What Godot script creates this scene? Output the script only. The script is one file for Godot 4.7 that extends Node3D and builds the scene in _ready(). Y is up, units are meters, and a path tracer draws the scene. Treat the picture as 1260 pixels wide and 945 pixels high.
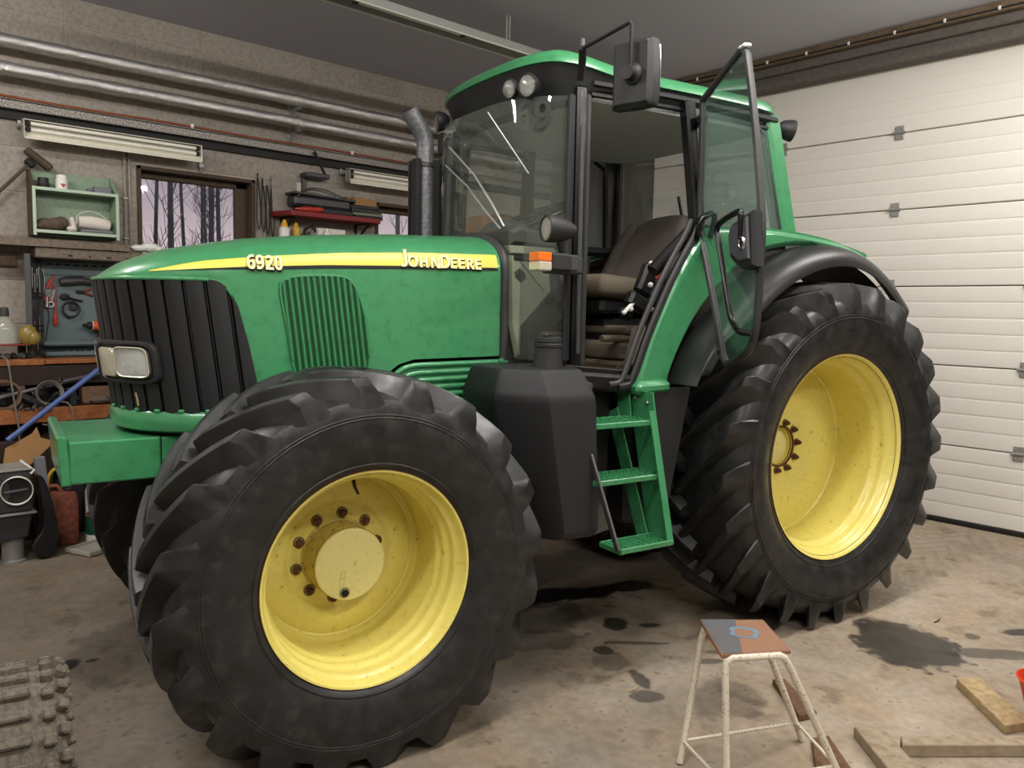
extends Node3D
# A farm workshop with a green tractor. Room axes: x along the block wall, z towards the camera, y up. Metres.

class MB:
	var v := PackedVector3Array()
	func tri(a: Vector3, b: Vector3, c: Vector3) -> void:
		v.append(a); v.append(b); v.append(c)
	func quad(a: Vector3, b: Vector3, c: Vector3, d: Vector3) -> void:
		tri(a, b, c); tri(a, c, d)
	func tri_out(a: Vector3, b: Vector3, c: Vector3, o: Vector3) -> void:
		if (b - a).cross(c - a).dot((a + b + c) / 3.0 - o) < 0.0:
			tri(a, c, b)
		else:
			tri(a, b, c)
	func quad_out(a: Vector3, b: Vector3, c: Vector3, d: Vector3, o: Vector3) -> void:
		tri_out(a, b, c, o); tri_out(a, c, d, o)
	func fix(s: int) -> MB:
		var n := v.size()
		if n <= s: return self
		var c := Vector3.ZERO
		for i in range(s, n): c += v[i]
		c /= float(n - s)
		var vol := 0.0
		for i in range(s, n, 3): vol += (v[i] - c).dot((v[i + 1] - c).cross(v[i + 2] - c))
		if vol < 0.0:
			for i in range(s, n, 3):
				var t := v[i + 1]
				v[i + 1] = v[i + 2]
				v[i + 2] = t
		return self
	func flip() -> MB:
		for i in range(0, v.size(), 3):
			var t := v[i + 1]
			v[i + 1] = v[i + 2]
			v[i + 2] = t
		return self
	# chamfered box, s = full size
	func box(c: Vector3, s: Vector3, b := 0.0, bas := Basis()) -> MB:
		var h := s * 0.5
		b = minf(b, minf(h.x, minf(h.y, h.z)) * 0.98)
		var sg := [-1.0, 1.0]
		if b <= 0.0:
			for ax in 3:
				var u := (ax + 1) % 3
				var w := (ax + 2) % 3
				for e in sg:
					var q: Array[Vector3] = []
					for k in [[-1, -1], [1, -1], [1, 1], [-1, 1]]:
						var p := Vector3.ZERO
						p[ax] = e * h[ax]; p[u] = k[0] * h[u]; p[w] = k[1] * h[w]
						q.append(c + bas * p)
					quad_out(q[0], q[1], q[2], q[3], c)
			return self
		var P := {}
		for x in sg:
			for y in sg:
				for z in sg:
					P[[x, y, z, 0]] = c + bas * Vector3(x * h.x, y * (h.y - b), z * (h.z - b))
					P[[x, y, z, 1]] = c + bas * Vector3(x * (h.x - b), y * h.y, z * (h.z - b))
					P[[x, y, z, 2]] = c + bas * Vector3(x * (h.x - b), y * (h.y - b), z * h.z)
					tri_out(P[[x, y, z, 0]], P[[x, y, z, 1]], P[[x, y, z, 2]], c)
		for e in sg:
			quad_out(P[[e, -1.0, -1.0, 0]], P[[e, 1.0, -1.0, 0]], P[[e, 1.0, 1.0, 0]], P[[e, -1.0, 1.0, 0]], c)
			quad_out(P[[-1.0, e, -1.0, 1]], P[[1.0, e, -1.0, 1]], P[[1.0, e, 1.0, 1]], P[[-1.0, e, 1.0, 1]], c)
			quad_out(P[[-1.0, -1.0, e, 2]], P[[1.0, -1.0, e, 2]], P[[1.0, 1.0, e, 2]], P[[-1.0, 1.0, e, 2]], c)
			for f in sg:
				quad_out(P[[-1.0, e, f, 1]], P[[1.0, e, f, 1]], P[[1.0, e, f, 2]], P[[-1.0, e, f, 2]], c)
				quad_out(P[[e, -1.0, f, 0]], P[[e, 1.0, f, 0]], P[[e, 1.0, f, 2]], P[[e, -1.0, f, 2]], c)
				quad_out(P[[e, f, -1.0, 0]], P[[e, f, 1.0, 0]], P[[e, f, 1.0, 1]], P[[e, f, -1.0, 1]], c)
		return self
	# box by its two corners
	func span(a: Vector3, b: Vector3, bev := 0.0) -> MB:
		return box((a + b) * 0.5, (b - a).abs(), bev)
	# bar of w (sideways) by d (along ref) from a to b
	func bar(a: Vector3, b: Vector3, w: float, d: float, bev := 0.0, ref := Vector3.UP) -> MB:
		var y := (b - a).normalized()
		if absf(y.dot(ref)) > 0.97: ref = Vector3.BACK if absf(y.z) < 0.9 else Vector3.RIGHT
		var x := ref.cross(y).normalized()
		var z := x.cross(y).normalized()
		return box((a + b) * 0.5, Vector3(w, (b - a).length(), d), bev, Basis(x, y, z))
	func loft(rings: Array, closed := true, cap0 := true, cap1 := true) -> MB:
		var s := v.size()
		var n: int = rings[0].size()
		for i in rings.size() - 1:
			var A: PackedVector3Array = rings[i]
			var B: PackedVector3Array = rings[i + 1]
			for j in (n if closed else n - 1):
				var k := (j + 1) % n
				quad(A[j], A[k], B[k], B[j])
		if closed:
			for e in [[cap0, 0], [cap1, rings.size() - 1]]:
				if e[0]:
					var A: PackedVector3Array = rings[e[1]]
					var c := Vector3.ZERO
					for p in A: c += p
					c /= float(n)
					for j in n:
						if e[1] == 0: tri(c, A[(j + 1) % n], A[j])
						else: tri(c, A[j], A[(j + 1) % n])
		return fix(s)
	func tube(path: Array, r, n := 8, caps := true) -> MB:
		var rings := []
		var t0 := Vector3.ZERO
		var up := Vector3.UP
		for i in path.size():
			var t := Vector3.ZERO
			if i > 0: t += (path[i] - path[i - 1]).normalized()
			if i < path.size() - 1: t += (path[i + 1] - path[i]).normalized()
			t = t.normalized()
			if i == 0:
				up = Vector3.UP if absf(t.y) < 0.9 else Vector3.RIGHT
			else:
				var ax := t0.cross(t)
				if ax.length() > 1e-6: up = up.rotated(ax.normalized(), t0.angle_to(t))
			up = (up - t * up.dot(t)).normalized()
			var sd := t.cross(up)
			var rr: float = r[i] if r is Array else r
			var ring := PackedVector3Array()
			for j in n:
				var a := TAU * j / n
				ring.append(path[i] + (up * cos(a) + sd * sin(a)) * rr)
			rings.append(ring)
			t0 = t
		return loft(rings, true, caps, caps)
	# profile of Vector2(radius, height) turned round the local z axis of xf
	func lathe(prof: Array, n := 48, xf := Transform3D(), closed_ends := false) -> MB:
		var rings := []
		for p in prof:
			var ring := PackedVector3Array()
			for j in n:
				var a := TAU * j / n
				ring.append(xf * Vector3(p.x * cos(a), p.x * sin(a), p.y))
			rings.append(ring)
		return loft(rings, true, closed_ends, closed_ends)
	func prism(poly: Array, h: float, xf := Transform3D(), bev := 0.0) -> MB:
		var s := v.size()
		var n := poly.size()
		var pp := PackedVector2Array(poly)
		var area := 0.0
		for i in n: area += pp[i].cross(pp[(i + 1) % n])
		if area < 0: pp.reverse()
		var ins := PackedVector2Array()
		for i in n:
			var d0 := (pp[i] - pp[(i + n - 1) % n]).normalized()
			var d1 := (pp[(i + 1) % n] - pp[i]).normalized()
			var n0 := Vector2(-d0.y, d0.x)
			var n1 := Vector2(-d1.y, d1.x)
			var m := (n0 + n1).normalized()
			ins.append(pp[i] + m * bev / maxf(0.5, m.dot(n0)))
		var cap := ins if bev > 0 else pp
		var tr := Geometry2D.triangulate_polygon(cap)
		if tr.is_empty(): tr = Geometry2D.triangulate_polygon(pp)
		for i in range(0, tr.size(), 3):
			var a := cap[tr[i]]
			var b := cap[tr[i + 1]]
			var c := cap[tr[i + 2]]
			if (b - a).cross(c - a) < 0:
				var t := b
				b = c
				c = t
			tri(xf * Vector3(a.x, a.y, h), xf * Vector3(b.x, b.y, h), xf * Vector3(c.x, c.y, h))
			tri(xf * Vector3(a.x, a.y, 0), xf * Vector3(c.x, c.y, 0), xf * Vector3(b.x, b.y, 0))
		var lv := [[pp, bev], [pp, h - bev]] if bev <= 0 else [[ins, 0.0], [pp, bev], [pp, h - bev], [ins, h]]
		for k in lv.size() - 1:
			var A: PackedVector2Array = lv[k][0]
			var B: PackedVector2Array = lv[k + 1][0]
			for i in n:
				var j := (i + 1) % n
				quad(xf * Vector3(A[i].x, A[i].y, lv[k][1]), xf * Vector3(A[j].x, A[j].y, lv[k][1]), xf * Vector3(B[j].x, B[j].y, lv[k + 1][1]), xf * Vector3(B[i].x, B[i].y, lv[k + 1][1]))
		if xf.basis.determinant() < 0:
			for i in range(s, v.size(), 3):
				var t := v[i + 1]
				v[i + 1] = v[i + 2]
				v[i + 2] = t
		return self
	func ball(c: Vector3, r: Vector3, n := 12, bas := Basis()) -> MB:
		var rings := []
		var m := maxi(4, n / 2)
		for i in m + 1:
			var t := PI * i / m
			var ring := PackedVector3Array()
			for j in n:
				var a := TAU * j / n
				ring.append(c + bas * (Vector3(sin(t) * cos(a), cos(t), sin(t) * sin(a)) * r))
			rings.append(ring)
		return loft(rings, true, false, false)
	# open sheet f(u, w) with u, w in 0..1; th > 0 gives it thickness along -normal
	func sheet(nu: int, nw: int, f: Callable, th := 0.0) -> MB:
		var s := v.size()
		var P: Array[Vector3] = []
		for i in nu + 1:
			for j in nw + 1: P.append(f.call(float(i) / nu, float(j) / nw))
		var m := nw + 1
		var N: Array[Vector3] = []
		if th != 0.0:
			for i in nu + 1:
				for j in m:
					var a := P[mini(i + 1, nu) * m + j] - P[maxi(i - 1, 0) * m + j]
					var b := P[i * m + mini(j + 1, nw)] - P[i * m + maxi(j - 1, 0)]
					N.append(P[i * m + j] - a.cross(b).normalized() * th)
		for i in nu:
			for j in nw:
				quad(P[i * m + j], P[(i + 1) * m + j], P[(i + 1) * m + j + 1], P[i * m + j + 1])
				if th != 0.0: quad(N[i * m + j], N[i * m + j + 1], N[(i + 1) * m + j + 1], N[(i + 1) * m + j])
		if th != 0.0:
			for i in nu:
				quad(P[i * m], N[i * m], N[(i + 1) * m], P[(i + 1) * m])
				quad(P[i * m + nw], P[(i + 1) * m + nw], N[(i + 1) * m + nw], N[i * m + nw])
			for j in nw:
				quad(P[j], P[j + 1], N[j + 1], N[j])
				quad(P[nu * m + j], N[nu * m + j], N[nu * m + j + 1], P[nu * m + j + 1])
			fix(s)
		return self
	func mirrored() -> MB:
		var o := MB.new()
		for i in range(0, v.size(), 3):
			for k in [0, 2, 1]:
				var p := v[i + k]
				o.v.append(Vector3(p.x, p.y, -p.z))
		return o
	func add(o: MB, xf := Transform3D()) -> MB:
		for p in o.v: v.append(xf * p)
		return self
	func mesh(crease := 35.0) -> ArrayMesh:
		var n := v.size() / 3
		var fn := PackedVector3Array()
		fn.resize(n)
		var at := {}
		for i in n:
			fn[i] = (v[i * 3 + 1] - v[i * 3]).cross(v[i * 3 + 2] - v[i * 3])
			for k in 3:
				var key := Vector3i((v[i * 3 + k] * 8000.0).round())
				if at.has(key): at[key].append(i)
				else: at[key] = PackedInt32Array([i])
		var un := PackedVector3Array()
		un.resize(n)
		for i in n: un[i] = fn[i].normalized()
		var lim := cos(deg_to_rad(crease))
		var V := PackedVector3Array()
		var N := PackedVector3Array()
		V.resize(n * 3)
		N.resize(n * 3)
		for i in n:
			for k in 3:
				var p := v[i * 3 + k]
				var s := Vector3.ZERO
				for j in at[Vector3i((p * 8000.0).round())]:
					if un[i].dot(un[j]) > lim: s += fn[j]
				if s.length_squared() < 1e-20: s = un[i]
				var q: int = i * 3 + [0, 2, 1][k]
				V[q] = p
				N[q] = s.normalized()
		var arr := []
		arr.resize(Mesh.ARRAY_MAX)
		arr[Mesh.ARRAY_VERTEX] = V
		arr[Mesh.ARRAY_NORMAL] = N
		var am := ArrayMesh.new()
		am.add_surface_from_arrays(Mesh.PRIMITIVE_TRIANGLES, arr)
		return am

var M := {}
var rng := RandomNumberGenerator.new()
var used := {}

func V3(x: float, y: float, z: float) -> Vector3: return Vector3(x, y, z)
func V2(x: float, y: float) -> Vector2: return Vector2(x, y)
func mb() -> MB: return MB.new()
func rotx(a: float) -> Basis: return Basis(Vector3.RIGHT, deg_to_rad(a))
func roty(a: float) -> Basis: return Basis(Vector3.UP, deg_to_rad(a))
func rotz(a: float) -> Basis: return Basis(Vector3.BACK, deg_to_rad(a))
func xf(o: Vector3, b := Basis()) -> Transform3D: return Transform3D(b, o)
# plane whose polygon x runs along world x, y along world y, extruded along z
func numbered(called: String) -> String:
	if not used.has(called):
		used[called] = 0
		return called
	used[called] += 1
	return "%s_%03d" % [called, used[called]]

# one named mesh under a parent (a part), or at top level
func part(parent: Node, called: String, m: MB, material: Material, crease := 35.0, label := "") -> MeshInstance3D:
	var o := MeshInstance3D.new()
	o.mesh = m.mesh(crease)
	o.material_override = null
	o.mesh.surface_set_material(0, material)
	o.cast_shadow = GeometryInstance3D.SHADOW_CASTING_SETTING_ON
	if parent == self:
		o.name = numbered(called)
		add_child(o)
	else:
		o.name = called
		var k := 0
		while parent.has_node(NodePath(o.name)):
			k += 1
			o.name = "%s_%03d" % [called, k]
		parent.add_child(o)
	if label: o.set_meta("label", label)
	return o
func inst(parent: Node, called: String, mesh: Mesh, t: Transform3D) -> MeshInstance3D:
	var o := MeshInstance3D.new()
	o.mesh = mesh
	o.transform = t
	o.name = called
	var k := 0
	while parent.has_node(NodePath(o.name)):
		k += 1
		o.name = "%s_%03d" % [called, k]
	parent.add_child(o)
	return o
func tag(o: Node3D, label: String, category: String, group := "") -> Node3D:
	o.set_meta("label", label)
	o.set_meta("category", category)
	if group: o.set_meta("group", group)
	return o
func thing(called: String, label: String, category: String, at := Vector3.ZERO, turn := 0.0, group := "") -> Node3D:
	var o := Node3D.new()
	o.name = numbered(called)
	add_child(o)
	o.position = at
	o.rotation.y = turn
	tag(o, label, category, group)
	return o
# a thing that is a single mesh, built about its own base
func solo(called: String, label: String, category: String, m: MB, material: Material, at := Vector3.ZERO, crease := 35.0, group := "") -> MeshInstance3D:
	var o := part(self, called, m, material, crease)
	o.position = at
	tag(o, label, category, group)
	return o
func struct(called: String, m: MB, material: Material, crease := 30.0) -> MeshInstance3D:
	var o := part(self, called, m, material, crease)
	o.set_meta("kind", "structure")
	return o
func sub(parent: Node, called: String) -> Node3D:
	var o := Node3D.new()
	o.name = called
	var k := 0
	while parent.has_node(NodePath(o.name)):
		k += 1
		o.name = "%s_%03d" % [called, k]
	parent.add_child(o)
	return o

func noise_tex(sd: int, freq: float, ramp: Array, oct := 4, size := 512, kind := FastNoiseLite.TYPE_SIMPLEX_SMOOTH) -> NoiseTexture2D:
	var n := FastNoiseLite.new()
	n.seed = sd
	n.noise_type = kind
	n.frequency = freq
	n.fractal_octaves = oct
	n.fractal_gain = 0.55
	var g := Gradient.new()
	var off := PackedFloat32Array()
	var col := PackedColorArray()
	for e in ramp:
		off.append(e[0])
		col.append(e[1])
	g.offsets = off
	g.colors = col
	var t := NoiseTexture2D.new()
	t.width = size
	t.height = size
	t.seamless = true
	t.noise = n
	t.color_ramp = g
	return t
func bump_tex(sd: int, freq: float, oct := 4, size := 512) -> NoiseTexture2D:
	return noise_tex(sd, freq, [[0.0, Color.BLACK], [1.0, Color.WHITE]], oct, size)
func grey(a: float) -> Color: return Color(a, a, a)
func mat(key: String, col: Color, rough: float, metal := 0.0, o := {}) -> StandardMaterial3D:
	var m := StandardMaterial3D.new()
	m.resource_name = key
	m.albedo_color = col
	m.roughness = rough
	m.metallic = metal
	if o.has("tex"):
		m.albedo_texture = o.tex
		m.uv1_triplanar = true
		m.uv1_world_triplanar = o.get("world", false)
		m.uv1_scale = Vector3.ONE * float(o.get("scale", 1.0))
	if o.has("rtex"):
		m.roughness_texture = o.rtex
		m.uv1_triplanar = true
		m.uv1_world_triplanar = o.get("world", false)
		m.uv1_scale = Vector3.ONE * float(o.get("scale", 1.0))
	if o.has("bump"):
		m.heightmap_enabled = true
		m.heightmap_texture = o.bump
		m.heightmap_scale = o.get("depth", 0.2)
		m.uv1_triplanar = true
		m.uv1_world_triplanar = o.get("world", false)
		m.uv1_scale = Vector3.ONE * float(o.get("scale", 1.0))
	if o.has("coat"):
		m.clearcoat_enabled = true
		m.clearcoat = o.coat
		m.clearcoat_roughness = o.get("coat_rough", 0.05)
	if o.has("spec"): m.metallic_specular = o.spec
	if o.has("rim"):
		m.rim_enabled = true
		m.rim = o.rim
		m.rim_tint = 0.6
	if o.has("glow"):
		m.emission_enabled = true
		m.emission = o.get("glow_color", col)
		m.emission_energy_multiplier = o.glow
	M[key] = m
	return m
func glass(key: String, col: Color, a: float, rough := 0.03) -> StandardMaterial3D:
	var m := StandardMaterial3D.new()
	m.resource_name = key
	m.albedo_color = Color(col, a)
	m.transparency = BaseMaterial3D.TRANSPARENCY_ALPHA
	m.roughness = rough
	m.cull_mode = BaseMaterial3D.CULL_DISABLED
	M[key] = m
	return m
func lerpt(tab: Array, x: float) -> float:
	if x <= tab[0].x: return tab[0].y
	for i in tab.size() - 1:
		if x <= tab[i + 1].x:
			return lerpf(tab[i].y, tab[i + 1].y, (x - tab[i].x) / (tab[i + 1].x - tab[i].x))
	return tab[-1].y
# smooth curve through points
func curve(pts: Array, per := 6, closed := false) -> Array:
	var out := []
	var n := pts.size()
	for i in (n if closed else n - 1):
		var p0 = pts[(i - 1 + n) % n] if closed or i > 0 else pts[i]
		var p1 = pts[i]
		var p2 = pts[(i + 1) % n]
		var p3 = pts[(i + 2) % n] if closed or i < n - 2 else pts[(i + 1) % n]
		for k in per: out.append(p1.cubic_interpolate(p2, p0, p3, float(k) / per))
	if not closed: out.append(pts[-1])
	return out
func text_mesh(s: String, size: float, depth: float, bold := true) -> TextMesh:
	var f := SystemFont.new()
	f.font_names = PackedStringArray(["Droid Sans"])
	f.font_weight = 700 if bold else 400
	var t := TextMesh.new()
	t.text = s
	t.font = f
	t.font_size = 64
	t.pixel_size = size / 46.0
	t.depth = depth
	t.curve_step = 1.0
	t.horizontal_alignment = HORIZONTAL_ALIGNMENT_LEFT
	t.vertical_alignment = VERTICAL_ALIGNMENT_BOTTOM
	return t

func _ready() -> void:
	rng.seed = 7
	# camera
	var cam := Camera3D.new()
	cam.name = "camera"
	cam.position = Vector3(-1.622, 1.606, 3.264)
	cam.rotation = Vector3(-0.0914, -0.73957, 0.0194)
	cam.fov = 51.2717
	cam.near = 0.05
	cam.far = 200.0
	add_child(cam)
	cam.current = true
	# sky: dusk outside the two windows
	var sm := ProceduralSkyMaterial.new()
	sm.sky_top_color = Color(0.33, 0.345, 0.42)
	sm.sky_horizon_color = Color(1.0, 0.9, 0.89)
	sm.sky_curve = 0.06
	sm.ground_bottom_color = Color(0.2, 0.2, 0.2)
	sm.ground_horizon_color = Color(0.8, 0.74, 0.74)
	sm.sun_angle_max = 1.0
	var sky := Sky.new()
	sky.sky_material = sm
	var env := Environment.new()
	env.background_mode = Environment.BG_SKY
	env.sky = sky
	env.background_energy_multiplier = 1.15
	env.ambient_light_source = Environment.AMBIENT_SOURCE_DISABLED
	env.tonemap_mode = Environment.TONE_MAPPER_LINEAR
	env.tonemap_exposure = 1.32
	env.sdfgi_enabled = true
	env.ssao_enabled = true
	env.ssil_enabled = true
	var we := WorldEnvironment.new()
	we.name = "environment"
	we.environment = env
	add_child(we)
	materials()
	# the lit ceiling lamps: two rows of twin tubes over the free side of the room
	lamp(V3(0.7, 3.66, 1.95), "white twin tube ceiling light above the open cab door side", 1.0)
	lamp(V3(3.5, 3.66, 2.1), "white twin tube ceiling light close to the roll-up door", 0.8)
	lamp(V3(-2.3, 3.66, 1.95), "white twin tube ceiling light in the left front of the room", 1.0)
	lamp(V3(-2.2, 3.56, -1.35), "white twin tube ceiling light nearest the workbench end of the block wall", 1.1)
	lamp(V3(-0.9, 3.66, 4.7), "white twin tube ceiling light above where the camera stands", 1.0)
	lamp(V3(2.6, 3.66, 4.9), "white twin tube ceiling light near the far front corner", 0.9)
	room()
	tractor()
	wall_clutter()
	bench_clutter()
	floor_things()
	outside()

func materials() -> void:
	var fine := bump_tex(11, 0.05, 5)
	var speck := noise_tex(3, 0.06, [[0.0, grey(0.8)], [0.3, grey(0.95)], [0.5, grey(1.0)], [1.0, grey(1.0)]], 5)
	var dirt := noise_tex(5, 0.02, [[0.0, Color(0.86, 0.85, 0.82)], [0.3, Color(0.96, 0.96, 0.95)], [0.5, Color.WHITE], [0.86, Color.WHITE], [0.92, Color(1.0, 1.0, 1.0)], [1.0, Color(1.0, 1.0, 1.0)]], 5)
	var rubr := noise_tex(9, 0.02, [[0.0, grey(0.6)], [0.4, grey(0.8)], [0.6, grey(0.95)], [1.0, grey(1.0)]], 5)
	var tyr := noise_tex(10, 0.010, [[0.0, grey(0.45)], [0.4, grey(0.55)], [0.55, grey(0.9)], [0.7, grey(1.0)], [1.0, grey(1.0)]], 6)
	var rubd := noise_tex(12, 0.016, [[0.0, grey(0.5)], [0.35, grey(0.58)], [0.58, grey(0.66)], [0.74, Color(0.86, 0.84, 0.8)], [1.0, Color(1.0, 0.95, 0.86)]], 6)
	var spots := noise_tex(13, 0.035, [[0.0, Color(0.55, 0.42, 0.2)], [0.1, Color(0.75, 0.65, 0.4)], [0.16, grey(0.97)], [0.5, grey(1.0)], [1.0, grey(1.0)]], 4)
	var chips2 := noise_tex(24, 0.05, [[0.0, Color(0.25, 0.12, 0.06)], [0.23, Color(0.4, 0.24, 0.14)], [0.26, Color(0.97, 0.96, 0.95)], [1.0, Color.WHITE]], 4)
	var rust := noise_tex(21, 0.03, [[0.0, Color(0.3, 0.14, 0.06)], [0.22, Color(0.5, 0.28, 0.12)], [0.27, Color.WHITE], [1.0, Color.WHITE]], 5)
	var chips := noise_tex(23, 0.06, [[0.0, Color(0.25, 0.12, 0.06)], [0.11, Color(0.35, 0.2, 0.1)], [0.125, Color(0.97, 0.97, 0.97)], [1.0, Color.WHITE]], 4)
	var block := noise_tex(31, 0.04, [[0.0, Color(0.82, 0.81, 0.8)], [0.5, Color(0.94, 0.935, 0.93)], [1.0, Color(1.0, 1.0, 0.99)]], 5)
	var wood := noise_tex(41, 0.02, [[0.0, Color(0.78, 0.73, 0.66)], [0.5, Color(0.92, 0.9, 0.87)], [1.0, Color.WHITE]], 5)
	var seal := noise_tex(51, 0.03, [[0.0, Color(0.12, 0.12, 0.12)], [0.45, Color(0.3, 0.28, 0.25)], [0.6, Color(0.65, 0.6, 0.52)], [1.0, Color(0.9, 0.85, 0.75)]], 6)
	M.fine = fine
	M.spots = spots
	# tractor
	mat("green_paint", Color(0.23, 0.53, 0.34), 0.36, 0.0, {"tex": dirt, "scale": 1.3, "coat": 0.6, "coat_rough": 0.12})
	mat("grey_latch", Color(0.3, 0.3, 0.32), 0.5)
	mat("green_inner", Color(0.08, 0.3, 0.15), 0.5)
	mat("yellow_paint", Color(0.9, 0.845, 0.45), 0.42, 0.0, {"tex": spots, "scale": 1.2, "coat": 0.35, "coat_rough": 0.15})
	mat("hub_yellow", Color(0.92, 0.88, 0.58), 0.5, 0.0, {"tex": chips, "scale": 1.3})
	mat("hub_side", Color(0.8, 0.73, 0.4), 0.6, 0.0, {"tex": chips2, "scale": 1.5})
	mat("rim_rust", Color(0.36, 0.22, 0.1), 0.8, 0.0, {"tex": speck, "scale": 6.0})
	mat("decal_yellow", Color(0.88, 0.82, 0.32), 0.4)
	mat("letter_yellow", Color(0.97, 0.94, 0.66), 0.4)
	mat("black_gloss", Color(0.05, 0.05, 0.055), 0.28, 0.0, {"rtex": rubr, "scale": 4.0})
	mat("fender_black", Color(0.07, 0.072, 0.076), 0.42, 0.0, {"tex": speck, "scale": 5.0, "bump": fine, "depth": 0.04})
	mat("black_plastic", Color(0.112, 0.115, 0.12), 0.55, 0.0, {"tex": speck, "scale": 3.0, "bump": fine, "depth": 0.05})
	mat("black_grille", Color(0.1, 0.103, 0.108), 0.5, 0.0, {"tex": speck, "scale": 4.0})
	mat("black_deep", Color(0.03, 0.03, 0.03), 0.7)
	mat("tyre_rubber", Color(0.2, 0.204, 0.205), 0.56, 0.0, {"coat": 0.2, "coat_rough": 0.3, "rtex": tyr, "tex": rubd, "scale": 1.3, "bump": fine, "depth": 0.05})
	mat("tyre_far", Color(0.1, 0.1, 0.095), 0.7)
	mat("rubber", Color(0.09, 0.09, 0.095), 0.5)
	mat("rubber_worn", Color(0.2, 0.2, 0.2), 0.5, 0.0, {"tex": speck, "scale": 5.0})
	mat("olive_panel", Color(0.47, 0.5, 0.42), 0.5)
	mat("olive_dark", Color(0.2, 0.21, 0.19), 0.6)
	mat("headliner", Color(0.74, 0.76, 0.76), 0.8)
	mat("cab_grey", Color(0.3, 0.3, 0.27), 0.7, 0.0, {"tex": dirt, "scale": 3.0})
	mat("seat_fabric", Color(0.36, 0.33, 0.305), 0.85, 0.0, {"tex": speck, "scale": 6.0, "rim": 0.2})
	mat("seat_light", Color(0.42, 0.385, 0.325), 0.8, 0.0, {"tex": dirt, "scale": 4.0})
	mat("mat_brown", Color(0.3, 0.26, 0.19), 0.8, 0.0, {"tex": dirt, "scale": 3.0})
	mat("nut_rust", Color(0.36, 0.22, 0.16), 0.75, 0.0, {"tex": speck, "scale": 10.0})
	mat("chrome", Color(0.85, 0.85, 0.86), 0.18, 1.0)
	mat("steel", Color(0.55, 0.55, 0.56), 0.4, 0.9, {"tex": speck, "scale": 4.0})
	mat("steel_dark", Color(0.29, 0.29, 0.295), 0.45, 0.5, {"tex": speck, "scale": 5.0})
	mat("exhaust_steel", Color(0.5, 0.5, 0.52), 0.45, 0.5, {"tex": rubr, "scale": 4.0})
	mat("lamp_lens", Color(0.8, 0.8, 0.78), 0.2, 0.5, {"bump": bump_tex(61, 0.09, 2), "depth": 1.2, "scale": 12.0, "coat": 1.0})
	mat("lamp_bowl", Color(0.8, 0.78, 0.7), 0.25, 0.4)
	mat("amber_lens", Color(0.93, 0.42, 0.08), 0.2, 0.0, {"coat": 0.8})
	mat("red_lens", Color(0.72, 0.08, 0.07), 0.25, 0.0, {"coat": 0.8})
	mat("wiper_metal", Color(0.75, 0.77, 0.76), 0.35, 0.8)
	glass("windscreen_glass", Color(0.5, 0.54, 0.5), 0.2)
	glass("door_glass", Color(0.3, 0.45, 0.4), 0.2)
	glass("side_glass", Color(0.45, 0.55, 0.5), 0.22)
	glass("window_glass", Color(0.4, 0.41, 0.47), 0.12)
	# room
	mat("block", Color(0.635, 0.605, 0.57), 0.92, 0.0, {"tex": block, "scale": 0.9, "world": true, "bump": fine, "depth": 0.04})
	mat("block_dark", Color(0.615, 0.585, 0.55), 0.92, 0.0, {"tex": block, "scale": 0.9, "world": true, "bump": fine, "depth": 0.04})
	mat("block_light", Color(0.65, 0.62, 0.585), 0.92, 0.0, {"tex": block, "scale": 1.1, "world": true, "bump": fine, "depth": 0.04})
	mat("mortar", Color(0.7, 0.665, 0.61), 0.95, 0.0, {"tex": block, "scale": 3.0, "world": true})
	mat("plaster", Color(0.73, 0.735, 0.775), 0.95)
	mat("door_white", Color(0.93, 0.915, 0.88), 0.45, 0.0, {"bump": fine, "depth": 0.1, "scale": 6.0, "world": true})
	mat("door_seam", Color(0.3, 0.3, 0.3), 0.7)
	mat("galvanised", Color(0.64, 0.64, 0.62), 0.4, 0.35, {"tex": speck, "scale": 8.0})
	mat("header_grey", Color(0.42, 0.4, 0.38), 0.8, 0.0, {"tex": block, "scale": 0.8, "world": true})
	mat("old_wood", Color(0.45, 0.39, 0.32), 0.85, 0.0, {"tex": wood, "scale": 1.5, "world": true})
	mat("grey_wood", Color(0.5, 0.46, 0.42), 0.85, 0.0, {"tex": wood, "scale": 2.5})
	mat("frame_wood", Color(0.33, 0.27, 0.22), 0.8, 0.0, {"tex": wood, "scale": 2.5})
	mat("bench_wood", Color(0.62, 0.38, 0.2), 0.75, 0.0, {"tex": wood, "scale": 2.0})
	mat("bench_dark", Color(0.19, 0.13, 0.095), 0.85, 0.0, {"tex": wood, "scale": 2.0})
	mat("fresh_wood", Color(0.74, 0.66, 0.51), 0.8, 0.0, {"tex": wood, "scale": 2.2})
	mat("pale_wood", Color(0.66, 0.61, 0.53), 0.85, 0.0, {"tex": wood, "scale": 1.8})
	mat("brown_wood", Color(0.45, 0.34, 0.26), 0.85, 0.0, {"tex": wood, "scale": 3.0})
	var foil := bump_tex(71, 0.09, 4)
	mat("foil", Color(0.86, 0.86, 0.85), 0.17, 0.97, {"bump": foil, "depth": 0.35, "scale": 3.5})
	mat("rail_steel", Color(0.68, 0.66, 0.63), 0.5, 0.4, {"tex": noise_tex(73, 0.07, [[0.0, grey(0.35)], [0.5, grey(0.75)], [0.7, grey(1.0)], [1.0, grey(1.0)]], 4), "scale": 2.0})
	mat("rail_shade", Color(0.15, 0.145, 0.14), 0.8)  # shadow band below the rail face, put into the colour
	mat("copper", Color(0.6, 0.33, 0.22), 0.4, 0.7, {"tex": speck, "scale": 5.0})
	mat("white_enamel", Color(0.9, 0.885, 0.83), 0.35)
	mat("tube_off", Color(0.93, 0.92, 0.88), 0.2)
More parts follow.
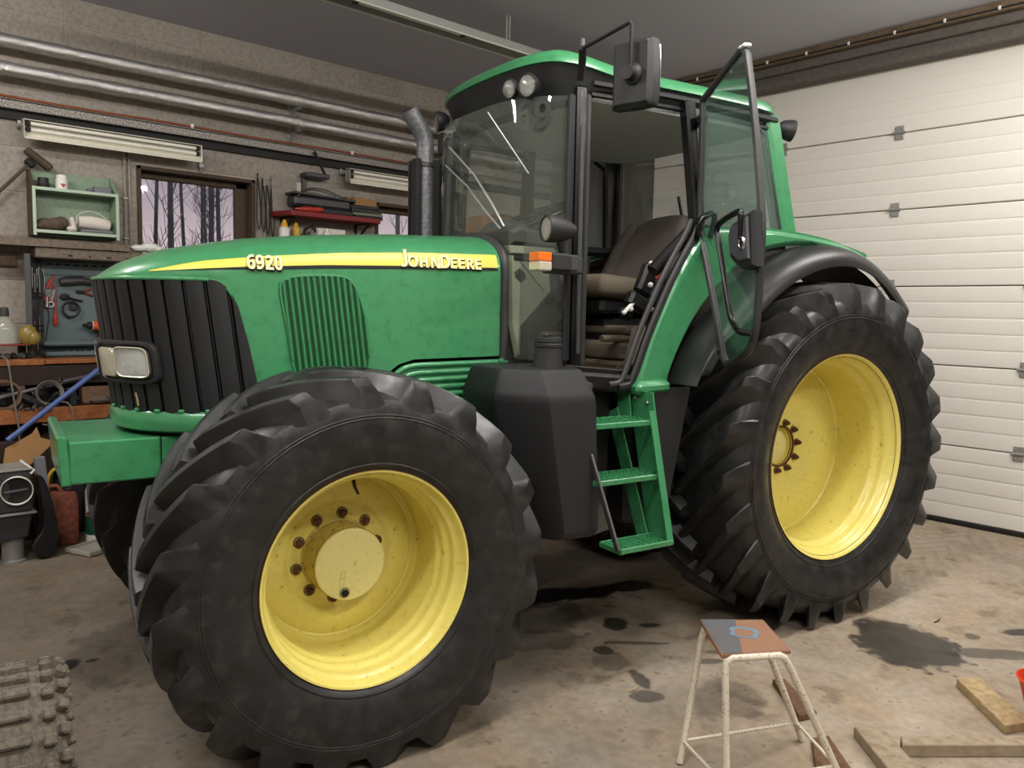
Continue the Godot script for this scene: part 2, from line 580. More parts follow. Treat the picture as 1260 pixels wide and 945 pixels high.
	mat("tube_lit", Color(1.0, 0.98, 0.94), 0.3, 0.0, {"glow": 6.0})
	mat("mint_paint", Color(0.52, 0.6, 0.51), 0.6, 0.0, {"tex": dirt, "scale": 3.0})
	mat("mint_edge", Color(0.7, 0.77, 0.69), 0.6)
	mat("cabinet_blue", Color(0.36, 0.42, 0.43), 0.55, 0.0, {"tex": speck, "scale": 3.0})
	mat("cabinet_grey", Color(0.3, 0.3, 0.3), 0.5, 0.3)
	mat("red_paint", Color(0.5, 0.13, 0.12), 0.6, 0.0, {"tex": speck, "scale": 4.0})
	mat("red_handle", Color(0.7, 0.2, 0.15), 0.5)
	mat("white_plastic", Color(0.9, 0.9, 0.88), 0.5)
	mat("white_cloth", Color(0.86, 0.83, 0.79), 0.9)
	mat("brown_rag", Color(0.36, 0.3, 0.26), 0.95, 0.0, {"tex": speck, "scale": 9.0})
	mat("grey_plastic", Color(0.45, 0.46, 0.48), 0.6)
	mat("dark_iron", Color(0.13, 0.12, 0.115), 0.65, 0.3, {"tex": speck, "scale": 6.0})
	mat("cable_grey", Color(0.42, 0.4, 0.36), 0.6)
	mat("blue_paint", Color(0.3, 0.38, 0.6), 0.45, 0.0, {"tex": speck, "scale": 4.0})
	mat("jerry_red", Color(0.54, 0.3, 0.22), 0.75, 0.0, {"tex": noise_tex(81, 0.03, [[0.0, Color(0.7, 0.66, 0.6)], [0.45, Color(0.86, 0.82, 0.78)], [0.7, Color.WHITE], [1.0, Color.WHITE]], 5), "scale": 1.2})
	mat("yellow_hose", Color(0.78, 0.62, 0.2), 0.5)
	mat("bag_yellow", Color(0.52, 0.45, 0.2), 0.35, 0.0, {"tex": dirt, "scale": 8.0})
	mat("yellow_plastic", Color(0.83, 0.62, 0.12), 0.5)
	mat("tin_green", Color(0.07, 0.3, 0.21), 0.4)
	mat("cardboard", Color(0.62, 0.47, 0.3), 0.9, 0.0, {"tex": speck, "scale": 3.0})
	mat("orange_plastic", Color(0.82, 0.25, 0.1), 0.45)
	mat("clear_tray", Color(0.66, 0.65, 0.6), 0.3)
	glass("clear_plastic", Color(0.75, 0.78, 0.72), 0.35)
	mat("seat_blue", Color(0.4, 0.52, 0.6), 0.7, 0.0, {"tex": speck, "scale": 8.0})
	mat("stool_white", Color(0.88, 0.85, 0.78), 0.55, 0.0, {"tex": chips2, "scale": 3.5})
	mat("seat_rust", Color(0.56, 0.41, 0.31), 0.75, 0.0, {"tex": speck, "scale": 6.0})
	mat("seat_grey", Color(0.36, 0.36, 0.37), 0.7, 0.0, {"tex": speck, "scale": 6.0})
	mat("old_tyre", Color(0.42, 0.39, 0.34), 0.9, 0.0, {"tex": rubr, "scale": 5.0, "bump": fine, "depth": 0.2})
	mat("bark", Color(0.33, 0.33, 0.345), 0.95)
	mat("snow_ground", Color(0.3, 0.29, 0.29), 0.95)
	mat("orange_label", Color(0.8, 0.3, 0.12), 0.5)
	mat("stain_wet", Color(0.07, 0.06, 0.05), 0.3)

# concrete: the albedo is painted once for the whole floor (stains, wear, tyre marks, light falloff to the left), the grain comes from a fine bump
func floor_material() -> StandardMaterial3D:
	var W := 1200
	var H := 1400
	var x0 := -4.0
	var z0 := -3.5
	var sx := 9.2 / W
	var sz := 10.6 / H
	var nz := []
	for e in [[101, 0.006, 5], [102, 0.03, 5], [103, 0.12, 3], [104, 0.015, 4]]:
		var n := FastNoiseLite.new()
		n.seed = e[0]
		n.noise_type = FastNoiseLite.TYPE_SIMPLEX_SMOOTH
		n.frequency = e[1]
		n.fractal_octaves = e[2]
		var im := n.get_image(W, H, false, false, false)
		im.convert(Image.FORMAT_L8)
		nz.append(im.get_data())
	var A: PackedByteArray = nz[0]
	var B: PackedByteArray = nz[1]
	var C: PackedByteArray = nz[2]
	var D: PackedByteArray = nz[3]
	var out := PackedByteArray()
	out.resize(W * H * 3)
	var rgh := PackedByteArray()
	rgh.resize(W * H)
	# stains and broad darker areas: centre x, z, radii, turn, strength, wetness
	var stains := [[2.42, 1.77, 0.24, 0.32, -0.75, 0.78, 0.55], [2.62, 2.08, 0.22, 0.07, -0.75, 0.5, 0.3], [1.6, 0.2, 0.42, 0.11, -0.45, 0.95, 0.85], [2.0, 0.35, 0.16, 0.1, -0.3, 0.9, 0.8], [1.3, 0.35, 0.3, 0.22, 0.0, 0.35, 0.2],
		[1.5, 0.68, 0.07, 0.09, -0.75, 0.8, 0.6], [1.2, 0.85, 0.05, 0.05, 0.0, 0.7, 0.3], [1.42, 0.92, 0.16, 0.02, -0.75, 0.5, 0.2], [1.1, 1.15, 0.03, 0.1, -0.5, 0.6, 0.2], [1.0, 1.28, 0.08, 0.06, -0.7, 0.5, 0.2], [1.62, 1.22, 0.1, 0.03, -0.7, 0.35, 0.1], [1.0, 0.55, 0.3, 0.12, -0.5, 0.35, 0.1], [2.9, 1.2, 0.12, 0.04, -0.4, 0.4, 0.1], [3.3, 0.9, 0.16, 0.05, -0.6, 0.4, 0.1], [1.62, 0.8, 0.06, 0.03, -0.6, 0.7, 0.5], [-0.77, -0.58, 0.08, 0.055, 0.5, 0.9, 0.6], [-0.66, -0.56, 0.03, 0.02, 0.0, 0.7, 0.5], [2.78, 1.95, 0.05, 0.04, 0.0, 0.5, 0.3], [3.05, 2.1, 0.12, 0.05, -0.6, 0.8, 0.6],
		[1.12, 0.95, 0.12, 0.1, 0.2, 0.3, 0.1], [0.2, 0.2, 0.8, 0.5, 0.0, 0.25, 0.0], [-0.3, -0.6, 0.6, 0.4, 0.3, 0.3, 0.0], [1.5, 1.25, 0.07, 0.03, -0.6, 0.5, 0.2], [1.25, 1.5, 0.2, 0.16, 0.2, 0.3, 0.1], [2.0, 0.0, 1.2, 0.5, -0.2, 0.35, 0.1], [0.9, 0.5, 1.0, 0.5, -0.5, 0.22, 0.0], [1.9, 1.3, 0.06, 0.03, 0.3, 0.4, 0.1]]  # the broad weak entries darken the floor under the tractor
	for j in H:
		var z := z0 + (j + 0.5) * sz
		var near := []
		for s in stains:
			var rr: float = maxf(s[2], s[3]) * 1.5
			if absf(z - s[1]) < rr: near.append(s)
		for i in W:
			var x := x0 + (i + 0.5) * sx
			var k := j * W + i
			var a := A[k] / 255.0
			var b := B[k] / 255.0
			var c := C[k] / 255.0
			var d := D[k] / 255.0
			var t := 0.93 + (a - 0.5) * 0.26 + (b - 0.5) * 0.2 + (c - 0.5) * 0.18
			var warm := clampf(0.5 + (d - 0.5) * 1.6, 0.0, 1.0)
			# dark blotches and grime
			var g := clampf((b - 0.56) * 7.0, 0.0, 1.0) * clampf((d - 0.48) * 5.0, 0.0, 1.0)
			t -= 0.2 * g
			if c > 0.72 and b > 0.5: t -= 0.24 * clampf((c - 0.72) * 20.0, 0.0, 1.0)
			t *= lerpf(0.68, 1.0, smoothstep(-1.6, 1.7, x)) * lerpf(1.0, 1.06, smoothstep(2.0, 4.0, x))  # room light falloff painted in along with dirt: darker left, lighter by the door
			var wet := 0.0
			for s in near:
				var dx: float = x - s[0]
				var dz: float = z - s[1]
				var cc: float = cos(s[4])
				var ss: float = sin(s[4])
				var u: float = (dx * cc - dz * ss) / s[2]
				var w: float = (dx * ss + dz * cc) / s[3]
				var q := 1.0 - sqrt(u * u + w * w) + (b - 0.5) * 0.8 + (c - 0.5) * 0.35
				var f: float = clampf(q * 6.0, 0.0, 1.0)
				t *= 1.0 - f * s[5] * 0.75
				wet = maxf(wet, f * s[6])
			# tyre prints by the door
			if x > 3.2 and x < 4.9 and z > -0.4 and z < 1.5:
				var band := sin((x * 0.8 + absf(fmod(z + 10.0, 0.5) - 0.25) * 1.6) * 36.0)
				if band > 0.45: t -= 0.12 * clampf(b * 2.0 - 0.5, 0.0, 1.0)
			t = clampf(t, 0.06, 1.1)
			out[k * 3] = int(clampf(t * lerpf(170.0, 169.0, warm), 0.0, 255.0))
			out[k * 3 + 1] = int(clampf(t * lerpf(158.0, 150.0, warm), 0.0, 255.0))
			out[k * 3 + 2] = int(clampf(t * lerpf(142.0, 125.0, warm), 0.0, 255.0))
			rgh[k] = int(255.0 * clampf(0.78 - (a - 0.5) * 0.3 - wet * 0.6, 0.12, 1.0))
	var m := StandardMaterial3D.new()
	m.resource_name = "concrete_floor"
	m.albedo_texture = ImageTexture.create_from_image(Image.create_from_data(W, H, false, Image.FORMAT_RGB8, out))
	m.roughness_texture = ImageTexture.create_from_image(Image.create_from_data(W, H, false, Image.FORMAT_L8, rgh))
	m.roughness_texture_channel = BaseMaterial3D.TEXTURE_CHANNEL_RED
	m.roughness = 1.0
	var rel := FastNoiseLite.new()
	rel.seed = 120
	rel.frequency = 0.05
	rel.fractal_octaves = 5
	m.heightmap_enabled = true
	var hi := rel.get_image(1024, 1024, false, false, true)
	m.heightmap_texture = ImageTexture.create_from_image(hi)
	m.heightmap_scale = 0.6
	return m

const WZ := -3.5
const CEIL := 3.84
const DOORX := 5.11

# twin-tube ceiling fitting, lit
func lamp(at: Vector3, label: String, power: float) -> void:
	var t := thing("ceiling_light", label, "lamp", at, 0.0, "lit twin tube ceiling lights")
	part(t, "housing", mb().box(V3(0, 0.07, 0), V3(1.56, 0.07, 0.10), 0.012), M.white_enamel)
	for x in [-0.6, 0.6]: part(t, "bracket", mb().box(V3(x, 0.14, 0), V3(0.04, 0.08, 0.05)), M.white_enamel)
	for s in [-1, 1]:
		part(t, "tube", mb().tube([V3(-0.74, 0.01, s * 0.06), V3(0.74, 0.01, s * 0.06)], 0.014, 10), M.tube_lit)
		for e in [-1, 1]: part(t, "tube_holder", mb().box(V3(e * 0.755, 0.022, s * 0.06), V3(0.03, 0.06, 0.035), 0.005), M.white_enamel)
	# the tubes shine down and out to both sides
	for e in [[-90.0, 0.0, -0.012, 0.0, 0.17, 0.46], [0.0, 0.0, 0.01, 0.082, 0.045, 0.27], [0.0, 180.0, 0.01, -0.082, 0.045, 0.27]]:
		var a := AreaLight3D.new()
		a.name = "tube_light"
		a.area_size = Vector2(1.5, e[4])
		a.light_color = Color(1.0, 0.98, 0.955)
		a.light_energy = 8.0 * power * e[5]
		a.area_range = 16.0
		a.area_attenuation = 2.0
		a.shadow_enabled = true
		a.rotation_degrees = V3(e[0], e[1] + (180.0 if e[0] == 0.0 else 0.0), 0)
		a.position = V3(0, e[2], e[3])
		t.add_child(a, true)

# one wall of concrete blocks: a mortar core with every block a piece of its own; r = openings
func block_wall(called: String, origin: Vector3, along: Vector3, inward: Vector3, length: float, height: float, openings: Array, bl := 0.5, bh := 0.317, y0 := 0.17, off := 0.02) -> void:
	var bas := Basis(along, Vector3.UP, inward)
	var core := mb()
	var xs := [0.0, length]
	var ys := [0.0, height]
	for o in openings:
		xs.append(o.position.x); xs.append(o.end.x); ys.append(o.position.y); ys.append(o.end.y)
	xs.sort(); ys.sort()
	for i in xs.size() - 1:
		for j in ys.size() - 1:
			if xs[i + 1] - xs[i] < 1e-4 or ys[j + 1] - ys[j] < 1e-4: continue
			var c := V2((xs[i] + xs[i + 1]) * 0.5, (ys[j] + ys[j + 1]) * 0.5)
			var hole := false
			for o in openings:
				if o.has_point(c): hole = true
			if not hole:
				core.box(origin + bas * V3(c.x, c.y, -0.103), V3(xs[i + 1] - xs[i], ys[j + 1] - ys[j], 0.2), 0.0, bas)
	var w := struct(called, core, M.mortar)
	var names := [M.block, M.block_dark, M.block_light]
	var shapes := {}
	var row := 0
	var y := y0 - bh
	while y < height:
		var x := off - bl
		while x < length:
			var rects := [Rect2(x, y, bl, bh).intersection(Rect2(0, 0, length, height))]
			for o in openings:
				var nx := []
				for q in rects:
					if not q.intersects(o):
						nx.append(q)
						continue
					var il: float = maxf(q.position.x, o.position.x)
					var ir: float = minf(q.end.x, o.end.x)
					if o.position.x > q.position.x: nx.append(Rect2(q.position.x, q.position.y, o.position.x - q.position.x, q.size.y))
					if o.end.x < q.end.x: nx.append(Rect2(o.end.x, q.position.y, q.end.x - o.end.x, q.size.y))
					if o.position.y > q.position.y: nx.append(Rect2(il, q.position.y, ir - il, o.position.y - q.position.y))
					if o.end.y < q.end.y: nx.append(Rect2(il, o.end.y, ir - il, q.end.y - o.end.y))
				rects = nx
			for q in rects:
				if q.size.x < 0.04 or q.size.y < 0.04: continue
				var pick := rng.randi() % 3
				var key := "%d_%d_%d" % [int(q.size.x * 100), int(q.size.y * 100), pick]
				if not shapes.has(key):
					var m := mb().box(Vector3.ZERO, V3(q.size.x - 0.009, q.size.y - 0.010, 0.03), 0.003)
					shapes[key] = m.mesh(20)
					shapes[key].surface_set_material(0, names[pick])
				var c: Vector2 = q.get_center()
				inst(w, "block", shapes[key], Transform3D(bas * rotz(rng.randf_range(-0.15, 0.15)), origin + bas * V3(c.x, c.y, -0.0125 + rng.randf_range(-0.001, 0.001))))
			x += bl
		y += bh
		row += 1

func room() -> void:
	# floor slab with one UV sheet
	var am := ArrayMesh.new()
	var st := SurfaceTool.new()
	st.begin(Mesh.PRIMITIVE_TRIANGLES)
	var x0 := -4.0
	var x1 := 5.2
	var z0 := -3.5
	var z1 := 7.1
	var cs := [V3(x0, 0, z0), V3(x1, 0, z0), V3(x1, 0, z1), V3(x0, 0, z1)]
	for k in [0, 1, 2, 0, 2, 3]:
		var p: Vector3 = cs[k]
		st.set_normal(Vector3.UP)
		st.set_uv(V2((p.x - x0) / 9.2, (p.z - z0) / 10.6))
		st.add_vertex(p)
	st.commit(am)
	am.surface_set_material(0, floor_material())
	var slab := mb().span(V3(x0, -0.2, z0), V3(x1, -0.001, z1)).mesh()
	am.add_surface_from_arrays(Mesh.PRIMITIVE_TRIANGLES, slab.surface_get_arrays(0))
	am.surface_set_material(1, M.mortar)
	var fl := MeshInstance3D.new()
	fl.name = "floor"
	fl.mesh = am
	fl.set_meta("kind", "structure")
	add_child(fl)
	struct("ceiling", mb().span(V3(-4.2, CEIL, -3.72), V3(5.4, CEIL + 0.2, 7.3)), M.plaster)
	# block wall with two windows; local x runs from x = -4
	block_wall("wall_back", V3(-4, 0, WZ), Vector3.RIGHT, Vector3.BACK, 9.11, CEIL, [Rect2(4.5, 1.86, 0.97, 0.83), Rect2(6.7, 1.92, 1.0, 0.71)])
	struct("wall_left", mb().span(V3(-4.2, 0, -3.7), V3(-4, CEIL, 7.1)), M.block)
	struct("wall_front", mb().span(V3(-4.2, 0, 7.1), V3(5.3, CEIL, 7.3)), M.block)
	# end wall round the roll-up door
	var o := V3(DOORX + 0.02, 0, WZ)
	struct("wall_right", mb().span(V3(5.13, 0, -3.7), V3(5.33, CEIL, -2.0)).span(V3(5.13, 0, 2.4), V3(5.33, CEIL, 7.3)).span(V3(5.13, 3.7, -2.0), V3(5.33, CEIL, 2.4)), M.header_grey)
	window("window_1", 0.5, 1.86, 0.97, 0.83)
	window("window_2", 2.7, 1.92, 1.0, 0.71)
	# roll-up sectional door: six sections, each with shallow ribs, joined by hinges
	var d := struct("door_1", mb().span(V3(5.17, 0.0, -2.0), V3(5.2, 3.72, 2.4)), M.door_seam)
	var ys := [0.035, 0.62, 1.245, 1.862, 2.48, 3.09, 3.72]
	for i in 6:
		var a: float = ys[i] + 0.004
		var b: float = ys[i + 1] - 0.004
		var prof := [V2(0.05, a), V2(0.008, a), V2(0.0, a + 0.008)]
		for k in range(1, 5):
			var yy := lerpf(a, b, k / 5.0)
			prof += [V2(0.0, yy - 0.012), V2(0.006, yy - 0.004), V2(0.006, yy + 0.004), V2(0.0, yy + 0.012)]
		prof += [V2(0.0, b - 0.008), V2(0.008, b), V2(0.05, b)]
		part(d, "door_section", mb().prism(prof, 4.4, xf(V3(DOORX, 0, -2.0))), M.door_white, 50)
	part(d, "bottom_seal", mb().span(V3(5.1, 0.0, -2.0), V3(5.16, 0.04, 2.4), 0.008), M.rubber)
	var hinge := mb()
	hinge.box(V3(0, 0.03, 0), V3(0.012, 0.05, 0.07), 0.003).box(V3(0, -0.032, 0), V3(0.012, 0.045, 0.07), 0.003)
	hinge.tube([V3(-0.008, 0, -0.05), V3(-0.008, 0, 0.05)], 0.011, 8)
	for y in [-0.035, 0.035]:
		for z in [-0.022, 0.022]: hinge.ball(V3(-0.008, y, z), V3(0.006, 0.007, 0.007), 6)
	var hm := hinge.mesh()
	hm.surface_set_material(0, M.galvanised)
	for i in range(1, 6):
		for z in [-1.56, -0.545, 0.462, 1.47]: inst(d, "hinge", hm, xf(V3(DOORX - 0.007, ys[i], z)))
	# header over the door, with the wooden strip and the cable clipped to it
	struct("trim_1", mb().span(V3(4.88, 3.70, -3.5), V3(5.13, 3.77, 7.1), 0.01).span(V3(4.95, 3.6, -2.2), V3(5.09, 3.71, 2.6), 0.01), M.header_grey)
	struct("trim_2", mb().span(V3(4.82, 3.77, -3.5), V3(4.97, CEIL, 7.1), 0.006), M.old_wood)
	var cb := thing("clipped_cable", "thin dark cable with white clips along the wooden strip above the roll-up door", "cable", V3(4.81, 3.79, -0.9))
	part(cb, "cable", mb().tube([V3(0, 0, -2.4), V3(0, 0.004, -0.5), V3(0, -0.003, 0.6), V3(0, 0, 3.2)], 0.006, 6), M.rubber)
	var cm := mb().box(Vector3.ZERO, V3(0.02, 0.028, 0.02), 0.005).mesh()
	cm.surface_set_material(0, M.white_plastic)
	for k in 14: inst(cb, "clip", cm, xf(V3(0, 0.002, -2.2 + k * 0.36)))
	part(cb, "junction_plate", mb().box(V3(0.004, 0.012, 1.0), V3(0.01, 0.04, 0.12), 0.003), M.header_grey)

func window(called: String, x: float, y: float, w: float, h: float) -> void:
	var z := WZ
	var fr := mb()
	var t := 0.07
	# reveal lining and sash
	for s in [[V3(x, y, z - 0.22), V3(x + 0.03, y + h, z + 0.02)], [V3(x + w - 0.03, y, z - 0.22), V3(x + w, y + h, z + 0.02)], [V3(x, y + h - 0.03, z - 0.22), V3(x + w, y + h, z + 0.02)], [V3(x, y, z - 0.22), V3(x + w, y + 0.03, z + 0.05)]]:
		fr.span(s[0], s[1], 0.004)
	var root := struct(called, fr, M.frame_wood)
	var sash := mb()
	for s in [[V3(x + 0.03, y + 0.03, 0), V3(x + 0.03 + 0.03, y + h - 0.03, 0)], [V3(x + w - 0.13, y + 0.03, 0), V3(x + w - 0.03, y + h - 0.03, 0)], [V3(x + 0.03, y + h - 0.08, 0), V3(x + w - 0.03, y + h - 0.03, 0)], [V3(x + 0.03, y + 0.03, 0), V3(x + w - 0.03, y + 0.09, 0)]]:
		sash.span(s[0] + V3(0, 0, z - 0.15), s[1] + V3(0, 0, z - 0.09), 0.006)
	part(root, "sash", sash, M.frame_wood)
	part(root, "pane", mb().span(V3(x + 0.05, y + 0.08, z - 0.122), V3(x + w - 0.12, y + h - 0.07, z - 0.118)), M.window_glass)

func outside() -> void:
	struct("ground", mb().span(V3(-40, -0.4, -90), V3(70, -0.1, -3.9)), M.snow_ground)
	var spots := [[4.505, -15.0, 0.055, "thin bare trunk nearest the left edge of the first window"], [5.833, -18.0, 0.1, "thick dark bare trunk, second from the window's left edge"], [5.118, -13.2, 0.06, "third bare trunk in the first window, straight and thick"], [7.074, -20.5, 0.07, "fourth bare trunk, alone mid window"], [6.255, -16.4, 0.05, "slender bare trunk right of the window middle"], [7.3, -18.9, 0.1, "tall dark bare trunk right of the slender one"], [8.404, -22.5, 0.06, "thin far bare birch behind the tall dark trunk"], [6.8, -14.6, 0.045, "thinnest bare birch near the right edge of the first window"], [9.511, -25.0, 0.07, "far bare tree at the right edge of the first window"], [15.531, -22.0, 0.12, "bare tree seen through the second window"]]
	for s in spots:
		var r := RandomNumberGenerator.new()
		r.seed = int(s[0] * 100)
		var t := thing("bare_tree", s[3] + " against the dusk sky", "tree", V3(s[0], -0.1, s[1]), 0.0, "bare trees outside the windows")
		var tall := r.randf_range(9.0, 11.0)
		var path := []
		for k in 7: path.append(V3(r.randf_range(-0.05, 0.05), tall * k / 6.0, 0))
		var rad := []
		for k in 7: rad.append(s[2] * (1.0 - 0.11 * k))
		part(t, "trunk", mb().tube(path, rad, 8), M.bark)
		var br := mb()
		for k in 13:
			var f := r.randf_range(0.15, 0.75)
			var p0 := V3(path[int(f * 6)].x, tall * f, 0)
			var sd := -1.0 if r.randf() < 0.5 else 1.0
			var ln := r.randf_range(0.5, 1.1)
			var p1 := p0 + V3(sd * ln * 0.38, ln * r.randf_range(0.5, 0.9), r.randf_range(-0.4, 0.4))
			var p2 := p1 + V3(sd * ln * 0.16, ln * r.randf_range(0.5, 0.9), r.randf_range(-0.3, 0.3))
			br.tube([p0, p1, p2], [s[2] * 0.13, s[2] * 0.08, 0.005], 5)
			for q in 3:
				var b0 := p0.lerp(p1, r.randf_range(0.4, 1.0))
				br.tube([b0, b0 + V3(r.randf_range(-0.6, 0.6), r.randf_range(0.2, 0.8), r.randf_range(-0.3, 0.3))], [s[2] * 0.1, 0.006], 4)
		part(t, "branches", br, M.bark)
	for s in [[3.25, -11.0, 1.8], [4.2, -12.2, 2.0], [6.07, -15.0, 2.1]]:
		var r := RandomNumberGenerator.new()
		r.seed = int(s[0] * 77)
		var b := mb()
		for k in 60:
			var a := r.randf() * TAU
			var h: float = s[2] * r.randf_range(0.8, 1.6)
			var p0 := V3(r.randf_range(-0.3, 0.3), 0, r.randf_range(-0.3, 0.3))
			var p1 := p0 + V3(cos(a) * h * 0.15, h * 0.6, sin(a) * h * 0.14)
			b.tube([p0, p1, p1 + V3(cos(a) * h * 0.1, h * 0.4, 0)], [0.013, 0.009, 0.004], 4)
			for q in 4:
				var b0 := p0.lerp(p1, r.randf_range(0.6, 1.0))
				b.tube([b0, b0 + V3(r.randf_range(-0.25, 0.25), r.randf_range(0.1, 0.4), 0)], [0.006, 0.003], 3)
		solo("bare_bush", {3.25: "low twiggy bush at the left of the first window", 4.2: "dense twiggy bush in the middle of the first window", 6.07: "twiggy bush at the right of the first window"}[s[0]], "bush", b, M.bark, V3(s[0], -0.1, s[1]), 35, "twiggy bushes outside the window")

# ---------- tractor: own axes x to the rear, z to the near side, front axle over the origin ----------
const HX0 := -0.28
const HXN := -0.735
const HW := 0.41
const CREST := [Vector2(-0.735, 1.70), Vector2(-0.70, 1.728), Vector2(-0.65, 1.762), Vector2(-0.58, 1.792), Vector2(-0.51, 1.818), Vector2(-0.35, 1.852), Vector2(-0.2, 1.88), Vector2(0.06, 1.912), Vector2(0.43, 1.94), Vector2(0.9, 1.958)]
const SHOULDER := [Vector2(-0.735, 1.695), Vector2(-0.58, 1.70), Vector2(-0.27, 1.732), Vector2(0.05, 1.752), Vector2(0.9, 1.775)]

# point on the hood outline seen from above; u 0 at the rear edge, 1 at the nose tip
func hood_plan(u: float) -> Vector2:
	if u < 0.5: return V2(lerpf(0.86, HX0, u * 2.0), HW)
	var th = (u - 0.5) * PI
	return V2(HX0 - (HX0 - HXN) * pow(sin(th), 2.0 / 2.2), HW * pow(maxf(cos(th), 0.0), 2.0 / 2.2))
func hood_z(x: float, y: float) -> float:
	var w = HW
	if x < HX0: w = HW * pow(maxf(0.0, 1.0 - pow((HX0 - x) / (HX0 - HXN), 2.2)), 1.0 / 2.2)
	var ys = lerpt(SHOULDER, x)
	var yt = lerpt(CREST, x)
	if y <= ys: return w
	var q = clampf((y - ys) / maxf(yt - ys, 1e-4), 0.0, 1.0)
	return w * pow(maxf(1.0 - pow(q, 2.5), 0.0), 1.0 / 2.5)
# grille surface: e = outward offset, y in 1.1..1.7, u along the plan (0.5..1 near side, mirrored beyond)
func grille_pt(u: float, y: float, e := 0.0) -> Vector3:
	var m = u > 1.0
	var a = hood_plan(2.0 - u if m else u)
	var b = hood_plan(clampf((2.0 - u if m else u) + 0.01, 0, 1))
	var c = hood_plan(clampf((2.0 - u if m else u) - 0.01, 0, 1))
	var t = (b - c).normalized()
	var n = V2(t.y, -t.x)
	if n.y < -0.001 or (absf(n.y) <= 0.001 and n.x > 0): n = -n
	a += n * e
	return V3(a.x + 0.125 * (1.70 - y), y, -a.y if m else a.y)

func tyre_shape(R: float, rc: float, zc: float, prof: Array, hw: float, nl: int, dirn: float, sweep: float, lugk: float, crown: float) -> MB:
	var m = mb()
	var full = []
	for p in prof: full.append(V2(p.x, zc + p.y))
	for i in range(prof.size() - 2, -1, -1): full.append(V2(prof[i].x, zc - prof[i].y))
	m.lathe(full, 96)
	var rev = []
	for i in range(prof.size() - 1, -1, -1): rev.append(V2(prof[i].y, prof[i].x))
	for sgn in [1.0, -1.0]:
		for k in nl:
			var p0: float = TAU * (k + (0.5 if sgn > 0 else 0.0)) / nl
			var rings = []
			var st = [-0.05, 0.12, 0.3, 0.48, 0.66, 0.82, 0.93, 1.0, 1.06]
			for s in st:
				var f: float = clampf(s, 0.0, 1.0)
				var ph: float = p0 - dirn * sweep * (s * 0.8 + 0.2 * s * s)
				var rt: float = R - crown * f * f
				var rb: float = lerpt(rev, absf(s) * hw) - 0.012
				var wt: float = lerpf(0.021, 0.029, f) * lugk
				var wb: float = lerpf(0.038, 0.070, f) * lugk
				if s < 0: rt -= 0.004
				if s > 1.0: rt = R - crown - 0.035
				var z: float = zc + sgn * hw * s
				var ring = PackedVector3Array()
				for q in [[-wb, rb], [-wt, rt - 0.004], [-wt * 0.8, rt], [wt * 0.8, rt], [wt, rt - 0.006], [wb * 1.05, rb]]:
					var a: float = ph + q[0] / R * dirn
					ring.append(V3(cos(a) * q[1], sin(a) * q[1], z))
				rings.append(ring)
			# the lug runs out down the sidewall
			var ring = PackedVector3Array()
			var ph: float = p0 - dirn * sweep * 1.12
			for q in [[-0.05, -0.165], [-0.04, -0.15], [-0.03, -0.145], [0.03, -0.145], [0.04, -0.15], [0.05, -0.165]]:
				var a: float = ph + q[0] * lugk / R * dirn
				ring.append(V3(cos(a) * (R + q[1]), sin(a) * (R + q[1]), zc + sgn * hw * 1.09))
			rings.append(ring)
			m.loft(rings, true, true, true)
	for i in m.v.size():
		if m.v[i].y < -rc:
			m.v[i].y = -rc
	return m

func ring_bead(m: MB, r: float, z: float, t: float, n := 72) -> void:
	var pf = []
	for k in 7:
		var a = PI * k / 6.0
		pf.append(V2(r - cos(a) * t, z + sin(a) * t * 0.7))
	m.lathe(pf, n)

func nut_shape(r: float, h: float) -> MB:
	var m = mb()
	m.lathe([V2(0.0, 0), V2(r * 1.35, 0), V2(r * 1.35, h * 0.2), V2(r * 1.2, h * 0.25), V2(r * 1.2, h * 0.3)], 12)
	var rg = []
	for e in [[1.0, h * 0.25], [1.0, h * 0.85], [0.85, h], [0.0, h]]:
		var ring = PackedVector3Array()
		for k in 6: ring.append(V3(cos(k * PI / 3) * r * e[0], sin(k * PI / 3) * r * e[0], e[1]))
		rg.append(ring)
	m.loft(rg, true, false, false)
	m.lathe([V2(r * 0.55, h * 0.9), V2(r * 0.55, h * 1.35), V2(0, h * 1.4)], 10)
	return m

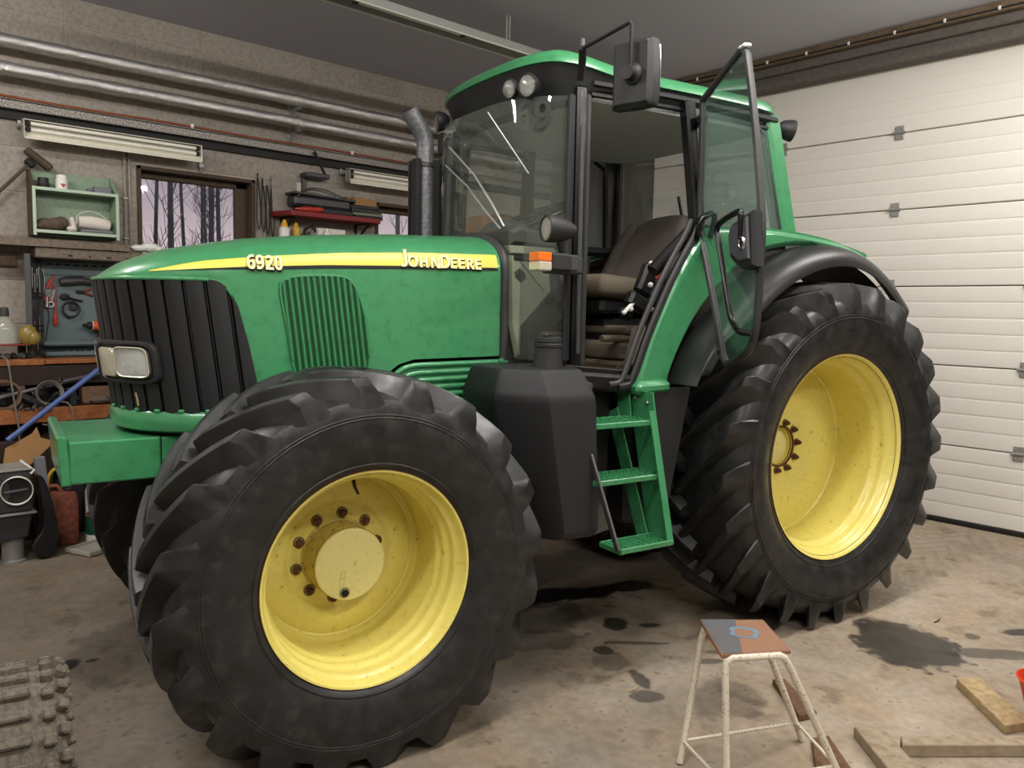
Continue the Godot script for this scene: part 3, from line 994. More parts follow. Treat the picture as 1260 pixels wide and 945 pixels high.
var tyre_cache = {}
func wheel(tr: Node3D, front: bool, near: bool) -> void:
	var w = sub(tr, "front_wheel" if front else "rear_wheel")
	w.position = V3(0, 0.675, 0) if front else V3(2.611, 0.879, 0)
	if not near: w.rotation.y = PI
	var dirn = 1.0 if near else -1.0
	var zc = 0.753 if front else 0.69
	var tm: MB
	if front:
		tm = tyre_shape(0.718, 0.675, zc, [V2(0.370, 0.215), V2(0.392, 0.238), V2(0.42, 0.25), V2(0.46, 0.263), V2(0.53, 0.272), V2(0.59, 0.268), V2(0.625, 0.255), V2(0.636, 0.235), V2(0.652, 0.19), V2(0.664, 0.1), V2(0.668, 0.0)], 0.245, 20, dirn, 0.40, 1.15, 0.016)
	else:
		tm = tyre_shape(0.912, 0.879, zc, [V2(0.520, 0.25), V2(0.552, 0.272), V2(0.60, 0.298), V2(0.66, 0.316), V2(0.72, 0.322), V2(0.77, 0.312), V2(0.80, 0.295), V2(0.82, 0.27), V2(0.838, 0.22), V2(0.852, 0.12), V2(0.857, 0.0)], 0.295, 24, dirn, 0.36, 1.0, 0.014)
	var R = 0.718 if front else 0.912
	if near:
		# moulded rings on the sidewall
		var so = zc + (0.262 if front else 0.315)
		var rb = mb()
		if front:
			ring_bead(tm, 0.405, zc + 0.244, 0.005); ring_bead(tm, 0.565, zc + 0.269, 0.004); ring_bead(tm, 0.575, zc + 0.268, 0.004)
		else:
			ring_bead(tm, 0.57, zc + 0.282, 0.006); ring_bead(tm, 0.725, zc + 0.321, 0.005); ring_bead(tm, 0.738, zc + 0.319, 0.005)
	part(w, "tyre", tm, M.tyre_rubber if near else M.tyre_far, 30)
	var rim = mb()
	if front:
		var pf = [V2(0.372, 0.965), V2(0.383, 0.974), V2(0.385, 0.982), V2(0.381, 0.988), V2(0.374, 0.986), V2(0.369, 0.978), V2(0.365, 0.955), V2(0.357, 0.943), V2(0.349, 0.936), V2(0.347, 0.922), V2(0.349, 0.905), V2(0.345, 0.893), V2(0.337, 0.886), V2(0.334, 0.872), V2(0.337, 0.855), V2(0.333, 0.842), V2(0.327, 0.834), V2(0.326, 0.82), V2(0.331, 0.80), V2(0.331, 0.66), V2(0.331, 0.55), V2(0.35, 0.53), V2(0.38, 0.52)]
		rim.lathe(pf, 96)
		var disc = mb()
		disc.lathe([V2(0.331, 0.668), V2(0.320, 0.670), V2(0.315, 0.664), V2(0.312, 0.648), V2(0.305, 0.645), V2(0.29, 0.655), V2(0.25, 0.664), V2(0.222, 0.666), V2(0.208, 0.663), V2(0.198, 0.655), V2(0.19, 0.653), V2(0.12, 0.653)], 96)
		var lip = mb()
		lip.lathe([V2(0.3845, 0.970), V2(0.3875, 0.979), V2(0.3855, 0.986), V2(0.3825, 0.9885)], 96)
		part(w, "rim", rim, M.yellow_paint, 40)
		part(w, "wheel_disc", disc, M.yellow_paint, 40)
		part(w, "rim_edge", lip, M.rim_rust, 60, "rusty edge of the rim")
		if near:
			var hub = mb()
			hub.lathe([V2(0.145, 0.65), V2(0.134, 0.662), V2(0.133, 0.782)], 64)
			part(w, "hub", hub, M.hub_side, 30, "chipped and rust-streaked hub drum")
			part(w, "hub_cap", mb().lathe([V2(0.1335, 0.780), V2(0.1315, 0.790), V2(0.124, 0.795), V2(0.06, 0.796), V2(0.0, 0.796)], 64), M.hub_yellow, 40, "flat pale yellow hub cap with small chips")
			part(w, "cap_seam", mb().lathe([V2(0.1325, 0.774), V2(0.1345, 0.777), V2(0.1325, 0.780)], 64), M.rim_rust, 60)
			part(w, "drain_plug", mb().add(nut_shape(0.014, 0.012), xf(V3(-0.025, -0.1, 0.794))), M.dark_iron, 30)
			part(w, "cast_mark", mb().tube(curve([V3(-0.035, -0.02, 0.797), V3(-0.022, -0.02, 0.797), V3(-0.03, -0.075, 0.797), V3(-0.044, -0.078, 0.797), V3(-0.035, -0.02, 0.797)], 4), 0.002, 5), M.hub_yellow)
			var nm = nut_shape(0.016, 0.022).mesh(30)
			nm.surface_set_material(0, M.nut_rust)
			for k in 10:
				var a = TAU * (k + 0.32) / 10.0
				inst(w, "wheel_nut", nm, xf(V3(cos(a) * 0.162, sin(a) * 0.162, 0.652), rotz(k * 23)))
			part(w, "valve", mb().tube([V3(-0.03, 0.345, 0.885), V3(-0.026, 0.31, 0.895), V3(-0.016, 0.285, 0.905)], [0.008, 0.006, 0.005], 8), M.dark_iron)
	else:
		var pf = [V2(0.522, 0.935), V2(0.539, 0.944), V2(0.543, 0.953), V2(0.538, 0.960), V2(0.530, 0.957), V2(0.523, 0.945), V2(0.518, 0.925), V2(0.507, 0.908), V2(0.497, 0.897), V2(0.493, 0.882), V2(0.494, 0.866), V2(0.487, 0.852), V2(0.476, 0.842), V2(0.471, 0.828), V2(0.473, 0.81), V2(0.476, 0.78), V2(0.477, 0.60), V2(0.477, 0.45), V2(0.50, 0.43), V2(0.54, 0.42)]
		rim.lathe(pf, 96)
		var disc = mb()
		disc.lathe([V2(0.477, 0.606), V2(0.470, 0.606), V2(0.462, 0.598), V2(0.40, 0.604), V2(0.33, 0.612), V2(0.28, 0.612), V2(0.24, 0.604), V2(0.20, 0.59), V2(0.175, 0.58), V2(0.108, 0.578), V2(0.105, 0.57), V2(0.104, 0.53)], 96)
		part(w, "rim", rim, M.yellow_paint, 40)
		part(w, "wheel_disc", disc, M.yellow_paint, 40)
		part(w, "rim_edge", mb().lathe([V2(0.5415, 0.942), V2(0.5455, 0.951), V2(0.5435, 0.957), V2(0.5385, 0.961)], 96), M.rim_rust, 60, "rusty edge of the rim")
		if near:
			part(w, "hub", mb().lathe([V2(0.106, 0.536), V2(0.098, 0.542), V2(0.085, 0.545), V2(0.0, 0.548)], 48), M.hub_yellow, 30)
			part(w, "hub_ring", mb().lathe([V2(0.118, 0.579), V2(0.114, 0.583), V2(0.107, 0.58), V2(0.104, 0.56)], 48), M.rim_rust, 30)
			var nm = nut_shape(0.0155, 0.026).mesh(30)
			nm.surface_set_material(0, M.nut_rust)
			for k in 10:
				var a = TAU * (k + 0.18) / 10.0
				inst(w, "wheel_nut", nm, xf(V3(cos(a) * 0.135, sin(a) * 0.135, 0.577), rotz(k * 17)))

func hood(tr: Node3D) -> void:
	# bonnet shell
	var gedge = [Vector2(-0.75, 1.70), Vector2(-0.40, 1.70), Vector2(-0.365, 1.694), Vector2(-0.335, 1.672), Vector2(-0.315, 1.645), Vector2(-0.295, 1.60), Vector2(-0.278, 1.548), Vector2(-0.268, 1.48), Vector2(-0.262, 1.41), Vector2(-0.256, 1.30), Vector2(-0.254, 1.24), Vector2(-0.2539, 1.13), Vector2(0.2, 1.13), Vector2(0.255, 1.18), Vector2(0.28, 1.27), Vector2(0.316, 1.341), Vector2(0.36, 1.372), Vector2(0.43, 1.392), Vector2(0.9, 1.402)]
	var us = []
	var xs = [0.86, 0.8, 0.7, 0.6, 0.5, 0.43, 0.395, 0.36, 0.337, 0.316, 0.298, 0.28, 0.268, 0.255, 0.228, 0.2, 0.12, 0.0, -0.1, -0.2, -0.25, -0.2539]
	for x in xs: us.append((0.86 - x) / (0.86 - HX0) * 0.5)
	for y in [1.24, 1.30, 1.36, 1.41, 1.45, 1.48, 1.515, 1.548, 1.575, 1.60, 1.625, 1.645, 1.66, 1.672, 1.684, 1.694, 1.698, 1.70]:
		var x = 0.0
		for i in range(1, 11):
			var a: Vector2 = gedge[i]
			var b: Vector2 = gedge[i + 1]
			if y <= a.y and y >= b.y:
				x = lerpf(a.x, b.x, (y - a.y) / minf(b.y - a.y, -1e-6))
				break
		if y >= 1.70: x = -0.40
		if x > HX0: us.append((0.86 - x) / (0.86 - HX0) * 0.5)
		else: us.append(0.5 + asin(pow((HX0 - x) / (HX0 - HXN), 1.1)) / PI)
	var ul: float = us[-1]
	for k in range(1, 19): us.append(lerpf(ul, 1.0, pow(k / 18.0, 0.8)))
	var near = mb()
	var cols = []
	for u in us:
		var p = hood_plan(u)
		var yb = lerpt(gedge, p.x)
		var ys = minf(lerpt(SHOULDER, p.x), 1.775)
		var yt = lerpt(CREST, p.x)
		yb = minf(yb, ys)
		var col = PackedVector3Array()
		for k in 4: col.append(V3(p.x, lerpf(yb, ys, k / 3.0), p.y))
		for k in range(1, 13):
			var t = PI / 2 * k / 12.0
			col.append(V3(p.x + (0.0 if u < 0.5 else (HX0 - p.x) * 0.0), ys + (yt - ys) * pow(sin(t), 2.0 / 2.5), p.y * pow(maxf(cos(t), 0.0), 2.0 / 2.5)))
		cols.append(col)
	near.loft(cols, false)
	# make sure it faces outwards
	if near.v.size() > 0:
		var a = near.v[0]
		var nn = (near.v[1] - a).cross(near.v[2] - a)
		if nn.z < 0: near.flip()
	var shell = mb().add(near)
	shell.v.append_array(near.mirrored().v)
	var h = part(tr, "hood", shell, M.green_paint, 32)
	# rolled lower lip along the grille opening
	var lip = []
	for e in [V2(-0.40, 1.70), V2(-0.365, 1.694), V2(-0.335, 1.672), V2(-0.315, 1.645), V2(-0.295, 1.60), V2(-0.278, 1.548), V2(-0.268, 1.48), V2(-0.262, 1.41), V2(-0.256, 1.30), V2(-0.254, 1.22)]:
		lip.append(V3(e.x - 0.002, e.y - 0.002, hood_z(e.x, 1.5) - 0.003))
	part(h, "opening_edge", mb().tube(curve(lip, 3), 0.007, 6), M.green_paint, 60)
	var noselip = []
	for k in 25: noselip.append(grille_pt(lerpf(0.572, 1.428, k / 24.0), 1.698, 0.004))
	part(h, "nose_lip", mb().tube(noselip, 0.008, 6), M.green_paint, 60)
	# black seal at the rear edge
	var seal = []
	for k in 5: seal.append(V3(0.875, lerpf(1.385, 1.775, k / 4.0), HW + 0.004))
	for k in range(1, 13):
		var t = PI / 2 * k / 12.0
		seal.append(V3(0.875, 1.775 + 0.182 * pow(sin(t), 0.8), (HW + 0.004) * pow(maxf(cos(t), 0.0), 0.8)))
	for s in [1, -1]:
		var q = []
		for p in seal: q.append(V3(p.x, p.y, p.z * s))
		part(h, "rear_seal", mb().tube(q, 0.02, 8), M.rubber_worn, 60)
	# yellow stripe with the dark line under it
	var top = [Vector2(-0.585, 1.726), Vector2(-0.5, 1.748), Vector2(-0.415, 1.766), Vector2(-0.21, 1.792), Vector2(0.11, 1.823), Vector2(0.45, 1.843), Vector2(0.838, 1.853)]
	var bot = [Vector2(-0.585, 1.723), Vector2(-0.27, 1.750), Vector2(0.045, 1.771), Vector2(0.4, 1.784), Vector2(0.838, 1.795)]
	for s in [1.0, -1.0]:
		var st = mb().sheet(40, 4, func(u, w):
			var x = lerpf(-0.585, 0.838, u)
			var y = lerpf(lerpt(bot, x), lerpt(top, x), w)
			return V3(x, y, s * (hood_z(x, y) + 0.0035)), 0.0)
		if s < 0: st.flip()
		part(h, "stripe", st, M.decal_yellow, 60)
		var ln = mb().sheet(40, 1, func(u, w):
			var x = lerpf(-0.56, 0.84, u)
			var y = lerpt(bot, x) - 0.001 - 0.011 * (1.0 - w) * smoothstep(-0.56, -0.1, x)
			return V3(x, y, s * (hood_z(x, y) + 0.0032)), 0.0)
		if s < 0: ln.flip()
		part(h, "stripe_shadow", ln, M.black_deep, 60)
	# raised lettering
	lettering(h, [["6920", 0.056]], -0.262, 0.135, 1.741)
	lettering(h, [["J", 0.058], ["OHN", 0.048], ["D", 0.058], ["EERE", 0.048]], 0.366, 0.386, 1.779)
	# grille: dark backing and upright slats
	var g = sub(tr, "grille")
	part(g, "grille_backing", mb().sheet(48, 8, func(u, w): return grille_pt(lerpf(0.5 - 0.02, 1.52, u), lerpf(1.16, 1.702, w), -0.02)), M.black_deep, 60)
	var n = 20
	var ua = 0.478
	var ub = 1.522
	for k in n:
		var u0 = lerpf(ua, ub, float(k) / n) + 0.0062
		var u1 = lerpf(ua, ub, float(k + 1) / n) - 0.0062
		var sl = mb().sheet(4, 10, func(u, w):
			var uu = lerpf(u0, u1, u)
			var e = -0.004 * absf(u - 0.5) * 2.0 - 0.002
			var y1 = 1.698
			# rounded upper rear corner follows the bonnet opening
			var pm = hood_plan(uu if uu <= 1.0 else 2.0 - uu)
			if pm.x > -0.40:
				for q in 3:
					y1 = minf(1.698, lerpt(gedge, pm.x + 0.125 * (1.70 - y1)))
			return grille_pt(uu, lerpf(1.165, maxf(y1, 1.17), w), e), 0.012)
		part(g, "slat", sl, M.black_grille, 30)
		var rp = []
		var pm2 = hood_plan(u1 + 0.0062 if u1 < 1.0 else 2.0 - u1 - 0.0062)
		var yt2 = 1.69
		if pm2.x > -0.40:
			for q in 3: yt2 = minf(1.69, lerpt(gedge, pm2.x + 0.125 * (1.70 - yt2)) - 0.01)
		for j in 8: rp.append(grille_pt(u1 + 0.0062, lerpf(1.17, maxf(yt2, 1.18), j / 7.0), -0.009))
		part(g, "ridge", mb().tube(rp, 0.004, 5), M.black_grille, 60)
	part(g, "twig", mb().tube([grille_pt(0.82, 1.225, 0.012), grille_pt(0.818, 1.25, 0.014), grille_pt(0.822, 1.275, 0.012)], 0.004, 5), M.fresh_wood)
	# headlamps
	for s in [0, 1]:
		var hl = sub(tr, "headlight")
		var q = func(u: float, y: float, e: float) -> Vector3: return grille_pt(u if s == 0 else 2.0 - u, y, e)
		var uA = 0.725
		var uB = 0.985
		var hs = mb()
		var rings = []
		var outl = []
		for k in 40:
			var a = TAU * k / 40.0
			outl.append(V2(signf(cos(a)) * pow(absf(cos(a)), 0.35), signf(sin(a)) * pow(absf(sin(a)), 0.35)))
		for e in [[1.0, 1.0, -0.02], [1.0, 1.0, 0.022], [0.97, 0.96, 0.032], [0.9, 0.86, 0.034], [0.86, 0.8, 0.022]]:
			var ring = PackedVector3Array()
			for o in outl: ring.append(q.call((uA + uB) * 0.5 + o.x * (uB - uA) * 0.5 * e[0], 1.388 + o.y * 0.08 * e[1], e[2]))
			rings.append(ring)
		hs.loft(rings, true, false, true)
		part(hl, "lamp_surround", hs, M.black_plastic, 40)
		for b in [[0.752, 0.865, 1.39, 0.052, "lamp_lens", M.lamp_lens], [0.868, 0.962, 1.385, 0.055, "side_lens", M.lamp_bowl]]:
			var r2 = []
			for e in [[1.0, 0.012], [1.0, 0.03], [0.94, 0.036], [0.5, 0.039]]:
				var ring = PackedVector3Array()
				for o in outl: ring.append(q.call((b[0] + b[1]) * 0.5 + o.x * (b[1] - b[0]) * 0.5 * e[0], b[2] + o.y * b[3] * e[0], e[1]))
				r2.append(ring)
			part(hl, b[4], mb().loft(r2, true, false, true), b[5], 40)
		var tr2 = []
		for o in outl: tr2.append(q.call(0.8085 + o.x * 0.0565, 1.39 + o.y * 0.054, 0.034))
		tr2.append(tr2[0])
		part(hl, "lens_trim", mb().tube(tr2, 0.0035, 5), M.lamp_bowl, 60)
	# chin under the grille
	var cr = []
	for e in [[1.205, -0.02], [1.207, 0.004], [1.196, 0.016], [1.165, 0.024], [1.135, 0.018], [1.125, 0.0], [1.125, -0.03]]:
		var ring = PackedVector3Array()
		for k in 45:
			var u = lerpf(0.36, 1.64, k / 44.0)
			ring.append(grille_pt(u, e[0], e[1]))
		cr.append(ring)
	var chin = mb().loft(cr, false)
	part(tr, "chin_bumper", chin, M.green_paint, 40)
	for k in 7: part(tr.get_node("chin_bumper"), "clip", mb().box(grille_pt(0.55 + k * 0.07, 1.21, 0.006), V3(0.022, 0.014, 0.02), 0.004), M.green_paint)
	# side vents
	for s in [1.0, -1.0]:
		var outl = curve([V2(-0.138, 1.675), V2(-0.11, 1.712), V2(-0.041, 1.725), V2(0.09, 1.729), V2(0.145, 1.712), V2(0.18, 1.655), V2(0.205, 1.58), V2(0.219, 1.503), V2(0.226, 1.42), V2(0.216, 1.33), V2(0.16, 1.29), V2(-0.04, 1.285), V2(-0.078, 1.33), V2(-0.115, 1.534)], 4, true)
		var vt = part(tr, "side_vent", mb().prism(outl, 0.002, xf(V3(0, 0, s * (HW + 0.0005)), Basis.from_scale(V3(1, 1, s)))), M.green_inner)
		var ringp = []
		for p in outl: ringp.append(V3(p.x, p.y, s * (HW + 0.003)))
		ringp.append(ringp[0])
		part(vt, "vent_rim", mb().tube(ringp, 0.006, 6), M.green_paint, 60)
		var poly = PackedVector2Array(outl)
		for k in 14:
			var xt = -0.132 + k * 0.0245
			var lo = 9.0
			var hi = -9.0
			for j in 90:
				var y = 1.27 + j * 0.0052
				var x = xt + (1.73 - y) * 0.12
				if Geometry2D.is_point_in_polygon(V2(x, y), poly):
					lo = minf(lo, y); hi = maxf(hi, y)
			if hi - lo < 0.03: continue
			part(vt, "slat", mb().bar(V3(xt + (1.73 - hi) * 0.12, hi, s * (HW + 0.006)), V3(xt + (1.73 - lo) * 0.12, lo, s * (HW + 0.006)), 0.0105, 0.018, 0.004, V3(0, 0, 1)), M.green_paint, 30)

func lettering(h: Node3D, runs: Array, x: float, width: float, y: float) -> void:
	var ms = []
	var total = 0.0
	for r in runs:
		var t = text_mesh(r[0], r[1], 0.006)
		ms.append(t)
		total += t.get_aabb().size.x + r[1] * 0.05
	var k = width / total
	var cx = x
	for i in ms.size():
		var t: TextMesh = ms[i]
		var ab = t.get_aabb()
		var w: float = ab.size.x * k
		var mx = cx + w * 0.5
		var ty: float = y + 0.012 * (mx - x)
		var z0 = hood_z(mx, ty)
		var z1 = hood_z(mx, ty + 0.05)
		var b = Basis(Vector3.RIGHT, -atan2(z0 - z1, 0.05)) * Basis.from_scale(V3(k, 1, 1))
		var o = V3(cx, ty, maxf(z0, hood_z(mx, ty + 0.025) + (z0 - z1) * 0.5) + 0.006)
		var _unused = 0
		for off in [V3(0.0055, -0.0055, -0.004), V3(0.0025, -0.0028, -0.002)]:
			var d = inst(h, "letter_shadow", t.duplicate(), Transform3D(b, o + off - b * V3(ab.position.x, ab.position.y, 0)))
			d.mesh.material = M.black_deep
		var e = inst(h, "lettering", t, Transform3D(b, o - b * V3(ab.position.x, ab.position.y, 0)))
		t.material = M.letter_yellow
		cx += w + runs[i][1] * 0.05 * k

func chassis(tr: Node3D) -> void:
	var fr = mb().box(V3(0.3, 0.98, 0), V3(1.2, 0.34, 0.42), 0.02).box(V3(1.6, 0.85, 0), V3(1.7, 0.7, 0.5), 0.03).box(V3(0.55, 1.3, 0), V3(0.75, 0.4, 0.5), 0.03)
	part(tr, "engine_block", fr, M.black_deep)
	part(tr, "radiator_core", mb().box(V3(-0.2, 1.4, 0), V3(0.5, 0.44, 0.62), 0.02), M.black_deep)
	part(tr, "front_axle", mb().tube([V3(0, 0.66, -0.66), V3(0, 0.7, -0.3), V3(0, 0.72, 0), V3(0, 0.7, 0.3), V3(0, 0.66, 0.66)], [0.1, 0.11, 0.17, 0.11, 0.1], 12), M.green_inner)
	part(tr, "rear_axle", mb().tube([V3(2.611, 0.879, -0.5), V3(2.611, 0.879, -0.3), V3(2.611, 0.879, 0.3), V3(2.611, 0.879, 0.5)], [0.1, 0.16, 0.16, 0.1], 14), M.green_inner)
	part(tr, "transmission", mb().box(V3(2.5, 0.95, 0), V3(0.8, 0.7, 0.55), 0.05), M.green_inner)
	# front weight bracket: a folded plate box with a heavy front plate
	var wb = sub(tr, "weight_bracket")
	part(wb, "bracket_side", mb().prism([V2(-0.858, 0.957), V2(-0.858, 1.112), V2(-0.555, 1.112), V2(-0.555, 0.957)], 0.6, xf(V3(0, 0, -0.3)), 0.006), M.green_paint, 30)
	part(wb, "bracket_rear", mb().prism([V2(-0.551, 0.954), V2(-0.551, 1.11), V2(-0.2, 1.122), V2(-0.2, 0.965), V2(-0.5, 0.954)], 0.6, xf(V3(0, 0, -0.3)), 0.006), M.green_paint, 30)
	part(wb, "front_plate", mb().prism([V2(-0.882, 0.955), V2(-0.894, 1.125), V2(-0.885, 1.135), V2(-0.862, 1.13), V2(-0.853, 0.955)], 0.604, xf(V3(0, 0, -0.302)), 0.004), M.green_paint, 30)
	# ribbed panel behind the front wheel
	for s in [1.0, -1.0]:
		var pn = part(tr, "engine_side_panel", mb().prism([V2(0.30, 1.12), V2(0.32, 1.28), V2(0.37, 1.352), V2(0.45, 1.375), V2(0.9, 1.385), V2(0.9, 1.12)], 0.03, xf(V3(0, 0, s * 0.385 - (0.03 if s < 0 else 0.0)))), M.green_paint)
		for k in 5:
			var y = 1.368 - k * 0.032
			var x0 = 0.40 + k * 0.012
			var p = [V3(x0 - 0.07, y - 0.055, s * 0.41), V3(x0 - 0.035, y - 0.022, s * 0.414), V3(x0 + 0.02, y - 0.004, s * 0.416), V3(x0 + 0.12, y, s * 0.417), V3(0.89, y + 0.008, s * 0.417)]
			part(pn, "rib", mb().tube(curve(p, 4), 0.0125, 8), M.green_paint, 60)
		part(pn, "bolt", mb().add(nut_shape(0.012, 0.01), xf(V3(0.855, 1.378, s * 0.43))), M.green_paint)
		part(pn, "lower_panel", mb().prism([V2(0.30, 1.10), V2(0.31, 1.20), V2(0.40, 1.215), V2(0.9, 1.222), V2(0.9, 1.10)], 0.02, xf(V3(0, 0, s * 0.425 - 0.01)), 0.006), M.green_paint)
	part(tr, "frame_rail", mb().span(V3(0.1, 0.92, 0.3), V3(1.3, 1.09, 0.36), 0.01).span(V3(0.1, 0.92, -0.36), V3(1.3, 1.09, -0.3), 0.01), M.black_plastic)
	# exhaust stack
	var ex = sub(tr, "exhaust")
	ex.position = V3(0.885, 0, -0.42)
	part(ex, "pipe", mb().tube(curve([V3(0, 1.7, 0), V3(0, 2.3, 0), V3(0, 2.47, 0), V3(-0.02, 2.53, 0), V3(-0.06, 2.585, 0), V3(-0.095, 2.635, 0)], 5), 0.047, 20), M.exhaust_steel, 50)
	part(ex, "heat_guard", mb().sheet(20, 1, func(u, w):
		var a = lerpf(PI * 0.05, PI * 1.25, u)
		return V3(-0.066 * cos(a - 0.6) * 0.9 - 0.005, lerpf(1.75, 2.39, w), 0.066 * sin(a - 2.2)), 0.004), M.dark_iron, 40)
	part(ex, "guard_plate", mb().box(V3(-0.062, 2.07, 0.02), V3(0.03, 0.64, 0.07), 0.006).box(V3(0.06, 2.07, 0.03), V3(0.025, 0.6, 0.06), 0.006), M.dark_iron)
	part(ex, "clamp", mb().lathe([V2(0.049, 0), V2(0.055, 0.004), V2(0.055, 0.02), V2(0.049, 0.024)], 24, Transform3D(Basis(V3(1, 0, 0), V3(0, 0, 1), V3(0, 1, 0)), V3(0, 2.35, 0))), M.steel_dark)
	# fuel tank and its filler
	var ft = sub(tr, "fuel_tank")
	var plan = func(y: float, ins: float) -> PackedVector3Array:
		var k = clampf((1.36 - y) / 0.66, 0.0, 1.0)
		var pts = [V2(1.005 + 0.04 * k, 0.93), V2(0.752 + 0.115 * k, 0.93 - 0.005 * k), V2(0.60 + 0.13 * k, 0.75), V2(0.60 + 0.13 * k, 0.48), V2(1.005 + 0.04 * k, 0.48)]
		var ring = PackedVector3Array()
		var c = V2(0.82 + 0.06 * k, 0.72)
		for i in 5:
			var a: Vector2 = pts[(i + 4) % 5]
			var b: Vector2 = pts[i]
			var d: Vector2 = pts[(i + 1) % 5]
			for q in [b.lerp(a, 0.03 / b.distance_to(a)), b.lerp(a, 0.009 / b.distance_to(a)) .lerp(b.lerp(d, 0.009 / b.distance_to(d)), 0.5), b.lerp(d, 0.03 / b.distance_to(d))]:
				var e: Vector2 = q + (c - q).normalized() * ins
				ring.append(V3(e.x, y, e.y))
		return ring
	part(ft, "tank_body", mb().loft([plan.call(0.655, 0.07), plan.call(0.672, 0.02), plan.call(0.70, 0.0), plan.call(0.95, 0.0), plan.call(1.235, 0.0), plan.call(1.262, 0.004), plan.call(1.28, 0.012), plan.call(1.352, 0.05), plan.call(1.37, 0.062), plan.call(1.378, 0.085)]), M.black_plastic, 28)
	var yup = Basis(V3(1, 0, 0), V3(0, 0, -1), V3(0, 1, 0))
	part(ft, "filler_neck", mb().lathe([V2(0.066, 1.36), V2(0.06, 1.40), V2(0.056, 1.455), V2(0.055, 1.462)], 28, Transform3D(yup, V3(0.85, 0, 0.80))), M.black_plastic, 40)
	var cap = mb().lathe([V2(0.056, 1.458), V2(0.06, 1.462), V2(0.06, 1.472), V2(0.054, 1.478), V2(0.058, 1.482), V2(0.057, 1.497), V2(0.05, 1.503), V2(0.0, 1.504)], 28, Transform3D(yup, V3(0.85, 0, 0.80)))
	cap.box(V3(0.85, 1.508, 0.80), V3(0.09, 0.016, 0.025), 0.006, roty(35))
	part(ft, "filler_cap", cap, M.black_plastic, 40)
	part(tr, "battery_box", mb().span(V3(1.05, 0.72, 0.4), V3(1.35, 1.26, 0.62), 0.02).span(V3(1.38, 0.62, 0.42), V3(1.62, 1.26, 0.7), 0.02), M.black_plastic)
	part(tr, "mud_flap", mb().prism([V2(1.42, 0.62), V2(1.38, 1.27), V2(1.66, 1.27), V2(1.52, 0.62)], 0.012, xf(V3(0, 0, 0.80))), M.black_plastic)
	part(tr, "grey_duct", mb().prism([V2(1.10, 0.62), V2(1.04, 0.80), V2(1.17, 0.82), V2(1.22, 0.64)], 0.06, xf(V3(0, 0, 0.72))), M.cab_grey)
	# steps
	var sp = sub(tr, "access_steps")
	var sx = 1.365
	var yz = Basis(V3(0, 0, 1), V3(0, 1, 0), V3(-1, 0, 0))
	part(sp, "side_plate", mb().prism([V2(0.715, 1.26), V2(0.875, 1.26), V2(0.89, 1.19), V2(1.035, 0.62), V2(0.88, 0.60), V2(0.78, 1.0)], 0.008, Transform3D(yz, V3(sx + 0.008, 0, 0)), 0.002), M.green_paint)
	part(sp, "plate_flange", mb().bar(V3(sx - 0.015, 1.18, 0.892), V3(sx - 0.015, 0.62, 1.036), 0.008, 0.035, 0.002, V3(1, 0, 0)), M.green_paint)
	part(sp, "inner_bar", mb().bar(V3(sx - 0.03, 1.16, 0.645), V3(sx - 0.03, 0.60, 0.885), 0.008, 0.075, 0.002, V3(0, 0.3, 1)).bar(V3(sx - 0.02, 1.26, 0.70), V3(sx - 0.02, 1.13, 0.72), 0.008, 0.09, 0.002, V3(0, 0, 1)), M.green_paint)
	for e in [[1.135, 0.72, 0.90, 0.99], [0.905, 0.79, 0.955, 1.0], [0.632, 0.90, 1.04, 1.065]]:
		var td = mb()
		td.span(V3(e[3], e[0] - 0.018, e[2] - 0.01), V3(sx, e[0] + 0.006, e[2]), 0.003)
		td.span(V3(e[3], e[0] - 0.018, e[1]), V3(sx, e[0] + 0.006, e[1] + 0.01), 0.003)
		td.span(V3(e[3], e[0] - 0.018, e[1]), V3(e[3] + 0.012, e[0] + 0.006, e[2]), 0.003)
		for k in 5:
			var z: float = lerpf(e[1], e[2], (k + 1) / 6.0)
			td.span(V3(e[3], e[0] - 0.014, z - 0.003), V3(sx, e[0] + 0.002, z + 0.003))
			for j in 9: td.box(V3(lerpf(e[3] + 0.02, sx - 0.02, j / 8.0), e[0] + 0.006, z), V3(0.012, 0.008, 0.005))
		for k in 6: td.span(V3(lerpf(e[3], sx, (k + 1) / 7.0) - 0.003, e[0] - 0.014, e[1]), V3(lerpf(e[3], sx, (k + 1) / 7.0) + 0.003, e[0], e[2]))
		part(sp, "tread", td, M.green_paint)
	part(sp, "front_strut", mb().bar(V3(0.99, 1.02, 0.92), V3(1.062, 0.63, 1.03), 0.012, 0.03, 0.003, V3(0, 0, 1)), M.steel)
	for e in [[1.21, 0.845], [0.72, 0.985], [1.225, 0.765]]:
		part(sp, "bolt", mb().ball(V3(sx - 0.006, e[0], e[1]), V3(0.008, 0.011, 0.011), 8), M.steel)

func pane(m: MB, a: Vector3, b: Vector3, c: Vector3, d: Vector3, th := 0.004) -> MB:
	var n = (b - a).cross(c - a).normalized() * th * 0.5
	return m.loft([PackedVector3Array([a + n, b + n, c + n, d + n]), PackedVector3Array([a - n, b - n, c - n, d - n])])

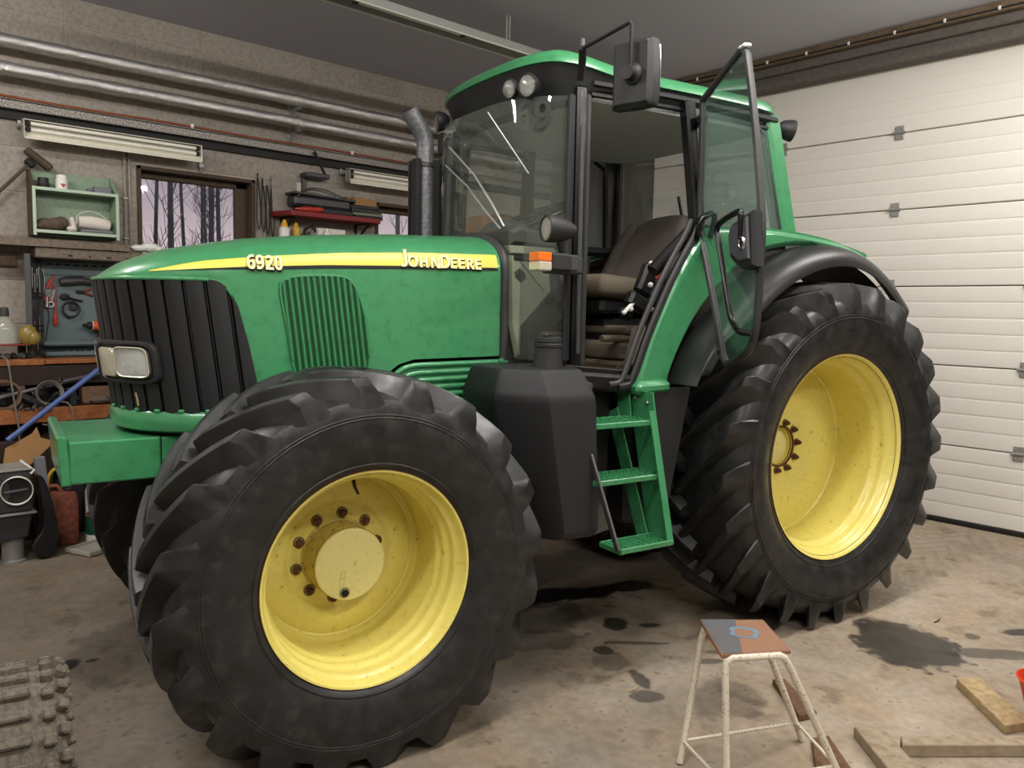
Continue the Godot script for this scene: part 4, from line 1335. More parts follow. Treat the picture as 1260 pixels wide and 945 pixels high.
func roof_ring(y_off: float, ins: float, flat := false) -> PackedVector3Array:
	var half = [V2(0.955, 0.0), V2(0.962, 0.2), V2(0.985, 0.36), V2(1.035, 0.49), V2(1.12, 0.565), V2(1.25, 0.605), V2(1.5, 0.635), V2(2.0, 0.655), V2(2.3, 0.645), V2(2.42, 0.58), V2(2.465, 0.42), V2(2.475, 0.0)]
	var pts = curve(half, 4)
	var ring = PackedVector3Array()
	var all = []
	for p in pts: all.append(p)
	for i in range(pts.size() - 2, 0, -1): all.append(V2(pts[i].x, -pts[i].y))
	var n = all.size()
	for i in n:
		var t: Vector2 = (all[(i + 1) % n] - all[(i + n - 1) % n]).normalized()
		var p: Vector2 = all[i] + V2(t.y, -t.x) * ins
		var yl = lerpf(2.705, 2.645, smoothstep(0.98, 1.45, all[i].x))
		ring.append(V3(p.x, (2.68 if flat else yl) + y_off, p.y))
	return ring

# windscreen plan: x for a given z
func screen_x(z: float) -> float:
	return 0.90 + 0.235 * pow(absf(z) / 0.58, 3.6)

func round_lamp(parent: Node, called: String, c: Vector3, dir: Vector3, r: float, depth: float, lens_label := "") -> Node3D:
	var n = sub(parent, called)
	var z = dir.normalized()
	var x = Vector3.UP.cross(z).normalized()
	var t = Transform3D(Basis(x, z.cross(x), z), c)
	part(n, "lamp_bowl", mb().lathe([V2(0.0, -depth), V2(r * 0.5, -depth * 0.97), V2(r * 0.85, -depth * 0.7), V2(r * 1.08, -depth * 0.25), V2(r * 1.12, 0), V2(r * 1.1, 0.006), V2(r, 0.008), V2(r * 0.98, 0)], 32, t), M.black_plastic, 40)
	var ls = mb().lathe([V2(r * 0.98, 0.002), V2(r * 0.8, 0.008), V2(r * 0.45, 0.012), V2(0.0, 0.014)], 32, t)
	part(n, "lens", ls, M.lamp_lens, 50)
	return n

func cab(tr: Node3D) -> void:
	# roof: green cap, black rim with the front visor, headliner
	var rings = [roof_ring(0.0, 0.012), roof_ring(0.004, 0.0), roof_ring(0.03, 0.004), roof_ring(0.058, 0.03), roof_ring(0.075, 0.075), roof_ring(0.09, 0.16), roof_ring(0.10, 0.30)]
	var mid = PackedVector3Array()
	for p in roof_ring(0.105, 0.3): mid.append(V3(lerpf(p.x, 1.7, 0.9), p.y, p.z * 0.05))
	rings.append(mid)
	var rf = part(tr, "roof", mb().loft(rings, true, true, true), M.green_paint, 40)
	var vis = [roof_ring(0.0, 0.012)]
	var low = PackedVector3Array()
	var low2 = PackedVector3Array()
	var low3 = PackedVector3Array()
	var r0 = roof_ring(0.0, 0.03)
	for p in r0:
		var fr = 1.0 - smoothstep(1.0, 1.3, p.x)
		low.append(V3(p.x + 0.012 * fr, p.y - lerpf(0.035, 0.06, fr), p.z))
		low2.append(V3(p.x + 0.05 * fr, lerpf(2.585, 2.545, fr), p.z * lerpf(0.975, 0.97, fr)))
		low3.append(V3(lerpf(p.x, 1.7, 0.1) + 0.04 * fr, lerpf(2.575, 2.53, fr), p.z * 0.9))
	vis.append(low); vis.append(low2); vis.append(low3)
	part(tr, "roof_rim", mb().loft(vis, true, false, false), M.black_plastic, 40)
	var hd = []
	for e in [[2.60, 0.95], [2.555, 0.93]]:
		var ring = PackedVector3Array()
		for p in r0: ring.append(V3(lerpf(1.7, p.x, e[1]), e[0], p.z * e[1]))
		hd.append(ring)
	part(tr, "headliner", mb().loft(hd), M.headliner)
	var gut = []
	for k in 9:
		var x = lerpf(1.2, 2.35, k / 8.0)
		gut.append(V3(x, 2.615 - 0.01 * k / 8.0, lerpf(0.60, 0.66, clampf((x - 1.2) / 0.5, 0, 1))))
	part(tr, "gutter", mb().tube(gut, 0.016, 6), M.rubber)
	var gut2 = []
	for p in gut: gut2.append(V3(p.x, p.y - 0.045, p.z - 0.012))
	part(tr, "door_seal", mb().tube(gut2, 0.012, 6), M.rubber)
	round_lamp(rf, "work_light", V3(0.952, 2.615, 0.30), V3(-1, -0.12, 0.25), 0.042, 0.05)
	round_lamp(rf, "work_light", V3(0.965, 2.605, 0.43), V3(-1, -0.12, 0.35), 0.048, 0.06)
	round_lamp(rf, "work_light", V3(0.965, 2.605, -0.43), V3(-1, -0.12, -0.35), 0.048, 0.06)
	round_lamp(rf, "rear_light", V3(2.50, 2.575, 0.64), V3(0.8, -0.2, 0.5), 0.05, 0.08)
	# corner lamp hollow of the visor on the far side
	part(rf, "corner_light", mb().ball(V3(1.0, 2.62, -0.50), V3(0.012, 0.045, 0.03), 10, roty(20)), M.lamp_lens)
	# glass: curved windscreen that runs down beside the bonnet
	part(tr, "windscreen", mb().sheet(28, 2, func(u, w):
		var z = lerpf(-0.578, 0.578, u)
		return V3(screen_x(z) + 0.02 * w, lerpf(1.385, 2.56, w), z)), M.windscreen_glass, 60)
	for s in [1.0, -1.0]:
		# A pillar with its seals and a highlight rod
		var pl = part(tr, "front_pillar", mb().bar(V3(1.135, 1.34, s * 0.60), V3(1.15, 2.60, s * 0.578), 0.055, 0.05, 0.012, V3(0, 0, 1)), M.black_gloss)
		part(pl, "pillar_highlight", mb().tube([V3(1.128, 1.42, s * 0.636), V3(1.14, 2.42, s * 0.612)], 0.011, 8), M.steel_dark)  # highlight along the black pillar, put in as a steel rod
		part(pl, "pillar_seal", mb().bar(V3(1.09, 1.38, s * 0.592), V3(1.108, 2.56, s * 0.572), 0.035, 0.03, 0.008, V3(0, 0, 1)), M.rubber)
		part(pl, "door_jamb", mb().bar(V3(1.178, 1.36, s * 0.588), V3(1.19, 2.57, s * 0.57), 0.03, 0.05, 0.008, V3(0, 0, 1)), M.rubber_worn)
		# B pillar, fender line and sill
		part(tr, "rear_pillar", mb().bar(V3(1.735, 1.975, s * 0.735), V3(1.705, 2.60, s * 0.665), 0.05, 0.06, 0.01, V3(0, 0, 1)).bar(V3(1.775, 1.98, s * 0.735), V3(1.74, 2.60, s * 0.665), 0.018, 0.04, 0.005, V3(0, 0, 1)), M.black_gloss)
		var edge = curve([V3(1.735, 2.03, s * 0.752), V3(1.685, 1.955, s * 0.765), V3(1.63, 1.88, s * 0.768), V3(1.538, 1.737, s * 0.77), V3(1.425, 1.517, s * 0.77), V3(1.355, 1.34, s * 0.765), V3(1.325, 1.285, s * 0.758), V3(1.27, 1.275, s * 0.75)], 5)
		part(tr, "door_edge_rubber", mb().tube(edge, 0.02, 8), M.rubber)
		var edge2 = []
		for p in edge: edge2.append(p + V3(-0.045, 0.012, -s * 0.01))
		part(tr, "door_edge_seal", mb().tube(edge2, 0.014, 8), M.rubber_worn)
		part(tr, "cab_sill", mb().bar(V3(1.06, 1.305, s * 0.60), V3(1.36, 1.285, s * 0.74), 0.09, 0.08, 0.015).bar(V3(1.08, 1.345, s * 0.60), V3(1.34, 1.325, s * 0.735), 0.02, 0.05, 0.006), M.black_gloss)
		# C pillar and quarter glass
		part(tr, "corner_pillar", mb().bar(V3(2.43, 1.97, s * 0.715), V3(2.33, 2.63, s * 0.635), 0.10, 0.05, 0.015, V3(0, 0, 1)), M.green_paint)
		part(tr, "pillar_trim", mb().bar(V3(2.405, 1.97, s * 0.685), V3(2.31, 2.60, s * 0.605), 0.11, 0.03, 0.01, V3(0, 0, 1)), M.cab_grey)
		part(tr, "quarter_glass", pane(mb(), V3(1.77, 2.03, s * 0.735), V3(2.40, 2.01, s * 0.715), V3(2.31, 2.57, s * 0.645), V3(1.735, 2.58, s * 0.665)), M.side_glass)
		part(tr, "quarter_frame", mb().tube([V3(1.79, 2.02, s * 0.735), V3(2.36, 2.0, s * 0.715), V3(2.35, 2.05, s * 0.705), V3(2.28, 2.52, s * 0.64), V3(2.2, 2.57, s * 0.65)], 0.014, 6), M.rubber)
	# far door, closed
	part(tr, "far_door_glass", pane(mb(), V3(1.2, 1.36, -0.60), V3(1.36, 1.36, -0.70), V3(1.70, 2.0, -0.73), V3(1.2, 2.0, -0.60)).loft([PackedVector3Array([V3(1.2, 2.0, -0.60), V3(1.70, 2.0, -0.728), V3(1.69, 2.56, -0.67), V3(1.2, 2.56, -0.58)])], true, true, false), M.side_glass)
	var fd = curve([V3(1.22, 1.4, -0.59), V3(1.215, 2.0, -0.59), V3(1.23, 2.48, -0.57), V3(1.28, 2.53, -0.58), V3(1.62, 2.53, -0.64), V3(1.67, 2.48, -0.66), V3(1.69, 2.02, -0.71)], 5)
	part(tr, "far_door_frame", mb().tube(fd, 0.016, 6), M.rubber)
	part(tr, "far_door_handle", mb().box(V3(1.30, 2.05, -0.57), V3(0.06, 0.12, 0.03), 0.01).tube([V3(1.33, 1.85, -0.58), V3(1.45, 1.72, -0.60), V3(1.52, 1.68, -0.62)], 0.014, 6), M.rubber)
	# rear window with its frame and wiper
	part(tr, "rear_window", pane(mb(), V3(2.43, 2.0, -0.60), V3(2.43, 2.0, 0.60), V3(2.38, 2.56, 0.56), V3(2.38, 2.56, -0.56)), M.side_glass)
	part(tr, "rear_frame", mb().tube([V3(2.42, 2.0, -0.62), V3(2.42, 2.0, 0.62)], 0.03, 8).tube([V3(2.40, 1.98, -0.64), V3(2.36, 2.58, -0.58)], 0.022, 6).tube([V3(2.41, 2.0, 0.0), V3(2.38, 2.3, -0.06)], 0.01, 6), M.rubber)
	# interior
	part(tr, "cab_floor", mb().span(V3(1.02, 1.26, -0.70), V3(2.42, 1.30, 0.70), 0.01), M.mat_brown)
	part(tr, "front_bulkhead", mb().span(V3(0.93, 1.3, -0.52), V3(0.98, 1.86, 0.36), 0.01), M.olive_dark)
	part(tr, "rear_bulkhead", mb().span(V3(2.38, 1.28, -0.70), V3(2.43, 2.0, 0.70), 0.01), M.cab_grey)
	for s in [1.0, -1.0]:
		part(tr, "wheel_housing", mb().prism([V2(1.36, 1.29), V2(1.46, 1.52), V2(1.58, 1.74), V2(1.74, 1.96), V2(2.04, 1.98), V2(2.04, 1.29)], 0.1 if s > 0 else 0.28, xf(V3(0.34 if s > 0 else 0.0, 0, 0.63 if s > 0 else -0.72)), 0.02), M.cab_grey)
	part(tr, "floor_step", mb().span(V3(1.55, 1.29, -0.3), V3(2.0, 1.36, 0.42), 0.015), M.mat_brown)
	part(tr, "seat_rail", mb().tube([V3(1.50, 1.475, 0.34), V3(2.0, 1.475, 0.34)], 0.018, 8).tube([V3(1.50, 1.475, -0.2), V3(2.0, 1.475, -0.2)], 0.018, 8), M.seat_light)
	part(tr, "seat_base", mb().span(V3(1.60, 1.36, -0.22), V3(2.06, 1.46, 0.36), 0.02).span(V3(1.64, 1.49, -0.22), V3(2.06, 1.54, 0.36), 0.015), M.seat_light, 60)
	part(tr, "side_console", mb().box(V3(1.565, 1.44, 0.55), V3(0.08, 0.20, 0.10), 0.015, rotz(-15)), M.seat_light, 60, "tan plastic box beside the seat")
	# steering console behind the corner of the windscreen
	var con = part(tr, "dash_console", mb().prism([V2(0.955, 1.39), V2(0.915, 1.55), V2(0.905, 1.87), V2(1.13, 1.865), V2(1.15, 1.70), V2(1.07, 1.61), V2(0.985, 1.53), V2(0.985, 1.39)], 0.6, xf(V3(0, 0, -0.2)), 0.015), M.olive_panel, 30)
	part(con, "dash_top", mb().prism([V2(0.90, 1.90), V2(0.90, 1.965), V2(0.95, 1.99), V2(1.16, 1.965), V2(1.18, 1.92), V2(1.14, 1.89)], 0.78, xf(V3(0, 0, -0.36)), 0.02), M.olive_dark, 30)
	part(con, "dash_band", mb().prism([V2(0.905, 1.862), V2(0.90, 1.90), V2(1.15, 1.905), V2(1.155, 1.862)], 0.7, xf(V3(0, 0, -0.29)), 0.006), M.olive_panel)
	part(con, "vent_slot", mb().span(V3(0.93, 1.835, 0.395), V3(1.03, 1.858, 0.408), 0.004), M.black_deep)
	for k in 7:
		part(con, "speaker_slot", mb().bar(V3(0.935 + k * 0.0085, 1.80 - absf(k - 3) * 0.006, 0.4015), V3(0.925 + k * 0.0085 + 0.02, 1.735 + absf(k - 3) * 0.006, 0.4015), 0.003, 0.004, 0.0, V3(0, 0, 1)), M.black_deep)
	part(con, "panel_line", mb().bar(V3(0.965, 1.83, 0.401), V3(1.10, 1.70, 0.401), 0.003, 0.003, 0.0, V3(0, 0, 1)), M.olive_dark)
	part(tr, "right_console", mb().span(V3(1.19, 1.30, -0.52), V3(1.46, 1.985, -0.24), 0.02), M.olive_dark)
	part(tr, "instrument_hood", mb().ball(V3(1.06, 1.99, 0.1), V3(0.10, 0.06, 0.17), 14), M.olive_dark)
	var sw = sub(tr, "steering_wheel")
	sw.transform = Transform3D(rotz(24), V3(1.30, 2.09, 0.02))
	part(sw, "wheel_rim", mb().lathe([V2(0.215, 0.0), V2(0.209, 0.011), V2(0.195, 0.015), V2(0.181, 0.011), V2(0.176, 0.0), V2(0.181, -0.011), V2(0.195, -0.015), V2(0.209, -0.011), V2(0.215, 0.0)], 40, Transform3D(Basis(V3(1, 0, 0), V3(0, 0, -1), V3(0, 1, 0)), Vector3.ZERO)), M.black_gloss, 60)
	for k in 3: part(sw, "spoke", mb().bar(Vector3.ZERO, V3(cos(k * 2.094 + 0.5) * 0.19, 0.0, sin(k * 2.094 + 0.5) * 0.19), 0.03, 0.014, 0.004), M.black_gloss)
	part(sw, "column", mb().tube([V3(0, 0.01, 0), V3(-0.02, -0.1, 0), V3(-0.04, -0.45, 0)], [0.035, 0.04, 0.06], 12), M.rubber)
	# seat
	var se = sub(tr, "seat")
	se.transform = Transform3D(Basis(), V3(1.80, 1.30, 0.04))
	part(se, "suspension", mb().box(V3(0.02, 0.16, 0), V3(0.34, 0.32, 0.36), 0.05).box(V3(0.0, 0.34, 0), V3(0.46, 0.08, 0.42), 0.02), M.rubber)
	part(se, "cushion", mb().box(V3(-0.02, 0.43, 0), V3(0.50, 0.12, 0.5), 0.035, rotz(-4)), M.seat_light, 70)
	var br = []
	for e in [[0.0, 0.17, 0.045], [0.02, 0.225, 0.06], [0.12, 0.25, 0.075], [0.26, 0.245, 0.065], [0.38, 0.225, 0.055], [0.46, 0.19, 0.045], [0.50, 0.12, 0.03], [0.51, 0.03, 0.01]]:
		var ring = PackedVector3Array()
		for k in 24:
			var a = TAU * k / 24.0
			var zz: float = signf(sin(a)) * pow(absf(sin(a)), 0.6) * e[1]
			var xx: float = signf(cos(a)) * pow(absf(cos(a)), 0.6) * e[2] - 0.05 * pow(absf(zz) / 0.25, 2.0)
			ring.append(V3(0.22 + e[0] * 0.42 + xx, 0.43 + e[0] * 0.86, zz))
		br.append(ring)
	part(se, "backrest", mb().loft(br), M.seat_fabric, 50)
	part(se, "back_shell", mb().box(V3(0.36, 0.62, 0.0), V3(0.05, 0.34, 0.34), 0.02, rotz(-26)), M.rubber)
	for s in [1, -1]: part(se, "side_bolster", mb().tube(curve([V3(0.12, 0.46, s * 0.2), V3(0.20, 0.56, s * 0.235), V3(0.28, 0.70, s * 0.235), V3(0.33, 0.82, s * 0.2)], 3), [0.03, 0.045, 0.05, 0.052, 0.052, 0.05, 0.046, 0.042, 0.036, 0.025], 10), M.seat_fabric, 60)
	part(se, "armrest", mb().box(V3(0.10, 0.66, -0.31), V3(0.30, 0.05, 0.08), 0.02), M.rubber)
	part(se, "belt_buckle", mb().box(V3(0.27, 0.45, 0.27), V3(0.09, 0.14, 0.06), 0.015, rotz(-20)).box(V3(0.20, 0.36, 0.27), V3(0.12, 0.08, 0.05), 0.015), M.rubber)
	part(se, "red_clip", mb().box(V3(0.30, 0.43, 0.31), V3(0.03, 0.06, 0.02), 0.005), M.red_handle)
	part(se, "lever", mb().tube([V3(0.1, 0.36, 0.27), V3(0.02, 0.33, 0.31)], 0.012, 6).ball(V3(0.02, 0.33, 0.31), V3(0.02, 0.018, 0.018), 8).ball(V3(0.16, 0.40, 0.30), V3(0.012, 0.012, 0.012), 8).ball(V3(0.14, 0.28, 0.30), V3(0.012, 0.012, 0.012), 8), M.white_plastic)
	# hand controls beside the seat
	var hc = sub(tr, "hand_controls")
	for e in [[1.66, 1.77, 0.48, 0.09, 0.16, 0.06], [1.60, 1.66, 0.48, 0.12, 0.08, 0.06], [1.72, 1.70, 0.46, 0.08, 0.12, 0.08], [1.55, 1.60, 0.46, 0.08, 0.05, 0.05]]:
		part(hc, "lever_box", mb().box(V3(e[0], e[1], e[2]), V3(e[3], e[4], e[5]), 0.015, rotz(-25)), M.rubber)
	for e in [[1.655, 1.85, 0.52], [1.645, 1.745, 0.53], [1.55, 1.625, 0.5], [1.67, 1.70, 0.53]]:
		part(hc, "knob", mb().ball(V3(e[0], e[1], e[2]), V3(0.014, 0.014, 0.014), 8), M.white_plastic)
	part(hc, "release_lever", mb().bar(V3(1.50, 1.60, 0.5), V3(1.57, 1.66, 0.5), 0.02, 0.02, 0.006), M.white_plastic)
	part(hc, "red_tab", mb().box(V3(1.70, 1.80, 0.52), V3(0.03, 0.05, 0.012), 0.004), M.red_handle)
	# ribbed hose along the door edge
	var hs = mb()
	var ha = V3(1.50, 1.80, 0.70)
	var hb = V3(1.735, 2.015, 0.72)
	var hd2 = (hb - ha).normalized()
	var hx = hd2.cross(V3(0, 0, 1)).normalized()
	var pf = []
	for k in 61: pf.append(V2(0.030 + 0.004 * sin(k * PI / 1.5), (hb - ha).length() * k / 60.0))
	hs.lathe(pf, 14, Transform3D(Basis(hx, hd2.cross(hx), hd2), ha), true)
	part(tr, "ribbed_hose", hs, M.rubber, 50)
	part(tr, "yellow_tape", mb().bar(V3(1.215, 1.92, 0.565), V3(1.218, 2.12, 0.56), 0.006, 0.006, 0.0, V3(0, 0, 1)), M.yellow_hose, 35, "yellow marked strip on the jamb")
	# dark number stuck inside the windscreen
	var num = text_mesh("69", 0.13, 0.002)
	num.material = M.olive_dark
	inst(tr, "number_sticker", num, Transform3D(Basis(V3(0, 1, 0), deg_to_rad(-68.0)) * rotz(-6), V3(0.955, 2.385, 0.33)))
	# thin pale rods on the windscreen, built as wipers
	var wp = func(called: String, q: Array, r: float) -> void:
		var pth = []
		for e in q: pth.append(V3(screen_x(e[1]) - 0.012, e[0], e[1]))
		part(tr, called, mb().tube(pth, r, 6), M.wiper_metal)
	wp.call("wiper_arm", [[1.99, 0.33], [2.1, 0.25], [2.25, 0.1], [2.42, -0.16]], 0.005)
	wp.call("wiper_blade", [[1.98, 0.31], [2.08, 0.19], [2.20, 0.04], [2.335, -0.2]], 0.005)
	wp.call("wiper_spare", [[2.22, 0.44], [2.37, 0.34], [2.52, 0.21]], 0.003)

func door(tr: Node3D) -> void:
	# open cab door: u runs from the hinge to the free edge, y up along the leaning rear pillar
	var D = sub(tr, "cab_door")
	var d = V3(-cos(deg_to_rad(68.0)), 0, sin(deg_to_rad(68.0)))
	var a = V3(0, 1, -0.08)
	var T = Transform3D(Basis(d, a, d.cross(a).normalized()), V3(1.745, 1.98, 0.735) - a * 1.98)
	var outl = curve([V2(0.085, 2.585), V2(0.055, 2.3), V2(0.022, 2.02), V2(0.064, 1.90), V2(0.175, 1.632), V2(0.228, 1.488), V2(0.25, 1.42)], 4)
	outl += curve([V2(0.275, 1.395), V2(0.32, 1.398), V2(0.46, 1.448), V2(0.50, 1.47)], 3)
	outl += curve([V2(0.535, 1.515), V2(0.567, 1.60), V2(0.605, 1.85), V2(0.618, 2.0), V2(0.578, 2.36), V2(0.52, 2.66)], 4)
	outl += [V2(0.50, 2.685), V2(0.475, 2.695)]
	part(D, "door_glass", mb().add(mb().prism(outl, 0.005, xf(V3(0, 0, -0.0025))), T), M.door_glass, 30)
	var ed = []
	for p in outl: ed.append(V3(p.x, p.y, 0))
	ed.append(ed[0])
	var fr = mb().tube(ed, 0.0165, 8)
	part(D, "door_frame", mb().add(fr, T), M.rubber_worn, 30)
	part(D, "frame_tip", mb().add(mb().box(V3(0.50, 2.70, 0), V3(0.055, 0.016, 0.036), 0.005), T), M.white_plastic, 35, "pale plastic tip at the top corner")
	part(D, "grab_rail", mb().add(mb().tube(curve([V3(0.575, 1.535, 0.03), V3(0.54, 1.54, 0.06), V3(0.49, 1.562, 0.06), V3(0.446, 1.616, 0.06), V3(0.398, 1.77, 0.06), V3(0.35, 1.927, 0.06), V3(0.336, 1.965, 0.06), V3(0.37, 1.997, 0.06), V3(0.55, 2.022, 0.07), V3(0.58, 2.005, 0.07), V3(0.565, 1.91, 0.065)], 4), 0.013, 10), T), M.black_gloss, 60)
	part(D, "hinge", mb().add(mb().box(V3(0.01, 2.03, 0), V3(0.07, 0.06, 0.05), 0.012), T), M.black_gloss)
	part(D, "hinge", mb().add(mb().box(V3(0.04, 2.5, 0), V3(0.09, 0.05, 0.05), 0.012), T), M.black_gloss)
	part(D, "latch_plate", mb().add(mb().prism([V2(0.425, 1.945), V2(0.45, 1.985), V2(0.61, 2.02), V2(0.645, 2.02), V2(0.645, 1.80), V2(0.60, 1.785), V2(0.52, 1.795), V2(0.44, 1.835), V2(0.425, 1.87)], 0.05, xf(V3(0, 0, 0.004)), 0.014), T), M.black_plastic)
	part(D, "latch_boss", mb().add(mb().prism([V2(0.45, 1.935), V2(0.47, 1.97), V2(0.615, 2.0), V2(0.625, 1.83), V2(0.54, 1.825), V2(0.46, 1.865)], 0.016, xf(V3(0, 0, 0.05)), 0.006), T), M.grey_latch)
	part(D, "lock_ring", mb().add(mb().lathe([V2(0.014, 0.066), V2(0.018, 0.074), V2(0.026, 0.074), V2(0.03, 0.064)], 20, xf(V3(0.575, 1.895, 0))), T), M.chrome, 50, "shiny ring round the lock")
	part(D, "lock_core", mb().add(mb().lathe([V2(0.014, 0.066), V2(0.012, 0.072), V2(0.0, 0.073)], 16, xf(V3(0.575, 1.895, 0))), T), M.dark_iron)
	part(tr, "grab_handle", mb().tube(curve([V3(1.69, 1.95, 0.78), V3(1.671, 1.985, 0.81), V3(1.673, 2.035, 0.82), V3(1.713, 2.062, 0.825), V3(1.745, 2.07, 0.825), V3(1.762, 2.04, 0.82), V3(1.768, 1.965, 0.79)], 4), 0.014, 8), M.black_gloss, 60)

func mirror(tr: Node3D) -> void:
	var m = sub(tr, "mirror")
	part(m, "mirror_bracket", mb().tube(curve([V3(1.13, 2.62, 0.60), V3(1.10, 2.68, 0.65), V3(1.07, 2.72, 0.69)], 3), 0.017, 8), M.dark_iron)
	part(m, "bracket_pin", mb().tube([V3(1.085, 2.69, 0.665), V3(1.085, 2.765, 0.665)], 0.013, 8), M.steel_dark)
	part(m, "mirror_arm", mb().tube([V3(1.07, 2.715, 0.68), V3(1.08, 2.742, 0.95), V3(1.081, 2.745, 0.975), V3(1.084, 2.735, 0.985), V3(1.088, 2.58, 0.985)], 0.008, 8), M.dark_iron, 60)
	var c = V3(1.115, 2.555, 0.965)
	var b = Basis(V3(0, 1, 0), deg_to_rad(15.0))
	var ol = curve([V2(-0.095, 0.115), V2(-0.08, 0.128), V2(0.07, 0.132), V2(0.09, 0.11), V2(0.094, 0.0), V2(0.09, -0.11), V2(0.06, -0.132), V2(-0.08, -0.128), V2(-0.095, -0.115), V2(-0.097, 0.0)], 3, true)
	var zy = b * Basis(V3(0, 0, 1), V3(0, 1, 0), V3(-1, 0, 0))
	part(m, "mirror_housing", mb().prism(ol, 0.08, Transform3D(zy, c + b * V3(0.065, 0, 0)), 0.018), M.black_plastic, 40)
	part(m, "mirror_boss", mb().lathe([V2(0.045, 0.0), V2(0.042, 0.012), V2(0.03, 0.02), V2(0.027, 0.045), V2(0.0, 0.047)], 20, Transform3D(zy, c + b * V3(-0.012, -0.005, 0.012))), M.rubber)
	part(m, "mirror_glass", mb().prism(ol.map(func(p): return p * 0.92), 0.004, Transform3D(zy, c + b * V3(0.068, 0, 0))), M.chrome)
	part(tr, "far_mirror_hinge", mb().box(V3(1.10, 2.53, -0.63), V3(0.05, 0.13, 0.05), 0.012).bar(V3(1.10, 2.47, -0.62), V3(1.06, 2.30, -0.60), 0.04, 0.03, 0.008), M.black_plastic)

func fenders(tr: Node3D) -> void:
	var C = V2(2.611, 0.879)
	for s in [1.0, -1.0]:
		# green mudguard: side panel and rounded top
		var fn = sub(tr, "fender")
		var poly = curve([V2(1.34, 1.262), V2(1.366, 1.345), V2(1.43, 1.517), V2(1.54, 1.735), V2(1.64, 1.887), V2(1.72, 1.975), V2(1.82, 2.01)], 3)
		poly += curve([V2(2.2, 2.03), V2(2.45, 2.022), V2(2.75, 2.0), V2(2.98, 1.95), V2(3.04, 1.91)], 3)
		poly += curve([V2(3.0, 1.87), V2(2.6, 1.965), V2(2.3, 1.955), V2(2.08, 1.895), V2(1.89, 1.772), V2(1.71, 1.594), V2(1.592, 1.405), V2(1.53, 1.25)], 4)
		part(fn, "fender_side", mb().prism(poly, 0.055, xf(V3(0, 0, 0.735 if s > 0 else -0.79)), 0.022), M.green_paint, 45)
		part(fn, "fender_foot", mb().box(V3(1.432, 1.272, s * 0.775), V3(0.205, 0.065, 0.10), 0.022, rotz(2)), M.green_paint, 45)
		var top = mb().sheet(30, 3, func(u, w):
			var x = lerpf(1.74, 3.02, u)
			var y = 1.985 + 0.035 * sin(PI * clampf((x - 1.7) / 1.1, 0, 1)) - 0.32 * pow(maxf(0.0, (x - 2.62)), 2.0)
			return V3(x, y, s * lerpf(0.73 if x < 2.46 else 0.40, 0.765, w)), 0.02)
		part(fn, "fender_top", top, M.green_paint, 45)
		part(fn, "tail_lamp", mb().box(V3(3.03, 1.93, s * 0.68), V3(0.04, 0.075, 0.14), 0.012, rotz(-12)), M.red_lens)
		# black rubber extension
		var ext = mb().sheet(40, 8, func(u, w):
			var a = deg_to_rad(lerpf(49.0, 159.0, u))
			var flare = smoothstep(0.72, 1.0, u)
			var r0 = 1.085 + 0.015 * smoothstep(0.0, 0.4, u) + 0.04 * flare
			var r1 = 0.965 + 0.02 * smoothstep(0.0, 0.4, u) + 0.15 * flare
			var t: float = w * PI * 0.5
			var r = lerpf(r1, r0, pow(cos(t), 0.9))
			var z = lerpf(lerpf(0.75, 0.77, smoothstep(0.0, 0.4, u)), lerpf(0.89, 0.955, smoothstep(0.0, 0.45, u)), pow(sin(t), 0.9))
			return V3(C.x + cos(a) * r, C.y + sin(a) * r, s * z), 0.008)
		part(fn, "fender_extension", ext, M.fender_black, 50)
		# inner liner
		part(fn, "fender_liner", mb().sheet(24, 1, func(u, w):
			var a = deg_to_rad(lerpf(44.0, 165.0, u))
			return V3(C.x + cos(a) * 1.04, C.y + sin(a) * lerpf(1.0, 1.04, smoothstep(0.0, 0.3, u)), s * lerpf(0.36, 0.79, w)), 0.01), M.black_deep, 50)

func signals(tr: Node3D) -> void:
	for s in [1.0]:
		var t = sub(tr, "turn_signal")
		part(t, "signal_bracket", mb().span(V3(0.93, 1.768, s * 0.62), V3(1.10, 1.842, s * 0.70), 0.008).span(V3(0.93, 1.772, s * 0.68), V3(0.985, 1.84, s * 0.82), 0.008), M.steel_dark)
		part(t, "signal_body", mb().span(V3(0.83, 1.768, s * 0.77), V3(0.935, 1.842, s * 0.84), 0.01), M.black_plastic)
		part(t, "amber_lens", mb().span(V3(0.765, 1.806, s * 0.768), V3(0.832, 1.842, s * 0.842), 0.005), M.amber_lens)
		part(t, "clear_lens", mb().span(V3(0.765, 1.768, s * 0.768), V3(0.832, 1.805, s * 0.842), 0.005), M.lamp_bowl)
		var rl = round_lamp(tr, "cab_work_light", V3(0.83, 1.94, 0.80), V3(-1, 0.02, -0.12), 0.05, 0.13)
		part(rl, "lamp_stalk", mb().tube([V3(0.90, 1.90, 0.79), V3(0.93, 1.83, 0.78)], 0.016, 8), M.black_plastic)

func tractor() -> void:
	var tr = thing("tractor", "large green farm tractor with yellow wheels, open cab door and mud-worn tyres", "tractor", Vector3.ZERO, -0.1683)
	for f in [true, false]:
		for n in [true, false]: wheel(tr, f, n)
	hood(tr)
	chassis(tr)
	cab(tr)
	fenders(tr)
	door(tr)
	mirror(tr)
	signals(tr)

const YUP := Basis(Vector3(1, 0, 0), Vector3(0, 0, -1), Vector3(0, 1, 0))
# lathe about the vertical axis: profile of (radius, height)
func pot(prof: Array, n := 24, at := Vector3.ZERO) -> MB:
	return mb().lathe(prof, n, Transform3D(YUP, at))

